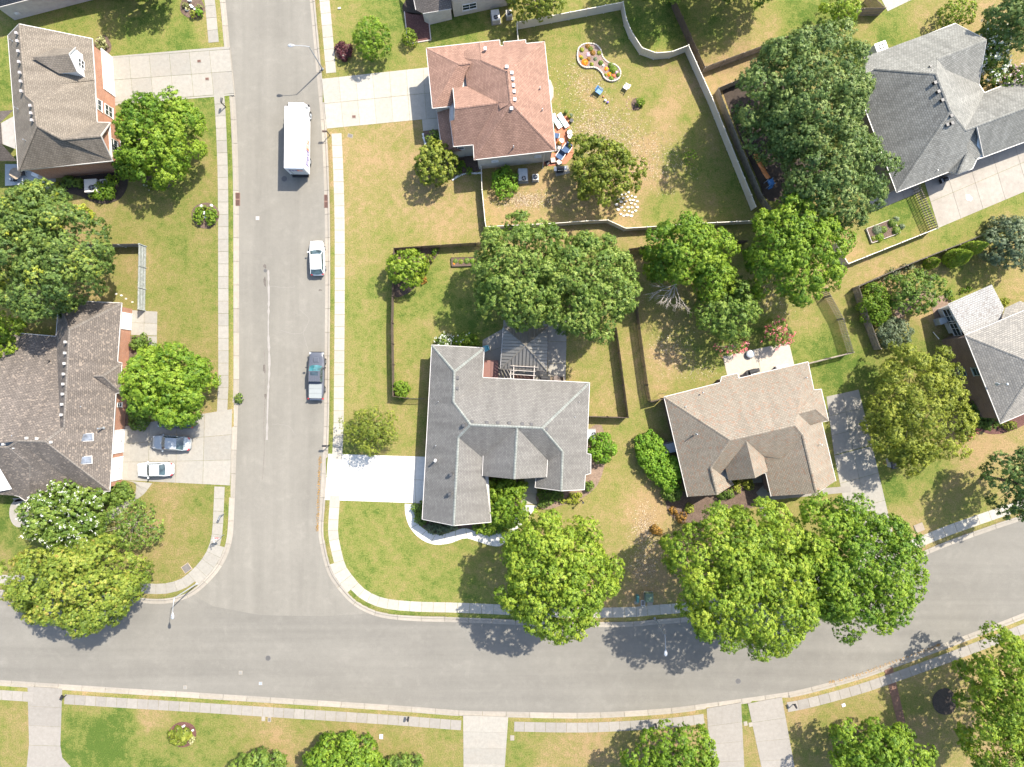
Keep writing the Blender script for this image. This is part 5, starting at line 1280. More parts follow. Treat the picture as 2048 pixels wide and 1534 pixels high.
tree('ginkgo_tree','small yellow green tree straddling the tan fence at the top','tree',1680,22,36,34,6,L_YEL,43,clump=.6,dens=10,lobes=.15)
tree('ornamental_tree','mid green tree beside the pale mulch strip right of the fence','tree',1828,585,56,42,5,L_GREEN,44,clump=.6,dens=11,gap=.12)
shrub('shrub','bright leafy shrub leaning on the curved grey fence',1748,610,30,40,3,L_BRIGHT,45,gap=.15)
shrub('shrub','silvery green bush at the bottom of the curved grey fence',1787,668,34,30,2.6,L_SAGE,46)
tree('olive_tree','grey green tree at the right edge beside the pointed evergreens','tree',2020,490,54,54,6,L_SAGE,47,clump=.65,gap=.2,lobes=.15)
tree('crape_myrtle','pink flowering crape myrtle at the upper right patio corner','tree',1555,668,27,25,3.6,L_GREEN,48,clump=.45,dens=13,leaf=.14,r0=.06,blossom=(F_PINK,160,.24))
tree('crape_myrtle','sparse pink flowering crape myrtle at the upper left patio corner','tree',1456,694,32,20,3.6,L_GREEN,49,clump=.4,dens=6,leaf=.13,gap=.5,r0=.06,nl=24,blossom=(F_PINK,46,.30),bark=BARK_PALE)
tree('crape_myrtle','white flowering crape myrtle behind the large grey roof','tree',1976,108,30,60,5,L_GREEN,50,clump=.6,blossom=(F_WHITE,330,.3))
tree('crape_myrtle','pale pink crape myrtle at the right edge above the grey house','tree',2030,165,42,26,4.5,L_GREEN,51,clump=.6,blossom=(F_PALEPINK,190,.26))
tree('conifer_tree','straggly conifer with brownish twigs at the top edge above the vinyl fence','tree',1078,8,62,36,6,L_OLIVE,52,clump=.7,gap=.3,nl=50,bark=plain('pinkish_brown_twigs',(.24,.17,.15),.9))
shrub('evergreen_shrub','round light evergreen behind the large grey roof',1912,30,34,28,3.6,L_EVER,53,dens=22,leaf=.14)
# shade trees just outside the frame whose shadows fall into it
tree('shade_tree','big tree just above the top edge shading the top right lawn','tree',1500,-70,90,70,11,L_GREEN,55,clump=1.2)
tree('shade_tree','big tree above the top edge shading the vinyl fenced yard','tree',1330,-75,85,70,11,L_GREEN,56,clump=1.2)
tree('shade_tree','tree above the top edge shading the top left lawn','tree',275,-45,70,34,8,L_GREEN,57,clump=1.1)
# dead branches of the bright green tree
rng_ = random.Random(4); mb = MB(); st = W(1352,568,5.0)
def twig(p, d, L, r, lev):
    q = p + d * L; mid = p.lerp(q, .5) + Vector((rng_.uniform(-.1,.1), rng_.uniform(-.1,.1), rng_.uniform(-.1,.15)))
    mb.tube([p, mid, q], [r, r * .8, r * .5], 5, caps=False)
    if lev:
        for _ in range(3):
            dd = (d + Vector((rng_.uniform(-.7,.7), rng_.uniform(-.7,.7), rng_.uniform(-.25,.25)))).normalized(); twig(p.lerp(q, rng_.uniform(.45, 1)), dd, L * rng_.uniform(.55, .8), r * .55, lev - 1)
for a in (200, 222, 240, 262, 285): twig(st, Vector((math.cos(R(a)), math.sin(R(a)), -.12)), 1.7, .055, 3)
mb.build('dead_branch', BARK_PALE, t12)
# hand placed hedges and shrubs
def hedge(label, parts, top, mat, seed, name='hedge', **kw):
    """parts: list of (cx,cy,rx,ry) blobs making one clipped hedge"""
    kwd = dict(clump=.42, dens=60, leaf=.11, per=12, tuft=.10, lobes=.03, rough=.04, fill=.3); kwd.update(kw)
    p0 = parts[0]
    return tree(name, label, 'hedge', *p0, top, mat, seed, zc=top * .55, zbot=.1, r0=.04, nl=5, extra=[(*q, top) for q in parts[1:]], **kwd)
hedge('clipped kidney shaped hedge beside the air conditioner of the dark brick house', [(1298,893,28,28),(1307,915,30,27),(1322,937,28,25),(1337,957,23,24),(1347,938,18,24)], 2.2, L_HEDGE, 60)
shrub('shrub','leafy bush at the lower end of the kidney shaped hedge',1343,985,18,16,1.5,L_GREEN,61)
shrub('round_shrub','clipped round bush right of the central house by its air conditioner',1203,895,27,29,2.2,L_HEDGE,62)
tree('crape_myrtle','tall mixed green shrub in the courtyard of the central house','shrub',1012,1006,38,48,3.6,L_BRIGHT,63,clump=.5,dens=18,leaf=.15,r0=.06,extra=[(985,975,20,16,2.5),(1035,975,18,18,2.5)])
hedge('boxy dark green hedge between driveway and red brown roofed house', [(870,278,14,14),(870,292,13,12)], 1.5, L_GREEN, 64)
shrub('round_shrub','bright egg shaped bush below the cream brick wall',1010,366,25,31,1.8,L_HEDGE,65,dens=40)
shrub('evergreen_shrub','small bright arborvitae at the corner of the red mulch bed',820,75,14,16,1.8,L_EVER,66,dens=60,leaf=.09,clump=.25)
shrub('shrub','burgundy leaved bush beside the stone statue on the top lawn',687,102,17,16,1.2,L_RED,67)
hedge('dark green hedge at the corner below the two garage doors', [(238,985,27,19),(222,995,16,12)], 1.4, L_GREEN, 68)
shrub('shrub','left leafy bush in the round pavement side flower bed',398,432,9,16,1.0,L_BRIGHT,69)
shrub('shrub','right leafy bush in the round pavement side flower bed',423,432,10,17,1.0,L_BRIGHT,70)
shrub('shrub','tiny olive bush at the top of the pavement side flower bed',411,417,4.5,4,.5,L_OLIVE,71,dens=60)
shrub('shrub','round yellow green bush at the foot of the top left bed',386.5,28,5,5.5,.8,L_CHART,72,dens=70)
shrub('shrub','round dark green bush at the foot of the top left bed',399.5,25,5.5,7,.9,L_HEDGE,73,dens=70)
shrub('hosta_plant','cream leaved hosta left of the white stones in the top left bed',371.5,13,6.5,6.5,.5,L_GRASS,74,dens=60)
shrub('hosta_plant','cream leaved hosta right of the white stones in the top left bed',399,15,5,5,.5,L_GRASS,75,dens=60)
shrub('ornamental_grass','cream striped grass clump at the garage corner of the tan roofed house',203,88,11,12,1.0,L_GRASS,76)
shrub('shrub','round bush at the lower left corner of the lattice fence',802,780,17,16,1.5,L_BRIGHT,77)
shrub('hydrangea','white blooming hydrangea behind the central house',888,685,15,13,1.3,L_GREEN,78,blossom=(F_WHITE,110,.18))
shrub('hydrangea','green leafy hydrangea beside the turquoise patio chair',932,684,26,15,1.4,L_BRIGHT,79,blossom=(F_WHITE,25,.14))
shrub('shrub','dark bush between the cars and the orange brick wall',278,842,18,16,1.2,L_GREEN,80)
shrub('shrub','dark bush beside the parking pad',277,688,15,14,1.2,L_GREEN,81,extra=[(290,678,10,9,1.2)])
hedge('low hedge strip at the left front corner of the central house', [(838,1018,11,14),(842,1036,11,12)], .9, L_GREEN, 82)
hedge('silvery low planting along the curved front walk', [(868,1056,16,10),(885,1058,14,9),(900,1052,14,8)], .6, L_SAGE, 83)
hedge('leafy low bushes at the bend of the front walk', [(968,1056,20,12),(990,1052,14,12)], 1.0, L_BRIGHT, 84)
shrub('shrub','yellow green plant at the tip of the front walk bed',1008,1060,9,9,.7,L_CHART,85)
hedge('dark leafy planting below the right wing of the central house', [(1092,993,16,13),(1112,988,16,11),(1088,1005,12,8)], .9, L_GREEN, 86)
shrub('shrub','dark bush at the lower right corner of the central house',1178,972,9,9,1.0,L_GREEN,87)
for k, (x, y, s) in enumerate(((1146,990,5.5),(1158,991,5),(1139,1001,4.5),(1151,1002,5),(1126,1002,4.5))):
    shrub('spirea','%s yellow green spirea in the pale bed right of the central house' % ('upper left','upper right','lower left','lower right','outermost')[k],x,y,s,s,.5,L_CHART,90+k,group='yellow green spireas in the pale bed',dens=70,clump=.2)
shrub('shrub','orange tinted bush at the upper left of the dark brick house front bed',1346,1021,6.5,6.5,.6,L_RUSSET,95,dens=60)
shrub('shrub','larger orange tinted bush beside the biggest street maple',1362,1035,11,10,.8,L_RUSSET,96,dens=45)
shrub('shrub','yellow green bush above the larger orange tinted bush',1378,1016,9,8,.7,L_CHART,97,dens=50)
shrub('shrub','small round yellow green bush under the entrance gable',1474,977,7.5,7.5,.8,L_CHART,98,dens=60)
shrub('shrub','small bush touching the wall left of the entrance gable',1474,964,5,4,.5,L_CHART,99,dens=60)
shrub('shrub','yellow green bush right of the entrance path',1497,970,10,9,.8,L_GLOW,100,dens=50)
shrub('shrub','low green bush at the front corner of the pinkish roof',1450,988,17,10,.9,L_GREEN,101)
hedge('dark bushes with red flowers beside the brown brick wall', [(1945,820,14,26),(1955,835,18,16),(1975,842,20,14)], 1.6, L_GREEN, 102)
shrub('rose_bush','red flowering roses at the foot of the brown brick wall',1938,860,16,10,.8,L_GREEN,103,blossom=(F_PINK,130,.14))
shrub('round_shrub','clipped yellow green ball bush at the lower right porch corner',2015,850,14,9,1.0,L_OLIVE,104)
shrub('ornamental_grass','yellow grass clump between sunroom and grey porch roof',2007,605,8,9,.9,L_CHART,105,dens=50)
for k, (x, y) in enumerate(((1902,596),(1925,582),(1938,578),(1897,585))):
    shrub('perennial_plant',('small plant at the sunroom corner','small plant above the middle of the sunroom edge','small plant nearest the top of the sunroom edge','small dark plant left of the sunroom corner')[k],x,y,4.5,4.5,.5,L_BRIGHT,110+k,dens=50)
shrub('shrub','leafy bush right of the air conditioners below the brick wall',207,382,24,17,1.2,L_BRIGHT,115,extra=[(224,368,11,14,1.4)])
shrub('shrub','dark low bush against the brick wall left of the air conditioners',143,366,22,12,1.0,L_GREEN,116,gap=.2)
shrub('shrub','yellow leaved plant at the left end of the wall bed',115,372,6,7,.7,L_CHART,117,dens=50)
shrub('shrub','olive plant at the lower edge of the wall bed',186,391,7,6,.6,L_OLIVE,118,dens=50)
shrub('shrub','flowering plant in the mulch ring under the bright maple',304,370,10,8,.6,L_OLIVE,119,dens=40,blossom=(F_WHITE,14,.12))
shrub('shrub','burning bush with reddish leaves behind the bright maple',249,243,9,12,1.6,L_RUSSET,120)
for k, (x, y, s) in enumerate(((922,330,8),(917,344,5.5),(938,342,5.5),(905,318,7))):
    shrub('shrub',('largest green bush in the dark bed below the brick wall','small green bush at the left of the dark bed','small green bush at the right of the dark bed','green bush squeezed behind the magnolia')[k],x,y,s,s,.8,L_BRIGHT,121+k,dens=50)
for k, (x, y, s, m_) in enumerate(((870,503,6.5,L_BRIGHT),(833,504,7,L_GREEN),(858,518,8,L_OLIVE),(850,536,9,L_BRIGHT),(842,553,7,L_BRIGHT))):
    shrub('perennial_plant',('topmost leafy plant against the lattice fence','dark plant against the lattice fence','pale plant in the middle of the fence corner bed','large leafy plant right of the lime tree','lower leafy plant right of the lime tree')[k],x,y,s,s,.7,m_,126+k,dens=45)
shrub('marigold_patch','orange flowers along the lower rim of the fence corner bed',845,560,9,6,.4,L_RUSSET,133,dens=60)
hedge('rusty fern patch in the pale bed under the hackberry', [(1310,1058,6,5),(1316,1064,5,4)], .4, L_RUSSET, 134)
shrub('palm_plant','spiky green ornamental grass in the round bed by the bottom pavement',360,1471,20,15,1.1,L_OLIVE,135,dens=30,gap=.1,leaf=.24)
shrub('perennial_plant','yellow flowers on the lower rim of the round bottom bed',361,1485,9,5,.4,L_GRASS,136,dens=60)
shrub('perennial_plant','yellow flowers on the right rim of the round bottom bed',385,1479,5,7,.4,L_GRASS,137,dens=60)
shrub('weed_tuft','green tuft growing in the gutter beside the left kerb',478,797,7.5,9,.5,L_GREEN,138,dens=40)
shrub('shrub','leafy plant beside the kidney shaped bed sapling ring',1280,205,8,8,.9,L_BRIGHT,139,gap=.2)
shrub('sapling','small sapling in the open lawn right of the loose olive tree',1378,312,13,14,1.8,L_BRIGHT,140,cat='sapling',dens=9,gap=.35)
for k, (x, y, rx, ry) in enumerate(((1765,560,10,6),(1788,546,14,8),(1815,536,13,6),(1800,556,9,6),(1742,574,13,9))):
    shrub('perennial_plant',('%s pale flowering plant along the diagonal grey fence')%('second from left','third from left','rightmost','lower middle','leftmost')[k],x,y,rx,ry,.8,L_SAGE,141+k,dens=35,gap=.2)
shrub('shrub','bushy grey green shrub at the right end of the diagonal fence',2005,448,26,14,2.4,L_SAGE,150)
# three pointed evergreens leaning outward in the view
def cypress(label, px, py, r, h, seed):
    base = W(px, py, 0); rng = np.random.default_rng(seed); n = int(620 * h * r)
    z = rng.uniform(.03, 1, n); th = rng.uniform(0, 6.28, n)
    prof = np.sin(np.clip(z, 0, 1) ** .62 * math.pi) ** .75 * r * (1 + .08 * np.sin(th * 4 + z * 9)); prof *= rng.uniform(.85, 1.04, n)
    P = np.stack([prof * np.cos(th), prof * np.sin(th), z * h], 1)
    N = unit(np.stack([np.cos(th), np.sin(th), .5 + 0 * th], 1) + rng.normal(size=(n, 3)) * .35)
    q = leaves(P, N, rng, .15); root = thing('cypress', base, label, 'evergreen', 'pointed evergreens along the grey fence')
    me = quadmesh('crown', q, np.clip(.5 + rng.normal(0, .16, n), 0, 1), L_EVER); o = bpy.data.objects.new('crown', me); COL.objects.link(o); o.parent = root
    b = MB(); b.tube([base, base + Vector((0, 0, h * .8))], [.09, .02], 6); b.build('trunk', BARK, root)
cypress('leftmost and smallest pointed evergreen by the grey fence', 1852, 529, .75, 2.9, 1)
cypress('middle and broadest pointed evergreen by the grey fence', 1893, 521, 1.15, 5.0, 2)
cypress('upper right pointed evergreen by the grey fence', 1920, 504, .95, 5.2, 3)
# climbing / vegetable plants in the raised bed, kidney bed flowers are in the object section

# ------------------------------------------------------------------ vehicles
def paint(name, col, rough=.3, metal=0.0): return plain(name, col, rough, metal, .03, 1.0, coat=.5)
CARGLASS = glassmat('car_glass', (.025,.04,.042), .06)
def wheelset(root, L, Wd, r=.33, xf=.30, xb=-.29, w=.22, rim=METAL):
    for sx in (xf, xb):
        for s in (-1, 1):
            x, y = sx * L, s * (Wd / 2 - w / 2 - .01)
            b = MB(); b.tube([(x, y - w/2, r), (x, y + w/2, r)], [r, r], 18); t = b.build('wheel', RUBBER, root, origin=None)
            b = MB(); b.tube([(x, y + s*(w/2 - .02), r), (x, y + s*(w/2 + .012), r)], [r * .6, r * .55], 14); b.build('rim', rim, t)
def car_body(L, Wd, prof, nexp=4.2, zb=.22):
    """prof(t) -> top height of the lower body at t in 0..1 from nose to tail (x=+L/2 is the nose)"""
    b = MB(); ts = [0, .012, .03, .06, .1, .15, .2, .26, .3, .36, .42, .5, .58, .66, .72, .78, .83, .88, .93, .965, .985, 1]
    rings = []
    for t in ts:
        x = L / 2 - L * t; e = abs(2 * t - 1) ** nexp
        hw = Wd / 2 * (max(0, 1 - e)) ** (1 / 2.6) * .0 + Wd / 2 * (.60 + .40 * (max(0, 1 - abs(2*t-1) ** 5)) ** .5)
        zt = prof(t); e2 = 1 if .05 < t < .95 else .8
        half = [(hw * .93, zb), (hw * .99, zb + .16), (hw, zb + (zt - zb) * .5), (hw * .985, zb + (zt - zb) * .8), (hw * .92, zt - .03), (hw * .80, zt), (hw * .45, zt + .025), (0, zt + .035)]
        pts = half + [(-y, z) for y, z in reversed(half[:-1])]
        i = len(b.v); rings.append(i); b.v += [(x, y, z) for y, z in pts]; m = len(pts)
    for k in range(len(ts) - 1):
        for j in range(m - 1):
            b.f.append((rings[k] + j, rings[k] + j + 1, rings[k+1] + j + 1, rings[k+1] + j)); b.uv.append(None)
        b.f.append((rings[k] + m - 1, rings[k], rings[k+1], rings[k+1] + m - 1)); b.uv.append(None)
    b.f.append(tuple(rings[0] + j for j in reversed(range(m)))); b.uv.append(None)
    b.f.append(tuple(rings[-1] + j for j in range(m))); b.uv.append(None)
    return b
def make_car(name, label, col, L=4.6, Wd=1.8, hood=.92, deck=1.0, roof=1.42, gf=.17, rf=.03, rr=-.20, gb=-.33, sunroof=False, pickup=False, cat='car', rearlight=RED):
    root = thing(name, (0, 0, 0), label, cat); P = paint(name + '_paint_' + label.split()[0], col, .28)
    belt = max(hood, deck) + .02
    def prof(t):
        if t < .04: return hood * (.78 + t * 3.2)
        if t < .33: return hood * .91 + (belt - hood * .91) * ((t - .04) / .29) ** .8
        if t > .96: return deck * (1 - (t - .96) * 3.5)
        return belt + (deck - belt) * max(0, (t - .6) / .36)
    body = car_body(L, Wd, prof).build('body', P, root, smooth=True)
    bx = lambda f: f * L
    wb, wr = Wd * .455, Wd * .365
    F0 = bx(gf); F1 = bx(rf); R1 = bx(rr); R0 = bx(gb); bow = .14
    # glasshouse: windscreen and rear window bowed in plan
    def strip(xa, wa, za, xb, wb_, zb_, sgn, n=8):
        g = MB()
        for k in range(n):
            ys = [(-1 + 2 * (k + q) / n) for q in (0, 1)]
            pt = [(xa + sgn * bow * (1 - y * y), wa * y, za) for y in ys] + [(xb + sgn * bow * .35 * (1 - y * y), wb_ * y, zb_) for y in reversed(ys)]
            if sgn < 0: pt.reverse()
            g.poly(pt)
        return g
    strip(F0, wb * .96, belt - .01, F1, wr * .96, roof - .02, 1).build('windscreen', CARGLASS, root, smooth=True)
    strip(R0, wb * .94, deck + .02, R1, wr * .95, roof - .02, -1).build('rear_window', CARGLASS, root, smooth=True)
    for s in (-1, 1):
        g = MB(); q = [(F0 - .03, s * wb, belt - .02), (R0 + .03, s * wb, deck), (R1, s * wr, roof - .03), (F1, s * wr, roof - .03)]
        if s > 0: q.reverse()
        g.poly(q); g.build('side_window', CARGLASS, root)
        for a, c in (((F0, s * wb * .98, belt), (F1, s * wr * .99, roof)), ((R0, s * wb * .97, deck + .02), (R1, s * wr * .99, roof))):
            g = MB(); g.tube([a, c], .035 if not pickup else .03, 6); g.build('pillar', P, root)
        g = MB(); g.tube([(F1, s * wr, roof - .01), ((F1 + R1) / 2, s * wr * 1.01, roof + .0), (R1, s * wr, roof - .01)], .03, 6); g.build('roof_rail', P, root)
        g = MB(); xm = F0 - .12; g.box((xm, s * (Wd / 2 + .08), belt + .06), (.14, .2, .13), 0); g.build('wing_mirror', P, root)
        g = MB(); g.box((L / 2 - .16, s * Wd * .33, hood * .76), (.24, .30, .12), -s * .35); g.build('headlight', glassmat('lamp_glass', (.35,.36,.36), .1), root)
        g = MB(); g.box((-L / 2 + .15, s * Wd * .36, deck * .86), (.26, .26, .16), s * .35); g.build('tail_light', rearlight, root)
    g = MB(); n = 8; 
    for i in range(n):
        for j in range(6):
            def rp(a, c):
                x = F1 + (R1 - F1) * a / n; y = wr * (-1 + 2 * c / 6)
                ex = bow * .35 * (1 - (y / wr) ** 2); x += ex * (1 if a == 0 else (-1 if a == n else 0))
                return (x, y, roof + .05 * (1 - (y / wr) ** 2) * (1 - (2 * a / n - 1) ** 4) - .015)
            g.poly([rp(i, j), rp(i, j+1), rp(i+1, j+1), rp(i+1, j)][::-1])
    bm = bmesh.new(); 
    ro = g.build('roof', P, root, smooth=True)
    bm.from_mesh(ro.data); bmesh.ops.remove_doubles(bm, verts=bm.verts, dist=.001); bmesh.ops.recalc_face_normals(bm, faces=bm.faces); bm.to_mesh(ro.data); bm.free()
    wheelset(root, L, Wd)
    g = MB(); g.box((-L/2 - .0, 0, .62), (.05, .5, .13)); g.build('number_plate', WHITE, root)
    if sunroof: g = MB(); g.box((F1 - .55, 0, roof + .045), (.62, Wd * .5, .02)); g.build('sunroof', glassmat('sunroof_glass', (.01,.015,.03), .05), root)
    return root
def place(root, px, py, z, ang):
    p = W(px, py, z); root.location = (p.x, p.y, RZ if z < .3 else z); root.rotation_euler = (0, 0, R(ang)); return root
PD = plain('dark_panel_gap', (.03,.03,.03), .7)
c1 = make_car('hatchback_car', 'white hatchback parked at the right kerb above the pickup', (.72,.72,.70), 4.4, 1.88, .95, 1.05, 1.5, .20, .075, -.34, -.46)
place(c1, 637, 518, 0.02, 92); c1.location.z = RZ
c2 = make_car('sedan_car', 'silver sedan on the left driveway nearer the leafy maple', (.34,.36,.36), 4.8, 1.9, .9, 1.0, 1.42, .21, .10, -.19, -.34)
place(c2, 348.5, 885, 0.02, 177); c2.location.z = .03
c3 = make_car('sedan_car', 'white sedan parked alone on the left driveway', (.74,.74,.73), 4.5, 1.82, .9, 1.0, 1.42, .19, .08, -.17, -.30)
place(c3, 316.5, 937.5, 0.02, 181); c3.location.z = .03
car4 = make_car('sedan_car', 'dark blue car almost hidden under the lumpy maple', (.02,.03,.06), 4.6, 1.8, .9, 1.0, 1.42, .21, .10, -.19, -.34)
place(car4, 357, 842, 0.02, 178); car4.location.z = .03
def make_pickup():
    L, Wd = 6.0, 2.08
    P = paint('grey_pickup_paint', (.075,.078,.09), .28); root = thing('pickup_truck', (0,0,0), 'grey pickup with sunroof and ribbed bed cover at the right kerb', 'pickup truck')
    def prof(t):
        if t < .04: return 1.0 + t * 2
        return 1.10 if t < .3 else 1.14
    car_body(L, Wd, prof, zb=.35).build('body', P, root, smooth=True)
    # cab
    wb, wr, belt, roof = .88, .72, 1.16, 1.84; F0, F1, R1, R0 = L*.205, L*.10, -L*.115, -L*.135
    def q(name, pts, m): g = MB(); g.poly(pts); g.build(name, m, root)
    n = 8
    g = MB()
    for k in range(n):
        y0, y1 = -1 + 2*k/n, -1 + 2*(k+1)/n
        g.poly([(F0 + .16*(1-y0*y0), wb*.95*y0, belt), (F0 + .16*(1-y1*y1), wb*.95*y1, belt), (F1 + .05*(1-y1*y1), wr*.95*y1, roof-.02), (F1 + .05*(1-y0*y0), wr*.95*y0, roof-.02)])
    g.build('windscreen', glassmat('teal_windscreen', (.02,.075,.085), .08), root, smooth=True)
    q('rear_window', [(R0, wb*.9, belt), (R0, -wb*.9, belt), (R1, -wr*.9, roof-.03), (R1, wr*.9, roof-.03)], CARGLASS)
    for s in (-1, 1):
        pts = [(F0-.05, s*wb, belt-.02), (R0, s*wb, belt-.02), (R1, s*wr, roof-.04), (F1, s*wr, roof-.04)]; q('side_window', pts[::-1] if s > 0 else pts, CARGLASS)
        for a, c in (((F0, s*wb*.98, belt), (F1, s*wr, roof)), ((R0, s*wb*.98, belt), (R1, s*wr, roof)), ((.1, s*wb, belt), (0, s*wr*1.01, roof-.03))):
            g = MB(); g.tube([a, c], .04, 6); g.build('pillar', P, root)
        g = MB(); g.box((F0-.18, s*(Wd/2+.12), belt+.1), (.16, .26, .2)); g.build('wing_mirror', BLACK, root)
        g = MB(); g.box((L/2-.14, s*Wd*.36, .92), (.22, .34, .18), -s*.2); g.build('headlight', glassmat('lamp_glass'), root)
        g = MB(); g.box((-L/2+.1, s*Wd*.44, .95), (.16, .14, .34)); g.build('tail_light', RED, root)
        g = MB(); g.box((F1 - .62 - .0, s*wr*.0, roof), (.01,.01,.01)); 
        for xx, ll in ((L*.30, .9), (-L*.28, .9)):
            g = MB(); g.box((xx, s*(Wd/2+.0), .78), (ll, .1, .14)); g.build('wheel_arch', BLACK, root)
    g = MB(); g.box(((F1+R1)/2, 0, roof), (F1-R1+.06, 2*wr+.04, .07), top=(.97,.94)); g.build('roof', P, root)
    for y in (-.42, -.14, .14, .42): g = MB(); g.box(((F1+R1)/2-.33, y, roof+.045), (.78*.95, .05, .025)); g.build('roof_rib', P, root)
    g = MB(); g.box((F1-.30, 0, roof+.045), (.48, .98, .02)); g.build('sunroof', glassmat('sunroof_glass'), root)
    g = MB(); g.box((L*.34, 0, 1.165), (.62, .72, .05), top=(.8,.8)); g.build('hood_scoop', P, root)
    CV = plain('bed_cover_vinyl', (.22,.235,.225), .6, var=.05)
    for k in range(3): g = MB(); g.box((-L*.175 - .28 - k*.605, 0, 1.19), (.585, 1.62, .05)); g.build('bed_cover_panel', CV, root)
    g = MB(); g.box((L/2+.03, 0, .62), (.16, 1.7, .2)); g.build('bumper', BLACK, root)
    g = MB(); g.box((-L/2-.03, 0, .6), (.14, 1.7, .18)); g.build('bumper', METAL, root)
    wheelset(root, L, Wd, .39, .315, -.29, .26)
    return root
pk = make_pickup(); place(pk, 636, 752, 0.02, 89); pk.location.z = RZ
# delivery truck
def text_mesh(txt, size, mat, parent, loc, rot, name='lettering', ext=.004, sx=1.0):
    cu = bpy.data.curves.new(name, 'FONT'); cu.body = txt; cu.size = size; cu.extrude = ext; cu.offset = .012 * size
    cu.align_x = 'LEFT'; tmp = bpy.data.objects.new('t', cu); COL.objects.link(tmp)
    me = bpy.data.meshes.new_from_object(tmp.evaluated_get(bpy.context.evaluated_depsgraph_get())); bpy.data.objects.remove(tmp)
    me.materials.clear(); me.materials.append(mat)
    xs = [v.co.x for v in me.vertices]; w = (max(xs) - min(xs)) * sx if xs else 0
    o = bpy.data.objects.new(name, me); COL.objects.link(o); o.parent = parent; o.location = loc; o.rotation_euler = rot; o.scale = (sx, 1, 1); return o, w
def make_truck():
    TW = paint('truck_white_paint', (.72,.72,.71), .35); PUR = plain('purple_letter', (.10,.05,.25), .5); ORG = plain('orange_letter', (.85,.16,.02), .5)
    root = thing('delivery_truck', (0,0,0), 'large white parcel delivery truck parked in the left street', 'delivery truck')
    Lb, Wb, z0, z1 = 7.7, 2.45, .95, 3.45
    def b_(name, c, s, m, top=None): g = MB(); g.box(c, s, 0, top=top); return g.build(name, m, root)
    b_('cargo_box', (-1.15, 0, (z0+z1)/2), (6.8, Wb, z1-z0), TW); b_('cargo_nose', (2.7, 0, 2.95), (.9, Wb, 1.0), TW)
    [b_('roof_panel', (-4.55+Lb*(k+.5)/6, 0, z1+.012), (Lb/6-.03, Wb-.08, .03), TW) for k in range(6)]; [b_('roof_edge', (-.7, s*(Wb/2-.02), z1+.02), (Lb, .05, .05), plain('truck_trim', (.35,.35,.36), .4)) for s in (-1,1)]
    b_('chassis', (-.6, 0, .78), (8.2, .9, .22), BLACK); 
    b_('cab', (3.2, 0, 1.15), (1.8, 2.1, 1.1), TW); b_('cab_roof', (3.15, 0, 2.1), (1.7, 2.0, .85), TW, (.86,.94)); b_('wind_deflector', (3.5, 0, 2.75), (.85, 2.0, .5), TW, (.7,.92))
    b_('windscreen', (4.0, 0, 2.08), (.07, 1.65, .55), CARGLASS); b_('bumper', (4.14, 0, .6), (.2, 2.0, .3), BLACK)
    for s in (-1, 1):
        b_('side_window', (3.15, s*.98, 2.05), (.95, .05, .5), CARGLASS); b_('wing_mirror', (3.85, s*1.25, 1.95), (.12, .2, .42), BLACK); b_('headlight', (4.1, s*.8, 1.0), (.08, .3, .2), glassmat('lamp_glass'))
        b_('side_skirt', (-.8, s*1.05, .72), (3.0, .05, .35), TW); b_('tail_light', (-4.58, s*1.0, .85), (.05, .2, .14), RED)
        b_('step', (3.0, s*1.1, .55), (.6, .22, .08), METAL)
    wheelset(root, 8.4, 2.3, .45, .385, -.33, .28)
    b_('rear_door', (-4.57, 0, 2.2), (.04, 2.05, 2.25), plain('rear_door_grey', (.55,.57,.57), .4)); 
    for z in (1.4, 1.95, 2.5, 3.0): b_('door_seam', (-4.595, 0, z), (.01, 2.05, .015), PD)
    b_('lift_gate', (-4.72, 0, .72), (.28, 2.1, .1), BLACK); b_('rear_bumper', (-4.62, 0, .95), (.12, 2.2, .14), BLACK)
    b_('door_latch', (-4.6, .75, 1.9), (.03, .04, 1.2), BLACK)
    # side lettering, east side reads towards the cab
    o, w = text_mesh('Fed', 1.45, PUR, root, (-3.9, -Wb/2-.006, 1.5), (R(90), 0, 0)); text_mesh('Ex', 1.45, ORG, root, (-3.9 + w + .06, -Wb/2-.006, 1.5), (R(90), 0, 0))
    o, w = text_mesh('Fed', 1.45, PUR, root, (1.2, Wb/2+.006, 1.5), (R(90), 0, R(180))); text_mesh('Ex', 1.45, ORG, root, (1.2 - w - .06, Wb/2+.006, 1.5), (R(90), 0, R(180)))
    o, w = text_mesh('Fed', .72, PUR, root, (-4.6, .85, 2.45), (R(90), 0, R(-90))); text_mesh('Ex', .72, ORG, root, (-4.6, .85 - w - .04, 2.45), (R(90), 0, R(-90)))
    o, w = text_mesh('Fed', .34, PUR, root, (3.72, -.42, 3.01), (R(20), 0, R(90))); text_mesh('Ex', .34, ORG, root, (3.72, -.42 + w + .02, 3.01), (R(20), 0, R(90)))
    return root
tk = make_truck(); tk.location = (-27.02, 31.27, RZ); tk.rotation_euler = (0, 0, R(89.3))
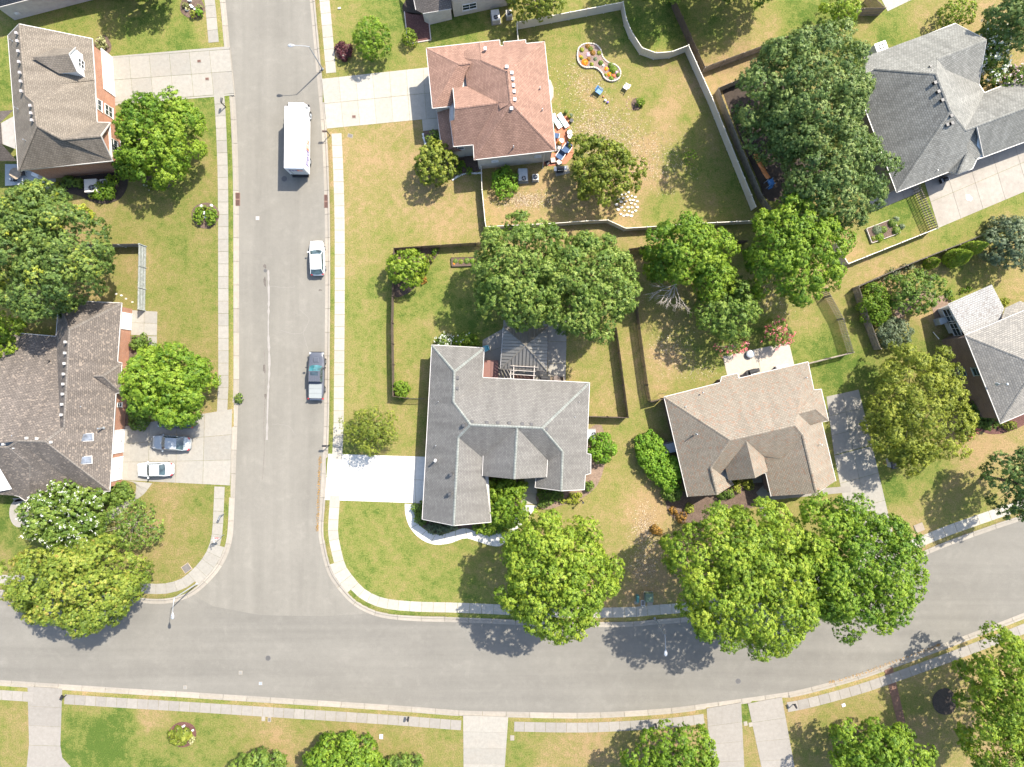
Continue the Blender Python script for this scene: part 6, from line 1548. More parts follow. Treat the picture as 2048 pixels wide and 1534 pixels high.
# ------------------------------------------------------------------ street furniture
def lamp(label, bx, by, ang):
    p = W(bx, by, 0); root = thing('street_lamp', (p.x, p.y, 0), label, 'street lamp', 'tall grey street lamps')
    LM = plain('grey_lamp_metal', (.40,.41,.42), .45, .3)
    b = MB(); b.tube([p, p + Vector((0,0,5.9))], [.10, .055], 12); b.cyl((p.x,p.y,-.05), .17, .2, 12, .13); b.build('pole', LM, root)
    d = Vector((math.cos(R(ang)), math.sin(R(ang)), 0)); t = p + Vector((0,0,5.8))
    b = MB(); b.tube([t, t + d*.35 + Vector((0,0,.18)), t + d*1.0 + Vector((0,0,.3)), t + d*1.65 + Vector((0,0,.32))], [.035,.032,.03,.03], 8); b.build('arm', LM, root)
    c = t + d*2.0 + Vector((0,0,.33)); b = MB()
    n = 12
    for k, (o, w, h) in enumerate(((-.38,.05,.03),(-.2,.12,.07),(0,.19,.10),(.22,.21,.11),(.4,.14,.07),(.46,.03,.02))):
        i = len(b.v); s = Vector((-d.y, d.x, 0))
        for j in range(n):
            a = 6.283*j/n; q = c + d*o + s*(w*math.cos(a)) + Vector((0,0,h*math.sin(a)*(1 if math.sin(a)>0 else .6))); b.v.append(tuple(q))
        if k:
            for j in range(n): u = (j+1)%n; b.f.append((i-n+j, i-n+u, i+u, i+j)); b.uv.append(None)
    b.build('lamp_head', LM, root, smooth=True)
    b = MB(); b.cyl((c + d*.1 + Vector((0,0,.09)))[:], .035, .08, 8); b.build('photocell', BLACK, root)
    b = MB(); b.box((c + d*.12 - Vector((0,0,.06)))[:], (.4,.26,.03), R(ang)); b.build('lens', glassmat('lamp_glass'), root)
lamp('street lamp reaching over the side street above the delivery truck', 645, 138, 180)
lamp('pale street lamp at the left corner of the junction', 393.5, 1167.6, 268)
lamp('street lamp in the tree shade on the curved main road', 1309.5, 1236.5, 271)
def mailbox(label, px, py, ang, h=1.15, mat=BLACK, z0=0):
    p = W(px, py, 0); root = thing('mailbox', (p.x, p.y, 0), label, 'mailbox', 'roadside mailboxes')
    d = Vector((math.cos(R(ang)), math.sin(R(ang)), 0))
    b = MB(); b.box((p.x, p.y, h/2 - .05), (.09,.09,h+.1), R(ang)); b.box((*(p + d*.25).to_2d(), h*.8), (.5,.06,.06), R(ang)); b.build('post', mat, root)
    c = p + d*.28; b = MB(); s = Vector((-d.y, d.x, 0)); i = 0; pr = [(-.12,0),(-.12,.14),(-.085,.21),(0,.24),(.085,.21),(.12,.14),(.12,0)]
    for o in (-.27,.27): b.v += [tuple(c + d*o + s*y + Vector((0,0,h*.86+z))) for y, z in pr]
    for j in range(7): b.f.append((j, (j+1)%7, 7+(j+1)%7, 7+j)); b.uv.append(None)
    b.f.append(tuple(range(7))); b.uv.append(None); b.f.append(tuple(range(13,6,-1))); b.uv.append(None); b.build('letter_box', mat, root)
    b = MB(); q = c + s*.13; b.box((q.x, q.y, h*.86+.2), (.03,.01,.14), R(ang)); b.build('flag', RED, root)
    b = MB(); q = c + d*.28; b.box((q.x, q.y, h*.86+.11), (.012,.2,.2), R(ang)); b.build('door', mat, root)
mailbox('black mailbox on the left verge below the tan roofed house driveway', 451.5, 214, 80, 1.6)
mailbox('brown mailbox on the right verge across from the delivery truck', 660, 271, 182, 1.7, plain('brown_mailbox', (.10,.07,.05), .6))
mailbox('mailbox at the corner of the white driveway', 659, 890, 180, 1.5)
mailbox('grey mailbox on the left verge before the stop sign', 448, 1028, 245, 1.2, plain('grey_mailbox', (.16,.17,.17), .6))
mailbox('mailbox beside the bottom left driveway', 133, 1390, 65, 1.3)
mailbox('mailbox on the bottom verge left of the cream driveway', 818, 1434, 80, 1.2)
mailbox('mailbox on the bottom verge left of the twin driveways', 1309, 1447, 100, 1.2)
mailbox('mailbox at the bottom verge right of the twin driveways', 1586, 1408, 115, 1.2)
# stop sign with street name blades
p = W(448.5, 1069, 0); root = thing('stop_sign', (p.x, p.y, 0), 'stop sign on a thin post with two street name blades at the corner', 'stop sign')
b = MB(); b.box((p.x, p.y, 1.55), (.05,.05,3.3)); b.build('post', METAL, root)
SR = plain('sign_red', (.5,.02,.03), .5)
tl = Vector((.12, 1, 0)).normalized(); sd = Vector((tl.y, -tl.x, 0))
def octa(r, off, m, nm):
    b = MB(); pts = []
    for s_ in (0, 1):
        for k in range(8):
            a = math.pi/8 + k*math.pi/4; q = Vector((p.x, p.y, 2.35)) + tl*(off + s_*.006) + sd*(r*math.cos(a)) + Vector((0,0,r*math.sin(a))); b.v.append(tuple(q))
    b.f += [tuple(range(8)), tuple(range(15,7,-1))] + [(k, 8+k, 8+(k+1)%8, (k+1)%8) for k in range(8)]; b.uv += [None]*10; return b.build(nm, m, root)
octa(.40, .03, WHITE, 'sign_border'); face = octa(.375, .038, SR, 'sign_face'); octa(.40, .022, METAL, 'sign_back')
o, w = text_mesh('STOP', .30, WHITE, root, (0, 0, 0), (R(90), 0, math.atan2(sd.y, sd.x) + math.pi)); q = -sd*0 + tl*.05; o.location = sd*(w/2) + tl*.048 + Vector((0,0,2.25))
GS = plain('green_street_blade', (.02,.16,.08), .5)
for k, (a, z) in enumerate(((8, 2.92), (98, 3.08))):
    b = MB(); b.box((p.x, p.y, z), (.75,.02,.15), R(a)); b.build('street_name_blade', plain('white_street_blade', (.6,.6,.58), .5), root)
# manholes, drains, utility boxes
def manhole(label, px, py, r=.33, mat=IRON, z=RZ):
    p = W(px, py, 0); root = thing('manhole_cover', (p.x, p.y, z), label, 'manhole cover', 'round iron manhole covers')
    b = MB(); b.cyl((p.x, p.y, z-.02), r*1.12, .026, 24); b.build('frame', plain('frame_iron', (.17,.155,.14), .8, .1, .2, 8), root)
    b = MB(); b.cyl((p.x, p.y, z-.01), r, .024, 24); 
    for k in range(-3, 4): b.box((p.x, p.y + k*r*.24, z + .014), (2*r*math.sqrt(max(.05, 1-(k*.24)**2))*.9, .03, .01))
    b.build('lid', mat, root)
for a in (('round manhole cover in the shadow behind the delivery truck', 568,357,.36), ('round manhole cover in the side street left of the hatchback', 530,541,.22),
          ('manhole cover on the main street below the junction', 535.5,1317,.33), ('manhole cover on the main street under the biggest maple', 1477,1363,.34), ('manhole cover near the right bend of the main street', 1919,1268,.2)): manhole(*a)
def plate(label, px, py, w, h, ang, mat, z, name='access_cover', cat='access cover', frame=KERB):
    p = W(px, py, 0); root = thing(name, (p.x, p.y, z), label, cat)
    b = MB(); b.box((p.x, p.y, z+.008), (w+.12, h+.12, .03), R(ang)); b.build('frame', frame, root)
    b = MB(); b.box((p.x, p.y, z+.022), (w, h, .03), R(ang)); b.build('lid', mat, root)
PC = plain('plastic_lid', (.13,.115,.10), .8, 0, .2, 6)
plate('square steel valve cover in the side street', 514.5,436,.4,.4,0,METAL,RZ); plate('faint square patch cover left on the main street', 369.5,1375.5,.35,.35,0,plain('grey_lid',(.2,.19,.17),.8),RZ)
plate('faint square cover right of the other main street patch', 480.5,1346,.35,.35,0,plain('grey_lid2',(.19,.18,.16),.8),RZ); plate('small blue grey valve cover on the main street', 520.5,1367.5,.4,.35,0,METAL,RZ)
for x, y, a, l in ((398.5,122.5,5,'brown oval cover on the top left driveway'),(414.5,158,5,'small brown cover on the top left driveway'),(708,233.5,0,'brown cover on the cream driveway of the red brown roof')): plate(l,x,y,.42,.3,a,RUST,.03)
plate('concrete framed meter cover on the dry lawn by the cream driveway', 700.5,271.5,.55,.35,-15,PC,.0); plate('dark square utility cover on the left corner lawn', 373.5,1136,1.0,.9,35,PC,.02,frame=WOODTAN); 
plate('large tan utility cover on the right lawn', 1838,1055,1.05,.9,22,plain('tan_lid',(.24,.19,.14),.8),.06); plate('white meter lid on the bottom centre lawn', 762.5,1473,.4,.55,0,WHITE,.02)
plate('pale meter lid on the bottom right lawn', 1687,1410,.4,.35,20,WHITE,.02); plate('pale meter box beside the cream driveway', 1024.5,1475.5,.4,.55,0,KERB,.02); plate('meter lid left of the two at the bottom pavement', 527,1437,.35,.5,0,KERB,.02); plate('dark meter lid right of its pair at the bottom pavement', 539,1439,.3,.45,0,PC,.02)
plate('left meter lid in the strip between the twin driveways', 1491,1447,.35,.42,10,KERB,.02); plate('right meter lid in the strip between the twin driveways', 1501,1449,.35,.42,10,KERB,.02)
plate('oval meter box in front of the green utility boxes', 1286,1206,.42,.6,0,PC,.0,frame=plain('white_rim',(.5,.48,.45),.6)); plate('small concrete block beside the teal utility pedestal', 1273,1205,.4,.3,0,KERB,.02); plate('concrete pad below the green transformer', 1300,1206,.6,.45,0,KERB,.02)
def inlet(label, px, py, w, h, ang):
    p = W(px, py, 0); root = thing('storm_drain', (p.x, p.y, RZ), label, 'storm drain')
    b = MB(); b.box((p.x, p.y, RZ+.0), (w, h, .06), R(ang)); b.build('frame', plain('rust_frame', (.20,.12,.09), .9, .1), root)
    n = 10
    for s in (-1, 1):
        for k in range(n):
            q = Vector((0, s*h*.26 + (k/(n-1)-.5)*h*.40, 0)); b = MB(); b.box((p.x+q.x, p.y+q.y, RZ+.05), (w*.86, .035, .03), 0); b.build('grate_bar', RUST, root)
for l, x, y in (('rusty storm drain set in the left kerb', 474,398), ('rusty storm drain set in the right kerb', 653.5,402)): inlet(l, x, y, .72, 1.7, 0)
def ubox(name, label, px, py, z, sx, sy, sz, ang, mat, top=None, cat='utility box', lid=True):
    p = W(px, py, 0); root = thing(name, (p.x, p.y, 0), label, cat)
    b = MB(); b.box((p.x, p.y, sz/2), (sx, sy, sz), R(ang), top); b.build('cabinet', mat, root)
    if lid: b = MB(); b.box((p.x, p.y, sz+.02), (sx*1.04, sy*1.04, .05), R(ang), (.95,.95)); b.build('lid', mat, root)
    b = MB(); b.box((p.x, p.y, .02), (sx*1.15, sy*1.15, .06), R(ang)); b.build('pad', KERB, root)
    return root
ubox('transformer_box','green electrical transformer box in the maple shade', 1296.5,1192,0,1.0,1.1,.75,0,GREENBOX); ubox('utility_pedestal','narrow teal telecom pedestal beside the green transformer', 1274,1195,0,.32,.85,.7,0,plain('teal_paint',(.05,.16,.13),.5))
# air conditioners
def fan(mb_root, c, r):
    b = MB(); n = 20
    b.cyl((c[0], c[1], c[2]), r, .03, 20); b.build('fan_well', BLACK, mb_root)
    b = MB()
    for k in range(4):
        a = k*math.pi/2 + .3
        b.poly([(c[0]+.03*math.cos(a), c[1]+.03*math.sin(a), c[2]+.045), (c[0]+r*.85*math.cos(a-.32), c[1]+r*.85*math.sin(a-.32), c[2]+.04), (c[0]+r*.85*math.cos(a+.32), c[1]+r*.85*math.sin(a+.32), c[2]+.06)])
    b.cyl((c[0], c[1], c[2]+.03), r*.2, .05, 10); b.build('fan_blade', METAL, mb_root)
    for q in (.5, .78, 1.0):
        b = MB(); b.tube([(c[0]+r*q*math.cos(6.283*k/n), c[1]+r*q*math.sin(6.283*k/n), c[2]+.07) for k in range(n+1)], .010, 4, caps=False); b.build('fan_guard', BLACK, mb_root)
def ac(label, px, py, sx, sy, h, ang, mat=ACGREY, fpos=(0,0), fr=.3, zt=True):
    p = W(px, py, h); root = thing('air_conditioner', (p.x, p.y, 0), label, 'air conditioner', 'outdoor air conditioning units')
    b = MB(); b.box((p.x, p.y, .04), (sx*1.25, sy*1.2, .1), R(ang)); b.build('pad', CONC, root)
    b = MB(); b.box((p.x, p.y, h/2+.04), (sx, sy, h-.08), R(ang)); b.build('casing', mat, root)
    b = MB(); b.box((p.x, p.y, h), (sx*1.03, sy*1.03, .05), R(ang)); b.build('top_panel', mat, root)
    for k in range(5): b = MB(); b.box((p.x, p.y, .2 + k*(h-.3)/5), (sx*1.015, sy*1.015, .03), R(ang)); b.build('louvre', plain('louvre_shadow_grey', (.2,.21,.21), .6), root)
    f = Matrix.Rotation(R(ang), 3, 'Z') @ Vector((fpos[0], fpos[1], 0)); fan(root, (p.x+f.x, p.y+f.y, h+.03), fr)
ac('large tan air conditioner below the orange brick side wall', 181,371,1.55,1.6,1.2,3,ACTAN,(.15,-.3),.36); ac('smaller square air conditioner right of the large tan one', 207,365.5,.9,.9,.9,3,ACTAN,(0,0),.3)
ac('big grey air conditioner below the cream brick wall', 1046,349,1.1,1.5,.9,2,ACGREY,(.1,-.5),.28); ac('small round topped air conditioner right of the big grey one', 1071,354,.72,.72,.85,2,ACTAN,(0,0),.3)
ac('grey air conditioner between the central house and the round bush', 1182.5,869,1.05,1.15,.9,0,ACGREY,(.32,.05),.26); ac('grey air conditioner beside the kidney shaped hedge', 1336.5,897,1.8,1.15,.85,12,ACGREY,(-.62,.1),.28)
ac('white air conditioner above the roof edge of the large grey house', 1763,94,1.45,1.25,1.5,20,WHITE,(0,.05),.36)
ac('large pale air conditioner below the window of the top brick house', 991,30,1.0,1.35,.9,8,ACTAN,(0,-.3),.27); ac('small pale air conditioner right of the large one at the top', 1018,26,.7,.8,.9,8,ACTAN,(0,0),.28)
ubox('meter_box','grey meter cabinet on the sunroom side of the brown brick house', 1875,643,0,.85,.8,1.1,20,ACGREY,cat='meter box')
# ------------------------------------------------------------------ patio and garden furniture
BLUEF = plain('navy_blue_cushion', (.035,.075,.16), .8); LBLUE = plain('pale_aqua_sling', (.50,.62,.62), .7, var=.04)
def rot(p, a): return Matrix.Rotation(R(a), 3, 'Z') @ Vector(p)
def lounger(label, px, py, ang):
    c = W(px, py, .35); root = thing('sun_lounger', (c.x, c.y, 0), label, 'sun lounger', 'aqua sun loungers on the red patio'); root.rotation_euler = (0, 0, R(ang))
    def b_(n, m, f): b = MB(); f(b); b.build(n, m, None); return None
    def add(n, m, cc, s, tilt=None):
        b = MB(); b.box(cc, s, 0, tilt=tilt); me = b.mesh(n, m); link_mesh(n, me, root, (0,0,0))
    add('seat', LBLUE, (.35,0,.35), (1.15,.62,.05)); add('backrest', LBLUE, (-.62,0,.52), (.85,.62,.05), (R(28),'Y')); add('strap', plain('teal_strap',(.12,.35,.33),.7), (-.12,0,.39), (.08,.6,.03))
    for x in (-.5,.8):
        for y in (-.28,.28): add('leg', METAL, (x,y,.16), (.04,.04,.32))
lounger('aqua sun lounger partly under the red brown eave', 1113.5,243.5,-58); lounger('aqua sun lounger further from the red brown roof', 1126.5,242,-55)
def chair(label, px, py, ang, mat=BLUEF, frame=WHITE, w=.62, name='patio_chair', group='blue cushioned patio chairs', arms=True, h=.95, z=.42):
    c = W(px, py, z); root = thing(name, (c.x, c.y, 0), label, 'chair', group); root.rotation_euler = (0, 0, R(ang))
    def add(n, m, cc, s, tilt=None): b = MB(); b.box(cc, s, 0, tilt=tilt); link_mesh(n, b.mesh(n, m), root, (0,0,0))
    add('seat', mat, (.05,0,z), (w,w,.10)); add('backrest', mat, (-w*.55,0,z+(h-z)*.55), (.10,w,h-z), (R(-14),'Y'))
    for s in (-1,1):
        if arms: add('armrest', frame, (0,s*w*.56,z+.22), (w,.06,.04))
        for x in (-w*.42,w*.42): add('leg', frame, (x,s*w*.5,(z+.2 if arms else z)/2), (.04,.04,(z+.2 if arms else z)))
    return root
chair('blue patio chair tucked against the red brown eave', 1113,272,80); chair('blue cushioned armchair on the right of the red patio', 1134,297,235,w=.85); chair('blue cushioned armchair nearer the grill on the red patio', 1121,311,235,w=.85)
chair('blue lawn chair left of the ball toys', 1198,182,-35,plain('bright_blue_plastic',(.06,.17,.32),.5),plain('bright_blue_frame',(.08,.2,.36),.5),.7,'lawn_chair','scattered garden chairs'); chair('white lawn chair right of the kidney shaped bed', 1252.5,174,150,plain('cream_plastic',(.6,.6,.5),.5),WHITE,.6,'lawn_chair','scattered garden chairs')
chair('turquoise chair at the corner of the central roof', 971.5,697,200,plain('turquoise_plastic',(.10,.38,.42),.5),plain('turquoise_frame',(.12,.4,.44),.5),.6,'patio_chair','turquoise chair')
def rtable(label, px, py, r, h, mat, name='round_table'):
    c = W(px, py, h); root = thing(name, (c.x, c.y, 0), label, 'table')
    b = MB(); b.cyl((c.x, c.y, h-.04), r, .05, 24); b.build('tabletop', mat, root); b = MB(); b.cyl((c.x, c.y, 0), .05, h-.04, 10); b.cyl((c.x, c.y, 0), r*.45, .04, 14); b.build('leg', METAL, root)
rtable('white round side table in the middle of the red patio', 1123.5,281,.29,.5,WHITE)
# kettle shaped fire pit, urns, pots
def pot(label, px, py, r, h, mat, plant=None, seed=0, group='flower pots by the red patio'):
    p = W(px, py, 0); root = thing('plant_pot', (p.x, p.y, 0), label, 'plant pot', group)
    b = MB(); b.cyl((p.x, p.y, 0), r*.75, h, 14, r); b.build('pot', mat, root); b = MB(); b.cyl((p.x, p.y, h-.06), r*.9, .03, 14); b.build('soil', MULCH_DARK, root)
    if plant:
        rng = np.random.default_rng(seed); n = 260; d = unit(rng.normal(size=(n,3))); d[:,2] = np.abs(d[:,2])
        q = leaves(d*r*1.35*rng.uniform(.4,1,(n,1)) + np.array([0,0,h]), unit(d+np.array([0,0,.5])), rng, .11); me = quadmesh('leaves', q, rng.uniform(.2,.8,n), plant); o = bpy.data.objects.new('leaves', me); COL.objects.link(o); o.parent = root
TERRA = plain('terracotta', (.38,.15,.08), .8)
for k, a in enumerate((('dark pot with a plant at the top corner of the red patio',1131.5,226,.2,.4,BLACK,L_GREEN),('plant pot right of the upper lounger',1141,233,.2,.4,PC,L_SAGE),('yellow flower pot between lounger and lawn',1138,234.5,.18,.4,TERRA,L_CHART),('dark pot standing on the lawn edge of the red patio',1142.5,243,.24,.4,BLACK,None),('green plant pot above the white figures',1137,263,.2,.4,TERRA,L_GREEN),('yellow flower pot below the white figures',1140,284,.2,.35,TERRA,L_CHART),('terracotta pot below the white side table',1118,288,.22,.35,TERRA,L_RUSSET))): pot(*a, seed=k)
for l, x, y in (('upper white garden urn on the patio edge',1138.5,268.5),('lower white garden urn on the patio edge',1139.5,275.5)):
    p = W(x, y, 0); root = thing('garden_urn', (p.x,p.y,0), l, 'urn', 'white garden urns on the red patio'); b = MB(); b.cyl((p.x,p.y,0),.2,.12,12); b.cyl((p.x,p.y,.12),.08,.2,12,.28); b.cyl((p.x,p.y,.32),.28,.35,12,.33); b.build('bowl', WHITE, root, smooth=False)
p = W(1118,298,0); fp = thing('fire_pit', (p.x,p.y,0), 'round black fire pit below the corner of the red brown roof', 'fire pit')
b = MB(); b.cyl((p.x,p.y,.05),.40,.30,18,.46); b.build('bowl', BLACK, fp)
for k in range(14):
    a = k*6.283/14; b = MB(); b.box((p.x+.44*math.cos(a), p.y+.44*math.sin(a), .40), (.12,.05,.10), a); b.build('rim_bar', BLACK, fp)
b = MB(); b.ball((p.x,p.y,.33),.26,10,5,.08,.3); b.build('ash', STONE, fp)
def grill(label, px, py, ang, w=1.25, cover=False):
    h = 1.1; p = W(px, py, h); root = thing('grill', (p.x,p.y,0), label, 'grill'); a = R(ang)
    m = plain('black_grill_cover',(.025,.025,.026),.8) if cover else BLACK
    b = MB(); b.box((p.x,p.y,.5),(w*.6,.55,.9),a); b.build('cabinet', m, root)
    for s in (-1,1): d = rot((s*w*.42,0,0),ang); b = MB(); b.box((p.x+d.x,p.y+d.y,.9),(w*.26,.5,.05),a); b.build('side_shelf', m if cover else METAL, root)
    b = MB(); n=6
    u = rot((1,0,0),ang); v = rot((0,1,0),ang); i=0
    for s in (-1,1): b.v += [tuple(Vector((p.x,p.y,.92)) + u*(s*w*.3) + v*(.29*math.cos(math.pi*k/n)) + Vector((0,0,.28*math.sin(math.pi*k/n)))) for k in range(n+1)]
    for k in range(n): b.f.append((k,k+1,n+2+k,n+1+k)); b.uv.append(None)
    b.f.append(tuple(range(n,-1,-1))); b.f.append(tuple(range(n+1,2*n+2))); b.uv += [None,None]; b.build('hood', m, root)
    b = MB(); q = Vector((p.x,p.y,1.1)) - v*.3; b.tube([q-u*w*.24,q+u*w*.24],.02,6); b.build('handle', METAL, root)
    return root
grill('black grill on the slab below the red patio', 1121,336,5,1.5); grill('covered dark grill behind the central roof edge', 1089,756,-3,1.4,True); grill('covered black grill on the patio of the pinkish roofed house', 1507,743,15,1.6,True); grill('grill at the drive side wall of the large grey house', 1893,358,20,.9)
slabpoly([(1108,333),(1136,331),(1140,346),(1112,353)], CONC, tP)
for k, (x, y, m_, s) in enumerate(((1103,315,TERRA,.3),(1106,322,plain('pinkish_crate',(.5,.38,.32),.7),.35),(1098,318,plain('small_white_crate',(.6,.55,.48),.7),.2),(1118,326,plain('cream_crate',(.55,.48,.4),.7),.35),(1095,327,BLACK,.25))):
    ubox('storage_crate',('terracotta coloured crate at the wall corner of the red patio','pinkish crate in the lower left of the red patio','small white crate by the cream brick wall','cream crate just above the black grill','dark crate at the lower left corner of the red patio')[k],x,y,0,s*1.6,s*1.7,s,10*k,m_,cat='crate')
# garden balls and toys
for l, x, y, m_, r in (('white ball on the backyard lawn',1210,201.5,WHITE,.16),('purple ball beside the white ball',1215,205.5,plain('purple_plastic',(.22,.14,.42),.5),.15),('small orange ball above the white ball',1206.5,193.5,plain('orange_plastic',(.6,.2,.12),.5),.11)):
    p = W(x, y, 0); root = thing('toy_ball', (p.x,p.y,0), l, 'ball', 'toy balls on the lawn'); b = MB(); b.ball((p.x,p.y,r),r,14,10); b.build('ball', m_, root, smooth=True)
# kidney shaped flower bed with stone edging
kp = catmull([(1154.5,110),(1157,98),(1166,90),(1179,88),(1192,91),(1201,101),(1204,112),(1209,120),(1218,127),(1229,130),(1238,138),(1241,148),(1237,158),(1228,162.5),(1218,162),(1209,157),(1204,147),(1196,139),(1187,135.5),(1172,136),(1162,131),(1156,122),(1154.5,110)],3)[:-1]
KB = thing('flower_bed', W(1195,125,0), 'kidney shaped flower bed edged with pale stones in the fenced backyard', 'flower bed')
b = MB(); b.prism([tuple(W(x,y,0).to_2d()) for x,y in kp], -.05, .16); b.build('soil', mulchmat('pinkish_mulch',(.22,.15,.12),(.40,.30,.25)), KB)
kw = [W(x,y,0).to_2d() for x,y in kp]; Lk=[0]
for i in range(1,len(kw)+1): Lk.append(Lk[-1]+(kw[i%len(kw)]-kw[i-1]).length)
t=0; 
while t < Lk[-1]-.2:
    for i in range(1,len(Lk)):
        if Lk[i]>=t+.15: break
    u=(t+.15-Lk[i-1])/(Lk[i]-Lk[i-1]); a_=kw[(i-1)%len(kw)]; c_=kw[i%len(kw)]; q=a_.lerp(c_,u); d=c_-a_
    b = MB(); b.box((q.x,q.y,.12),(.28,.17,.26),math.atan2(d.y,d.x)+random.uniform(-.06,.06),top=(.95,.9)); b.build('edging_stone', plain('cream_edging_stone',(.50,.44,.37),.9,0,.15), KB); t += .31
def tuftobj(name, mat, x, y, r, h, seed, parent, n=None, leaf=.10):
    p = W(x,y,0); rng = np.random.default_rng(seed); n = n or int(260*r/.3); d = unit(rng.normal(size=(n,3))); d[:,2] = np.abs(d[:,2])
    q = leaves(d*np.array([r,r,h])*rng.uniform(.5,1,(n,1)) , unit(d+np.array([0,0,.6])), rng, leaf)
    po = wloc(parent) if parent else Vector((0,0,0)); me = quadmesh(name, q, rng.uniform(.1,.95,n), mat); o = bpy.data.objects.new(name, me); COL.objects.link(o)
    o.location = Vector((p.x,p.y,.12 if parent else .03)) - po
    if parent: o.parent = parent
    return o
for k, a in enumerate(((L_CHART,1163.5,101,.32,.35),(L_CHART,1198,107,.32,.35),(L_CHART,1163,117,.25,.3),(L_CHART,1183,130,.28,.32),(F_ORANGE,1169,126,.50,.25),(F_ORANGE,1161,114,.2,.2),(F_ORANGE,1212,139,.28,.25),(F_ORANGE,1218,150,.32,.25),(F_RED,1227,153,.28,.28),(L_BRIGHT,1226,141,.6,.5),(L_GREEN,1221,132,.4,.4),(L_BRIGHT,1222,158,.35,.3),(L_GREEN,1201,127,.35,.35),(F_PALEPINK,1232,146,.2,.3),(F_WHITE,1206,132,.17,.2),(L_GREEN,1236,151,.3,.35),(L_RUSSET,1175,94,.35,.3),(L_RUSSET,1185,107,.4,.3),(F_PALEPINK,1176,110,.3,.2),(L_OLIVE,1181,99,.35,.3),(L_SAGE,1190,119,.28,.25),(L_RUSSET,1177,119,.3,.25),(L_CHART,1211,151,.22,.25))):
    tuftobj('flower_clump', *a, 300+k, KB)
# raised beds
def raised(label, pts, h, wood, mulch, plants):
    P = [W(x,y,0).to_2d() for x,y in pts]; c = sum(P, Vector((0,0)))/4; root = thing('raised_bed', (c.x,c.y,0), label, 'raised bed')
    for k in range(4):
        a,b_ = P[k],P[(k+1)%4]; m=(a+b_)/2; d=b_-a; b=MB(); b.box((m.x,m.y,h/2),(d.length+.06,.06,h),math.atan2(d.y,d.x)); b.build('board', wood, root)
    b=MB(); b.prism([tuple(q) for q in inset(P,.04)[0]],-.02,h-.06); b.build('soil', mulch, root)
    for k,(m_,x,y,r,hh) in enumerate(plants): tuftobj('plant', m_, x, y, r, hh, 400+k+int(pts[0][0]), root, leaf=.13)
raised('vegetable bed with a pale wooden frame on the small right lawn', [(1731,458),(1784,438),(1799,466),(1742,487)], .3, plain('pale_bed_board',(.5,.46,.4),.8), MULCH, [(L_SAGE,1752,461,.7,.6),(L_GREEN,1765,460,.5,.5),(L_BRIGHT,1757,475,.65,.5),(L_GREEN,1782,447,.6,.8),(L_SAGE,1788,440,.4,.9),(L_GREEN,1790,462,.6,.7),(L_SAGE,1800,455,.4,.8),(L_OLIVE,1744,478,.35,.4)])
raised('narrow raised bed half hidden by the left of the twin trees', [(903,516),(950,515),(950,532),(904,533.5)], .3, WOODDARK, MULCH, [(L_GREEN,911,523,.4,.3),(L_OLIVE,922,524,.4,.3),(L_GREEN,934,522,.45,.4),(F_ORANGE,908,528,.18,.2),(L_BRIGHT,945,523,.4,.4)])
# flagstone heap, stepping stones, white rocks
def stones(label, name, pts, mat, smin, smax, seed, hh=.12, cat='stone pile'):
    r = random.Random(seed); c = W(*pts[0],0); root = thing(name, (c.x,c.y,0), label, cat)
    for x, y in pts:
        p = W(x,y,0); s = r.uniform(smin,smax); n = r.randint(5,7); a0 = r.uniform(0,6); hz = hh*r.uniform(.6,1.2)
        poly = [(p.x + s*r.uniform(.7,1.15)*math.cos(a0+6.283*k/n), p.y + s*.7*r.uniform(.7,1.15)*math.sin(a0+6.283*k/n)) for k in range(n)]
        b = MB(); b.prism(poly, -.03, hz); b.build('stone', mat, root)
r_ = random.Random(9); pts=[]
for _ in range(900):
    x, y = 1254+r_.uniform(-21,21), 409+r_.uniform(-25,25)
    if ((x-1254)/21)**2+((y-409)/25)**2<1 and all(math.hypot(x-a,y-b)>6.6 for a,b in pts): pts.append((x,y))
stones('patch of broken white flagstones on the backyard lawn','flagstone_patch',pts,plain('white_flagstone',(.62,.58,.52),.9,0,.12,6),.14,.26,3,cat='flagstones')
stones('pale stepping stones between fence and speckled roof','stepping_stones',[(206,583),(233,588),(243,591),(252,597.5),(265,604)],STONE,.15,.25,4,.05,'stepping stones')
stones('white rocks in the round pavement side bed','garden_rocks',[(409.5,427)],plain('white_rock',(.66,.66,.64),.8),.3,.36,5,.3,'rocks'); stones('single white rock at the centre of the pavement side bed','garden_rock',[(411.5,434.5)],plain('white_rock',(.66,.66,.64),.8),.22,.25,6,.35,'rocks')
stones('long white stones between the hostas of the top left bed','garden_rocks',[(383,12),(386,16),(381,3),(392,20),(375,21)],plain('white_rock'  ,(.66,.66,.64),.8),.16,.34,7,.35,'rocks')
for k,(x,y) in enumerate(((403.5,412.5),(423,411.5))): tuftobj('w', F_WHITE, x, y, .2, .25, 500+k, None).name='white_flower_clump'
for o in [x for x in bpy.data.objects if x.name.startswith('white_flower_clump')]:
    tag(o, 'white flower clump at the upper %s of the pavement side bed' % ('left' if o.location.x < W(412,0,0).x else 'right'), 'flowers')
r_ = random.Random(3); pl_ = catmull([(906,360),(918,352),(935,347),(952,347),(962,346)],5)
stones('white cobble edging below the dark planting bed','cobble_edging',pl_,plain('white_cobble',(.6,.6,.58),.8),.12,.2,8,.14,'edging'); 
stones('white cobble edging beside the boxy hedge','cobble_edging',catmull([(846,268),(848,278),(851,288),(855,298)],5),plain('white_cobble'),.12,.2,9,.14,'edging')
stones('small white stones in the round bottom left bed','garden_rocks',[(365,1453),(369,1451),(386,1460)],plain('white_cobble'),.16,.24,10,.2,'rocks')
stones('scattered bricks ringing the lawn sapling','brick_ring',[(1263+10*math.cos(a*.7),208+11*math.sin(a*.7)) for a in range(9)][:9] ,plain('ring_brick',(.25,.15,.11),.9),.1,.14,11,.05,'edging')
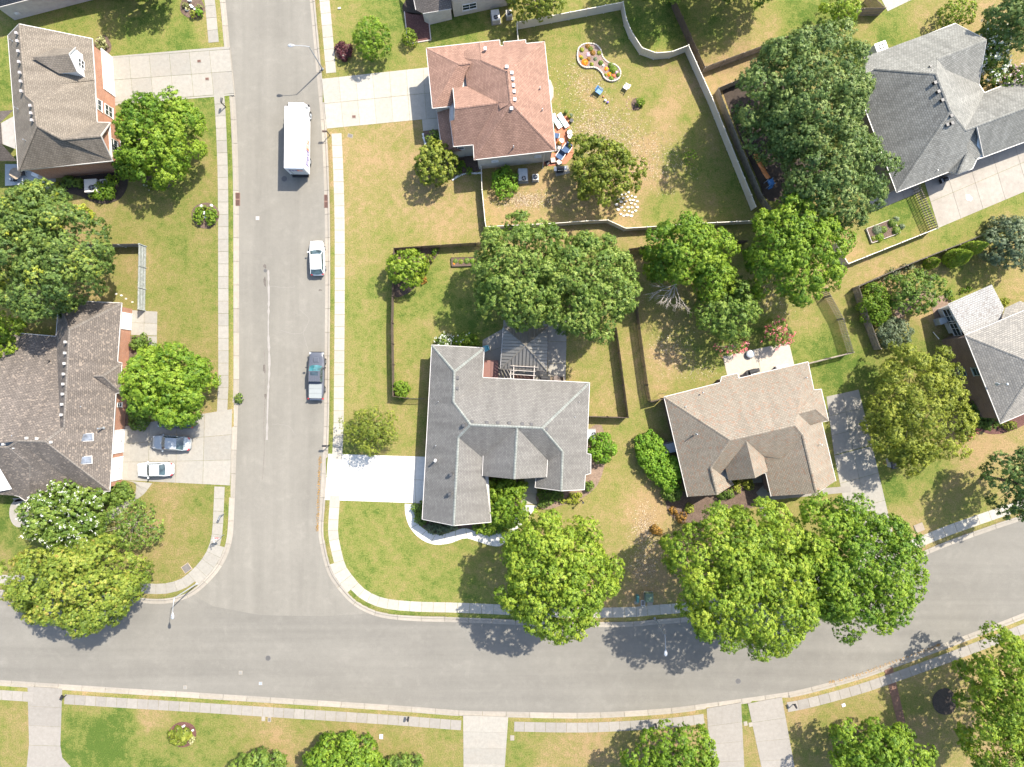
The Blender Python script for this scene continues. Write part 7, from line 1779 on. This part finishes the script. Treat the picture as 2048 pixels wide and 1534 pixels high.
# timber edging of the red mulch bed at the top
eg = thing('bed_edging', W(860,60,0), 'pale timber edging round the red mulch bed', 'edging')
for a_, b_ in (((809,24),(816,88)),((816,88),(862,80.5)),((862,80.5),(858,44))):
    a,c=W(*a_,0),W(*b_,0); d=c-a; b=MB(); b.box(((a+c)/2+Vector((0,0,.05))),(d.length,.12,.14),math.atan2(d.y,d.x)); b.build('timber', plain('pale_timber',(.45,.38,.33),.9), eg)
# statue by the burgundy bush
p = W(690,118,0); st = thing('garden_statue',(p.x,p.y,0),'small pale garden statue below the burgundy bush','statue'); 
b=MB(); b.box((p.x,p.y,.1),(.35,.35,.22)); b.build('plinth',STONE,st); b=MB(); b.cyl((p.x,p.y,.2),.14,.5,12,.10); b.ball((p.x-.02,p.y+.02,.80),.13,12,8,.16); b.cyl((p.x,p.y,.62),.16,.1,12,.07); b.build('figure',STONE,st,smooth=True)
# red slide yard: orange slide with blue platform
sl = thing('playground_slide', W(1535,365,0), 'orange plastic slide with a blue step platform in the shaded yard', 'slide')
OR_ = plain('orange_slide_plastic',(.60,.22,.06),.5,0,.2,4); n=10; a,b_=W(1509,308,.25),W(1536,357,1.2); d=(b_-a); s=Vector((-d.y,d.x,0)).normalized()
b=MB()
for k in range(n):
    t0,t1=k/n,(k+1)/n; z=lambda t:.22+1.0*t**1.5+.03*math.sin(t*14)
    for (w0,w1,h0,h1) in ((-.28,-.24,.14,0),(-.24,.24,0,0),(.24,.28,0,.14)):
        p0=a+d*t0; p1=a+d*t1; p0.z=z(t0); p1.z=z(t1)
        b.poly([p0+s*w0+Vector((0,0,h0)),p0+s*w1+Vector((0,0,h1)),p1+s*w1+Vector((0,0,h1)),p1+s*w0+Vector((0,0,h0))])
b.build('chute',OR_,sl)
c=W(1542,364,1.25); rz=math.atan2(d.y,d.x); b=MB(); b.box((c.x,c.y,1.2),(.75,.75,.08),rz); b.build('platform',plain('blue_plastic',(.02,.14,.36),.5),sl)
for sx in (-.36,.36):
    for sy in (-.36,.36): q=rot((sx,sy,0),math.degrees(rz)); b=MB(); b.box((c.x+q.x,c.y+q.y,.75),(.07,.07,1.5),rz); b.build('post',plain('pale_blue_post',(.35,.45,.55),.5),sl)
for k in range(3): q=rot((.42+.08*k,0,0),math.degrees(rz)); b=MB(); b.box((c.x+q.x,c.y+q.y,1.0-.3*k),(.14,.6,.05),rz); b.build('step',plain('blue_plastic'),sl)
# basketball hoop
p=W(1778,927,0); bh=thing('basketball_hoop',(p.x,p.y,0),'portable basketball hoop at the edge of the grey driveway','basketball hoop')
tp=W(1776,925,3.0); b=MB(); b.tube([Vector((p.x+.5,p.y-.2,0)),Vector((tp.x+.45,tp.y-.1,2.0)),Vector((tp.x+.12,tp.y,2.9))],.05,8); b.build('pole',BLACK,bh)
b=MB(); b.box((tp.x,tp.y,3.1),(.05,1.15,.8),R(12)); b.build('backboard',plain('clear_grey_board',(.35,.38,.36),.3),bh)
b=MB(); b.box((tp.x,tp.y-.0,2.72),(.08,1.18,.05),R(12)); b.build('board_frame',METAL,bh)
cc=Vector((tp.x-.32,tp.y+.0,2.95)); b=MB(); b.tube([cc+Vector((.23*math.cos(k*.3927),.23*math.sin(k*.3927),0)) for k in range(17)],.015,6,caps=False); b.build('rim',RED,bh)
b=MB(); b.box((p.x+.6,p.y-.2,.1),(.7,.9,.2),R(12)); b.build('base',BLACK,bh)
# round steel fire pit on the pink roofed house patio with folded parasol
c=W(1501,708,.45); ft=thing('metal_fire_bowl',(c.x,c.y,0),'round silver topped fire bowl on the cream patio','fire bowl')
b=MB(); b.cyl((c.x,c.y,.0),.42,.4,20,.5); b.build('bowl',BLACK,ft); b=MB(); b.ball((c.x,c.y,.42),.55,20,8,.18); b.build('lid',plain('silver_lid',(.5,.53,.54),.3,.4),ft,smooth=True); b=MB(); b.cyl((c.x,c.y,.58),.05,.08,8); b.build('handle',BLACK,ft)
ubox('deck_box','white storage box against the wall of the cream patio',1561,735,0,1.5,.6,.7,14,WHITE,cat='storage box')
# hot tub with brown cover
HT=plain('brown_spa_cover',(.17,.075,.055),.6,0,.08); HT2=plain('brown_spa_cover_half',(.145,.065,.05),.6,0,.08)
p=W(982,739,0); ht=thing('hot_tub',(p.x,p.y,0),'brown covered hot tub in the corner behind the central house','hot tub')
b=MB(); b.prism([tuple(W(x,y,0).to_2d()) for x,y in ((960,722),(990,722),(995,727),(995,757),(960,757))],0,.85); b.build('cabinet',WOODDARK,ht)
for (x0,x1,m_,z) in ((959,981.5,HT,.98),(982,996.5,HT2,.93)):
    b=MB(); b.prism([tuple(W(x,y,.9).to_2d()) for x,y in ((x0,720.5),(x1,720.5),(x1,758),(x0,758))],.85,z); b.build('cover_panel',m_,ht)
rtable('dark round table in the sun at the patio edge',1113.5,757,.42,.72,plain('brown_table',(.12,.09,.07),.5),'patio_table')
chair('brown patio chair left of the dark round table',1106,757,0,plain('brown_cushion',(.16,.12,.08),.7),BLACK,.5,'patio_chair','brown patio chairs'); chair('brown patio chair right of the dark round table',1121.5,758,180,plain('brown_cushion'),BLACK,.5,'patio_chair','brown patio chairs')
ubox('hot_tub_steps','dark reddish storage bench under the pergola beams',1047,758,0,2.4,.9,.5,-3,plain('red_brown_bench',(.13,.06,.04),.7),cat='bench')
# left house patio pieces
rtable('brown square looking table under the left porch edge',30,347,.75,.75,WOODTAN,'patio_table')
chair('dark chair right of the brown porch table',46,347,180,BLACK,BLACK,.5,'patio_chair','dark porch chairs'); chair('dark chair below the brown porch table',30,359,90,BLACK,BLACK,.5,'patio_chair','dark porch chairs')
ubox('covered_furniture','white plastic covered bundle on the bluish patio',76,352,0,1.3,.6,.6,-20,WHITE,(.7,.6),cat='covered furniture',lid=False)
wi = thing('white_paint_stain', W(1936,395,.03), 'white paint spill on the stained concrete drive', 'paint stain'); b=MB(); b.prism([tuple(W(x,y,0).to_2d()) for x,y in ((1932,389),(1938,390),(1945,396),(1942,402),(1936,401),(1932,398))],.02,.032); b.build('paint', WHITE, wi)
# downspouts, satellite dish, vent hoods
downspout(C, 1085.6, 331, 4.6)
p=W(1872,672,1.0); ds=thing('downspout_pipe',(p.x,p.y,0),'loose white downpipe standing off the sunroom corner','pipe'); b=MB(); b.tube([W(1866,664,.1),W(1878,678,1.3)],.05,6); b.build('pipe',WHITE,ds)
hp=thing('shepherd_hook',W(1324,787,0),'bent metal garden hook at the corner of the pinkish roof','garden hook'); b=MB(); q=W(1318,787,0); b.tube([q,q+Vector((0,0,1.7)),q+Vector((.2,.05,1.9)),q+Vector((.45,.05,1.85))],.02,6); b.build('hook',BLACK,hp)
hk=thing('shepherd_hook',W(1850,1074,0),'bent metal garden hook on the right lawn near the pavement','garden hook'); b=MB(); q=W(1850,1071,0); b.tube([q,q+Vector((0,0,1.2)),q+Vector((.3,.05,1.35))],.02,6); b.build('hook',BLACK,hk)
dp=thing('lamp_post',W(1168,988,0),'short black garden lamp post in the pale bed','garden lamp'); q=W(1163,1000,0); b=MB(); b.box((q.x,q.y,.9),(.09,.09,1.8)); b.build('post',BLACK,dp); b=MB(); b.box((q.x,q.y,1.9),(.2,.2,.25),top=(1.2,1.2)); b.build('lantern',BLACK,dp)
pinkb=thing('yard_sign', W(662,67,0),'tiny white yard sign lying on the top lawn','yard sign'); b=MB(); q=W(679,17,0); b.box((q.x,q.y,.1),(.35,.2,.06),.3); b.build('panel',WHITE,pinkb)
# oil drips, tar and repair patches on the side street: thin sheets
TAR=plain('asphalt_tar_patch',(.10,.085,.07),.9,0,.3,6); PALE=plain('pale_asphalt_patch',(.29,.27,.24),.95,0,.1,6)
for k,(x,y,rx,ry,m_) in enumerate(((529,563,3,8,TAR),(529,532,2.5,5,TAR),(528,738,3,8,TAR),(530,792,2,6,TAR),(640,580,3,2,TAR))):
    o=MB(); o.prism([tuple(W(a,b2,0).to_2d()) for a,b2 in blob(x,y,rx,ry,14,.25,k)],RZ-.02,RZ+.004); q=o.build('tar_patch',m_); struct(q)
# leaf litter along the gutters
for nm,(pts_,) in {'a':([(640,915),(637.5,960),(636,1010),(634,1060)],),'b':([(1660,1366),(1720,1349),(1780,1328),(1850,1303),(1880,1291)],)}.items():
    rng=np.random.default_rng(len(pts_)); c_=np.array(catmull(pts_,10)); n=700; i=rng.integers(0,len(c_),n); P=c_[i]+rng.normal(0,1.6,(n,2)); P3=np.stack([(P[:,0]-1024)/PPM,(767-P[:,1])/PPM,np.full(n,RZ+.01)],1)
    q=leaves(P3,unit(rng.normal(size=(n,3))*.3+np.array([0,0,1])),rng,.09); me=quadmesh('leaf_litter',q,rng.uniform(0,1,n),L_RUSSET); o=bpy.data.objects.new('leaf_litter',me); COL.objects.link(o); tag(o,'dry brown leaves lying in the %s gutter'%('white driveway' if nm=='a' else 'curved bottom right'),'leaf litter',kind='stuff')

# centre seam of the side street and fine cracks: thin sheets of lighter and darker binder
def streak(name, pts, w, mat, dz, seed):
    r = random.Random(seed); P = catmull(pts, 8); L_, R_ = [], []
    for i, (x, y) in enumerate(P):
        q = w * r.uniform(.3, 1.2); L_.append((x - q, y)); R_.append((x + q + r.uniform(-.3, .3), y))
    for i in range(len(P) - 1):
        o = None
    mb = MB()
    for i in range(len(P) - 1):
        a, b2, c_, d = W(*L_[i], 0), W(*L_[i+1], 0), W(*R_[i+1], 0), W(*R_[i], 0)
        for q in (a, b2, c_, d): q.z = RZ + dz
        mb.poly([a, b2, c_, d])
    o = mb.build(name, mat); struct(o)
streak('asphalt_seam', [(536,540),(537,600),(536,660),(538,730),(535,800),(533,880)], 2.2, plain('pale_seam_binder', (.245,.225,.20), .95, 0, .08, 4), .004, 1)
streak('asphalt_crack', [(528,700),(530,740),(529,800),(527,850),(528,900),(524,960)], .8, plain('crack_filler', (.15,.13,.11), .95, 0, .2, 6), .006, 2)
for k, pts in enumerate(([(480,507),(510,508),(545,510),(580,506),(615,509)], [(540,572),(575,575),(590,572)], [(560,660),(590,668),(612,660)], [(545,848),(575,852),(590,870)], [(600,620),(618,640),(606,665),(616,700)])):
    mb = MB(); P = catmull(pts, 5); r = random.Random(k)
    Q = [W(x + r.uniform(-1, 1), y + r.uniform(-1, 1), 0).to_2d() for x, y in P]
    for i in range(len(Q) - 1):
        d = (Q[i+1] - Q[i]).normalized(); n = Vector((-d.y, d.x)) * .015
        mb.poly([(*(Q[i] - n), RZ + .006), (*(Q[i+1] - n), RZ + .006), (*(Q[i+1] + n), RZ + .006), (*(Q[i] + n), RZ + .006)])
    struct(mb.build('asphalt_crack', plain('crack_line' if k == 0 else 'pale_crack_line', (.15,.135,.118) if k == 0 else (.225,.208,.182), .95)))
# fallen leaves on the dry lawns
def litter(label, boxes, n, seed):
    rng = np.random.default_rng(seed); P = []
    for x, y, rx, ry, w in boxes:
        m = int(n * w); a = rng.normal(0, .45, (m, 2)); P.append(np.stack([x + a[:, 0] * rx, y + a[:, 1] * ry], 1))
    P = np.concatenate(P); P3 = np.stack([(P[:, 0] - 1024) / PPM, (767 - P[:, 1]) / PPM, np.full(len(P), .02)], 1)
    q = leaves(P3, unit(rng.normal(size=(len(P), 3)) * .35 + np.array([0, 0, 1])), rng, .12)
    me = quadmesh('leaf_litter', q, rng.uniform(0, 1, len(P)), leafmat('fallen_leaf_%d' % seed, (.12,.08,.05), (.30,.22,.14), (.42,.34,.24), .1)); o = bpy.data.objects.new('leaf_litter', me); COL.objects.link(o); tag(o, label, 'leaf litter', kind='stuff')
litter('pale fallen leaves scattered over the fenced backyard with the kidney bed', [(1190,260,90,60,.4),(1250,300,80,60,.2),(1170,160,70,50,.1),(1050,400,70,18,.2),(1330,330,60,60,.1)], 5200, 21)
litter('pale fallen leaves scattered over the fenced lawn above the pinkish roof', [(1340,700,50,50,.5),(1400,740,50,30,.2),(1550,600,60,60,.3)], 900, 22)
litter('pale fallen leaves and clippings in the patch between the two central houses', [(1290,1060,30,60,.6),(1290,1130,40,40,.4)], 1600, 23)
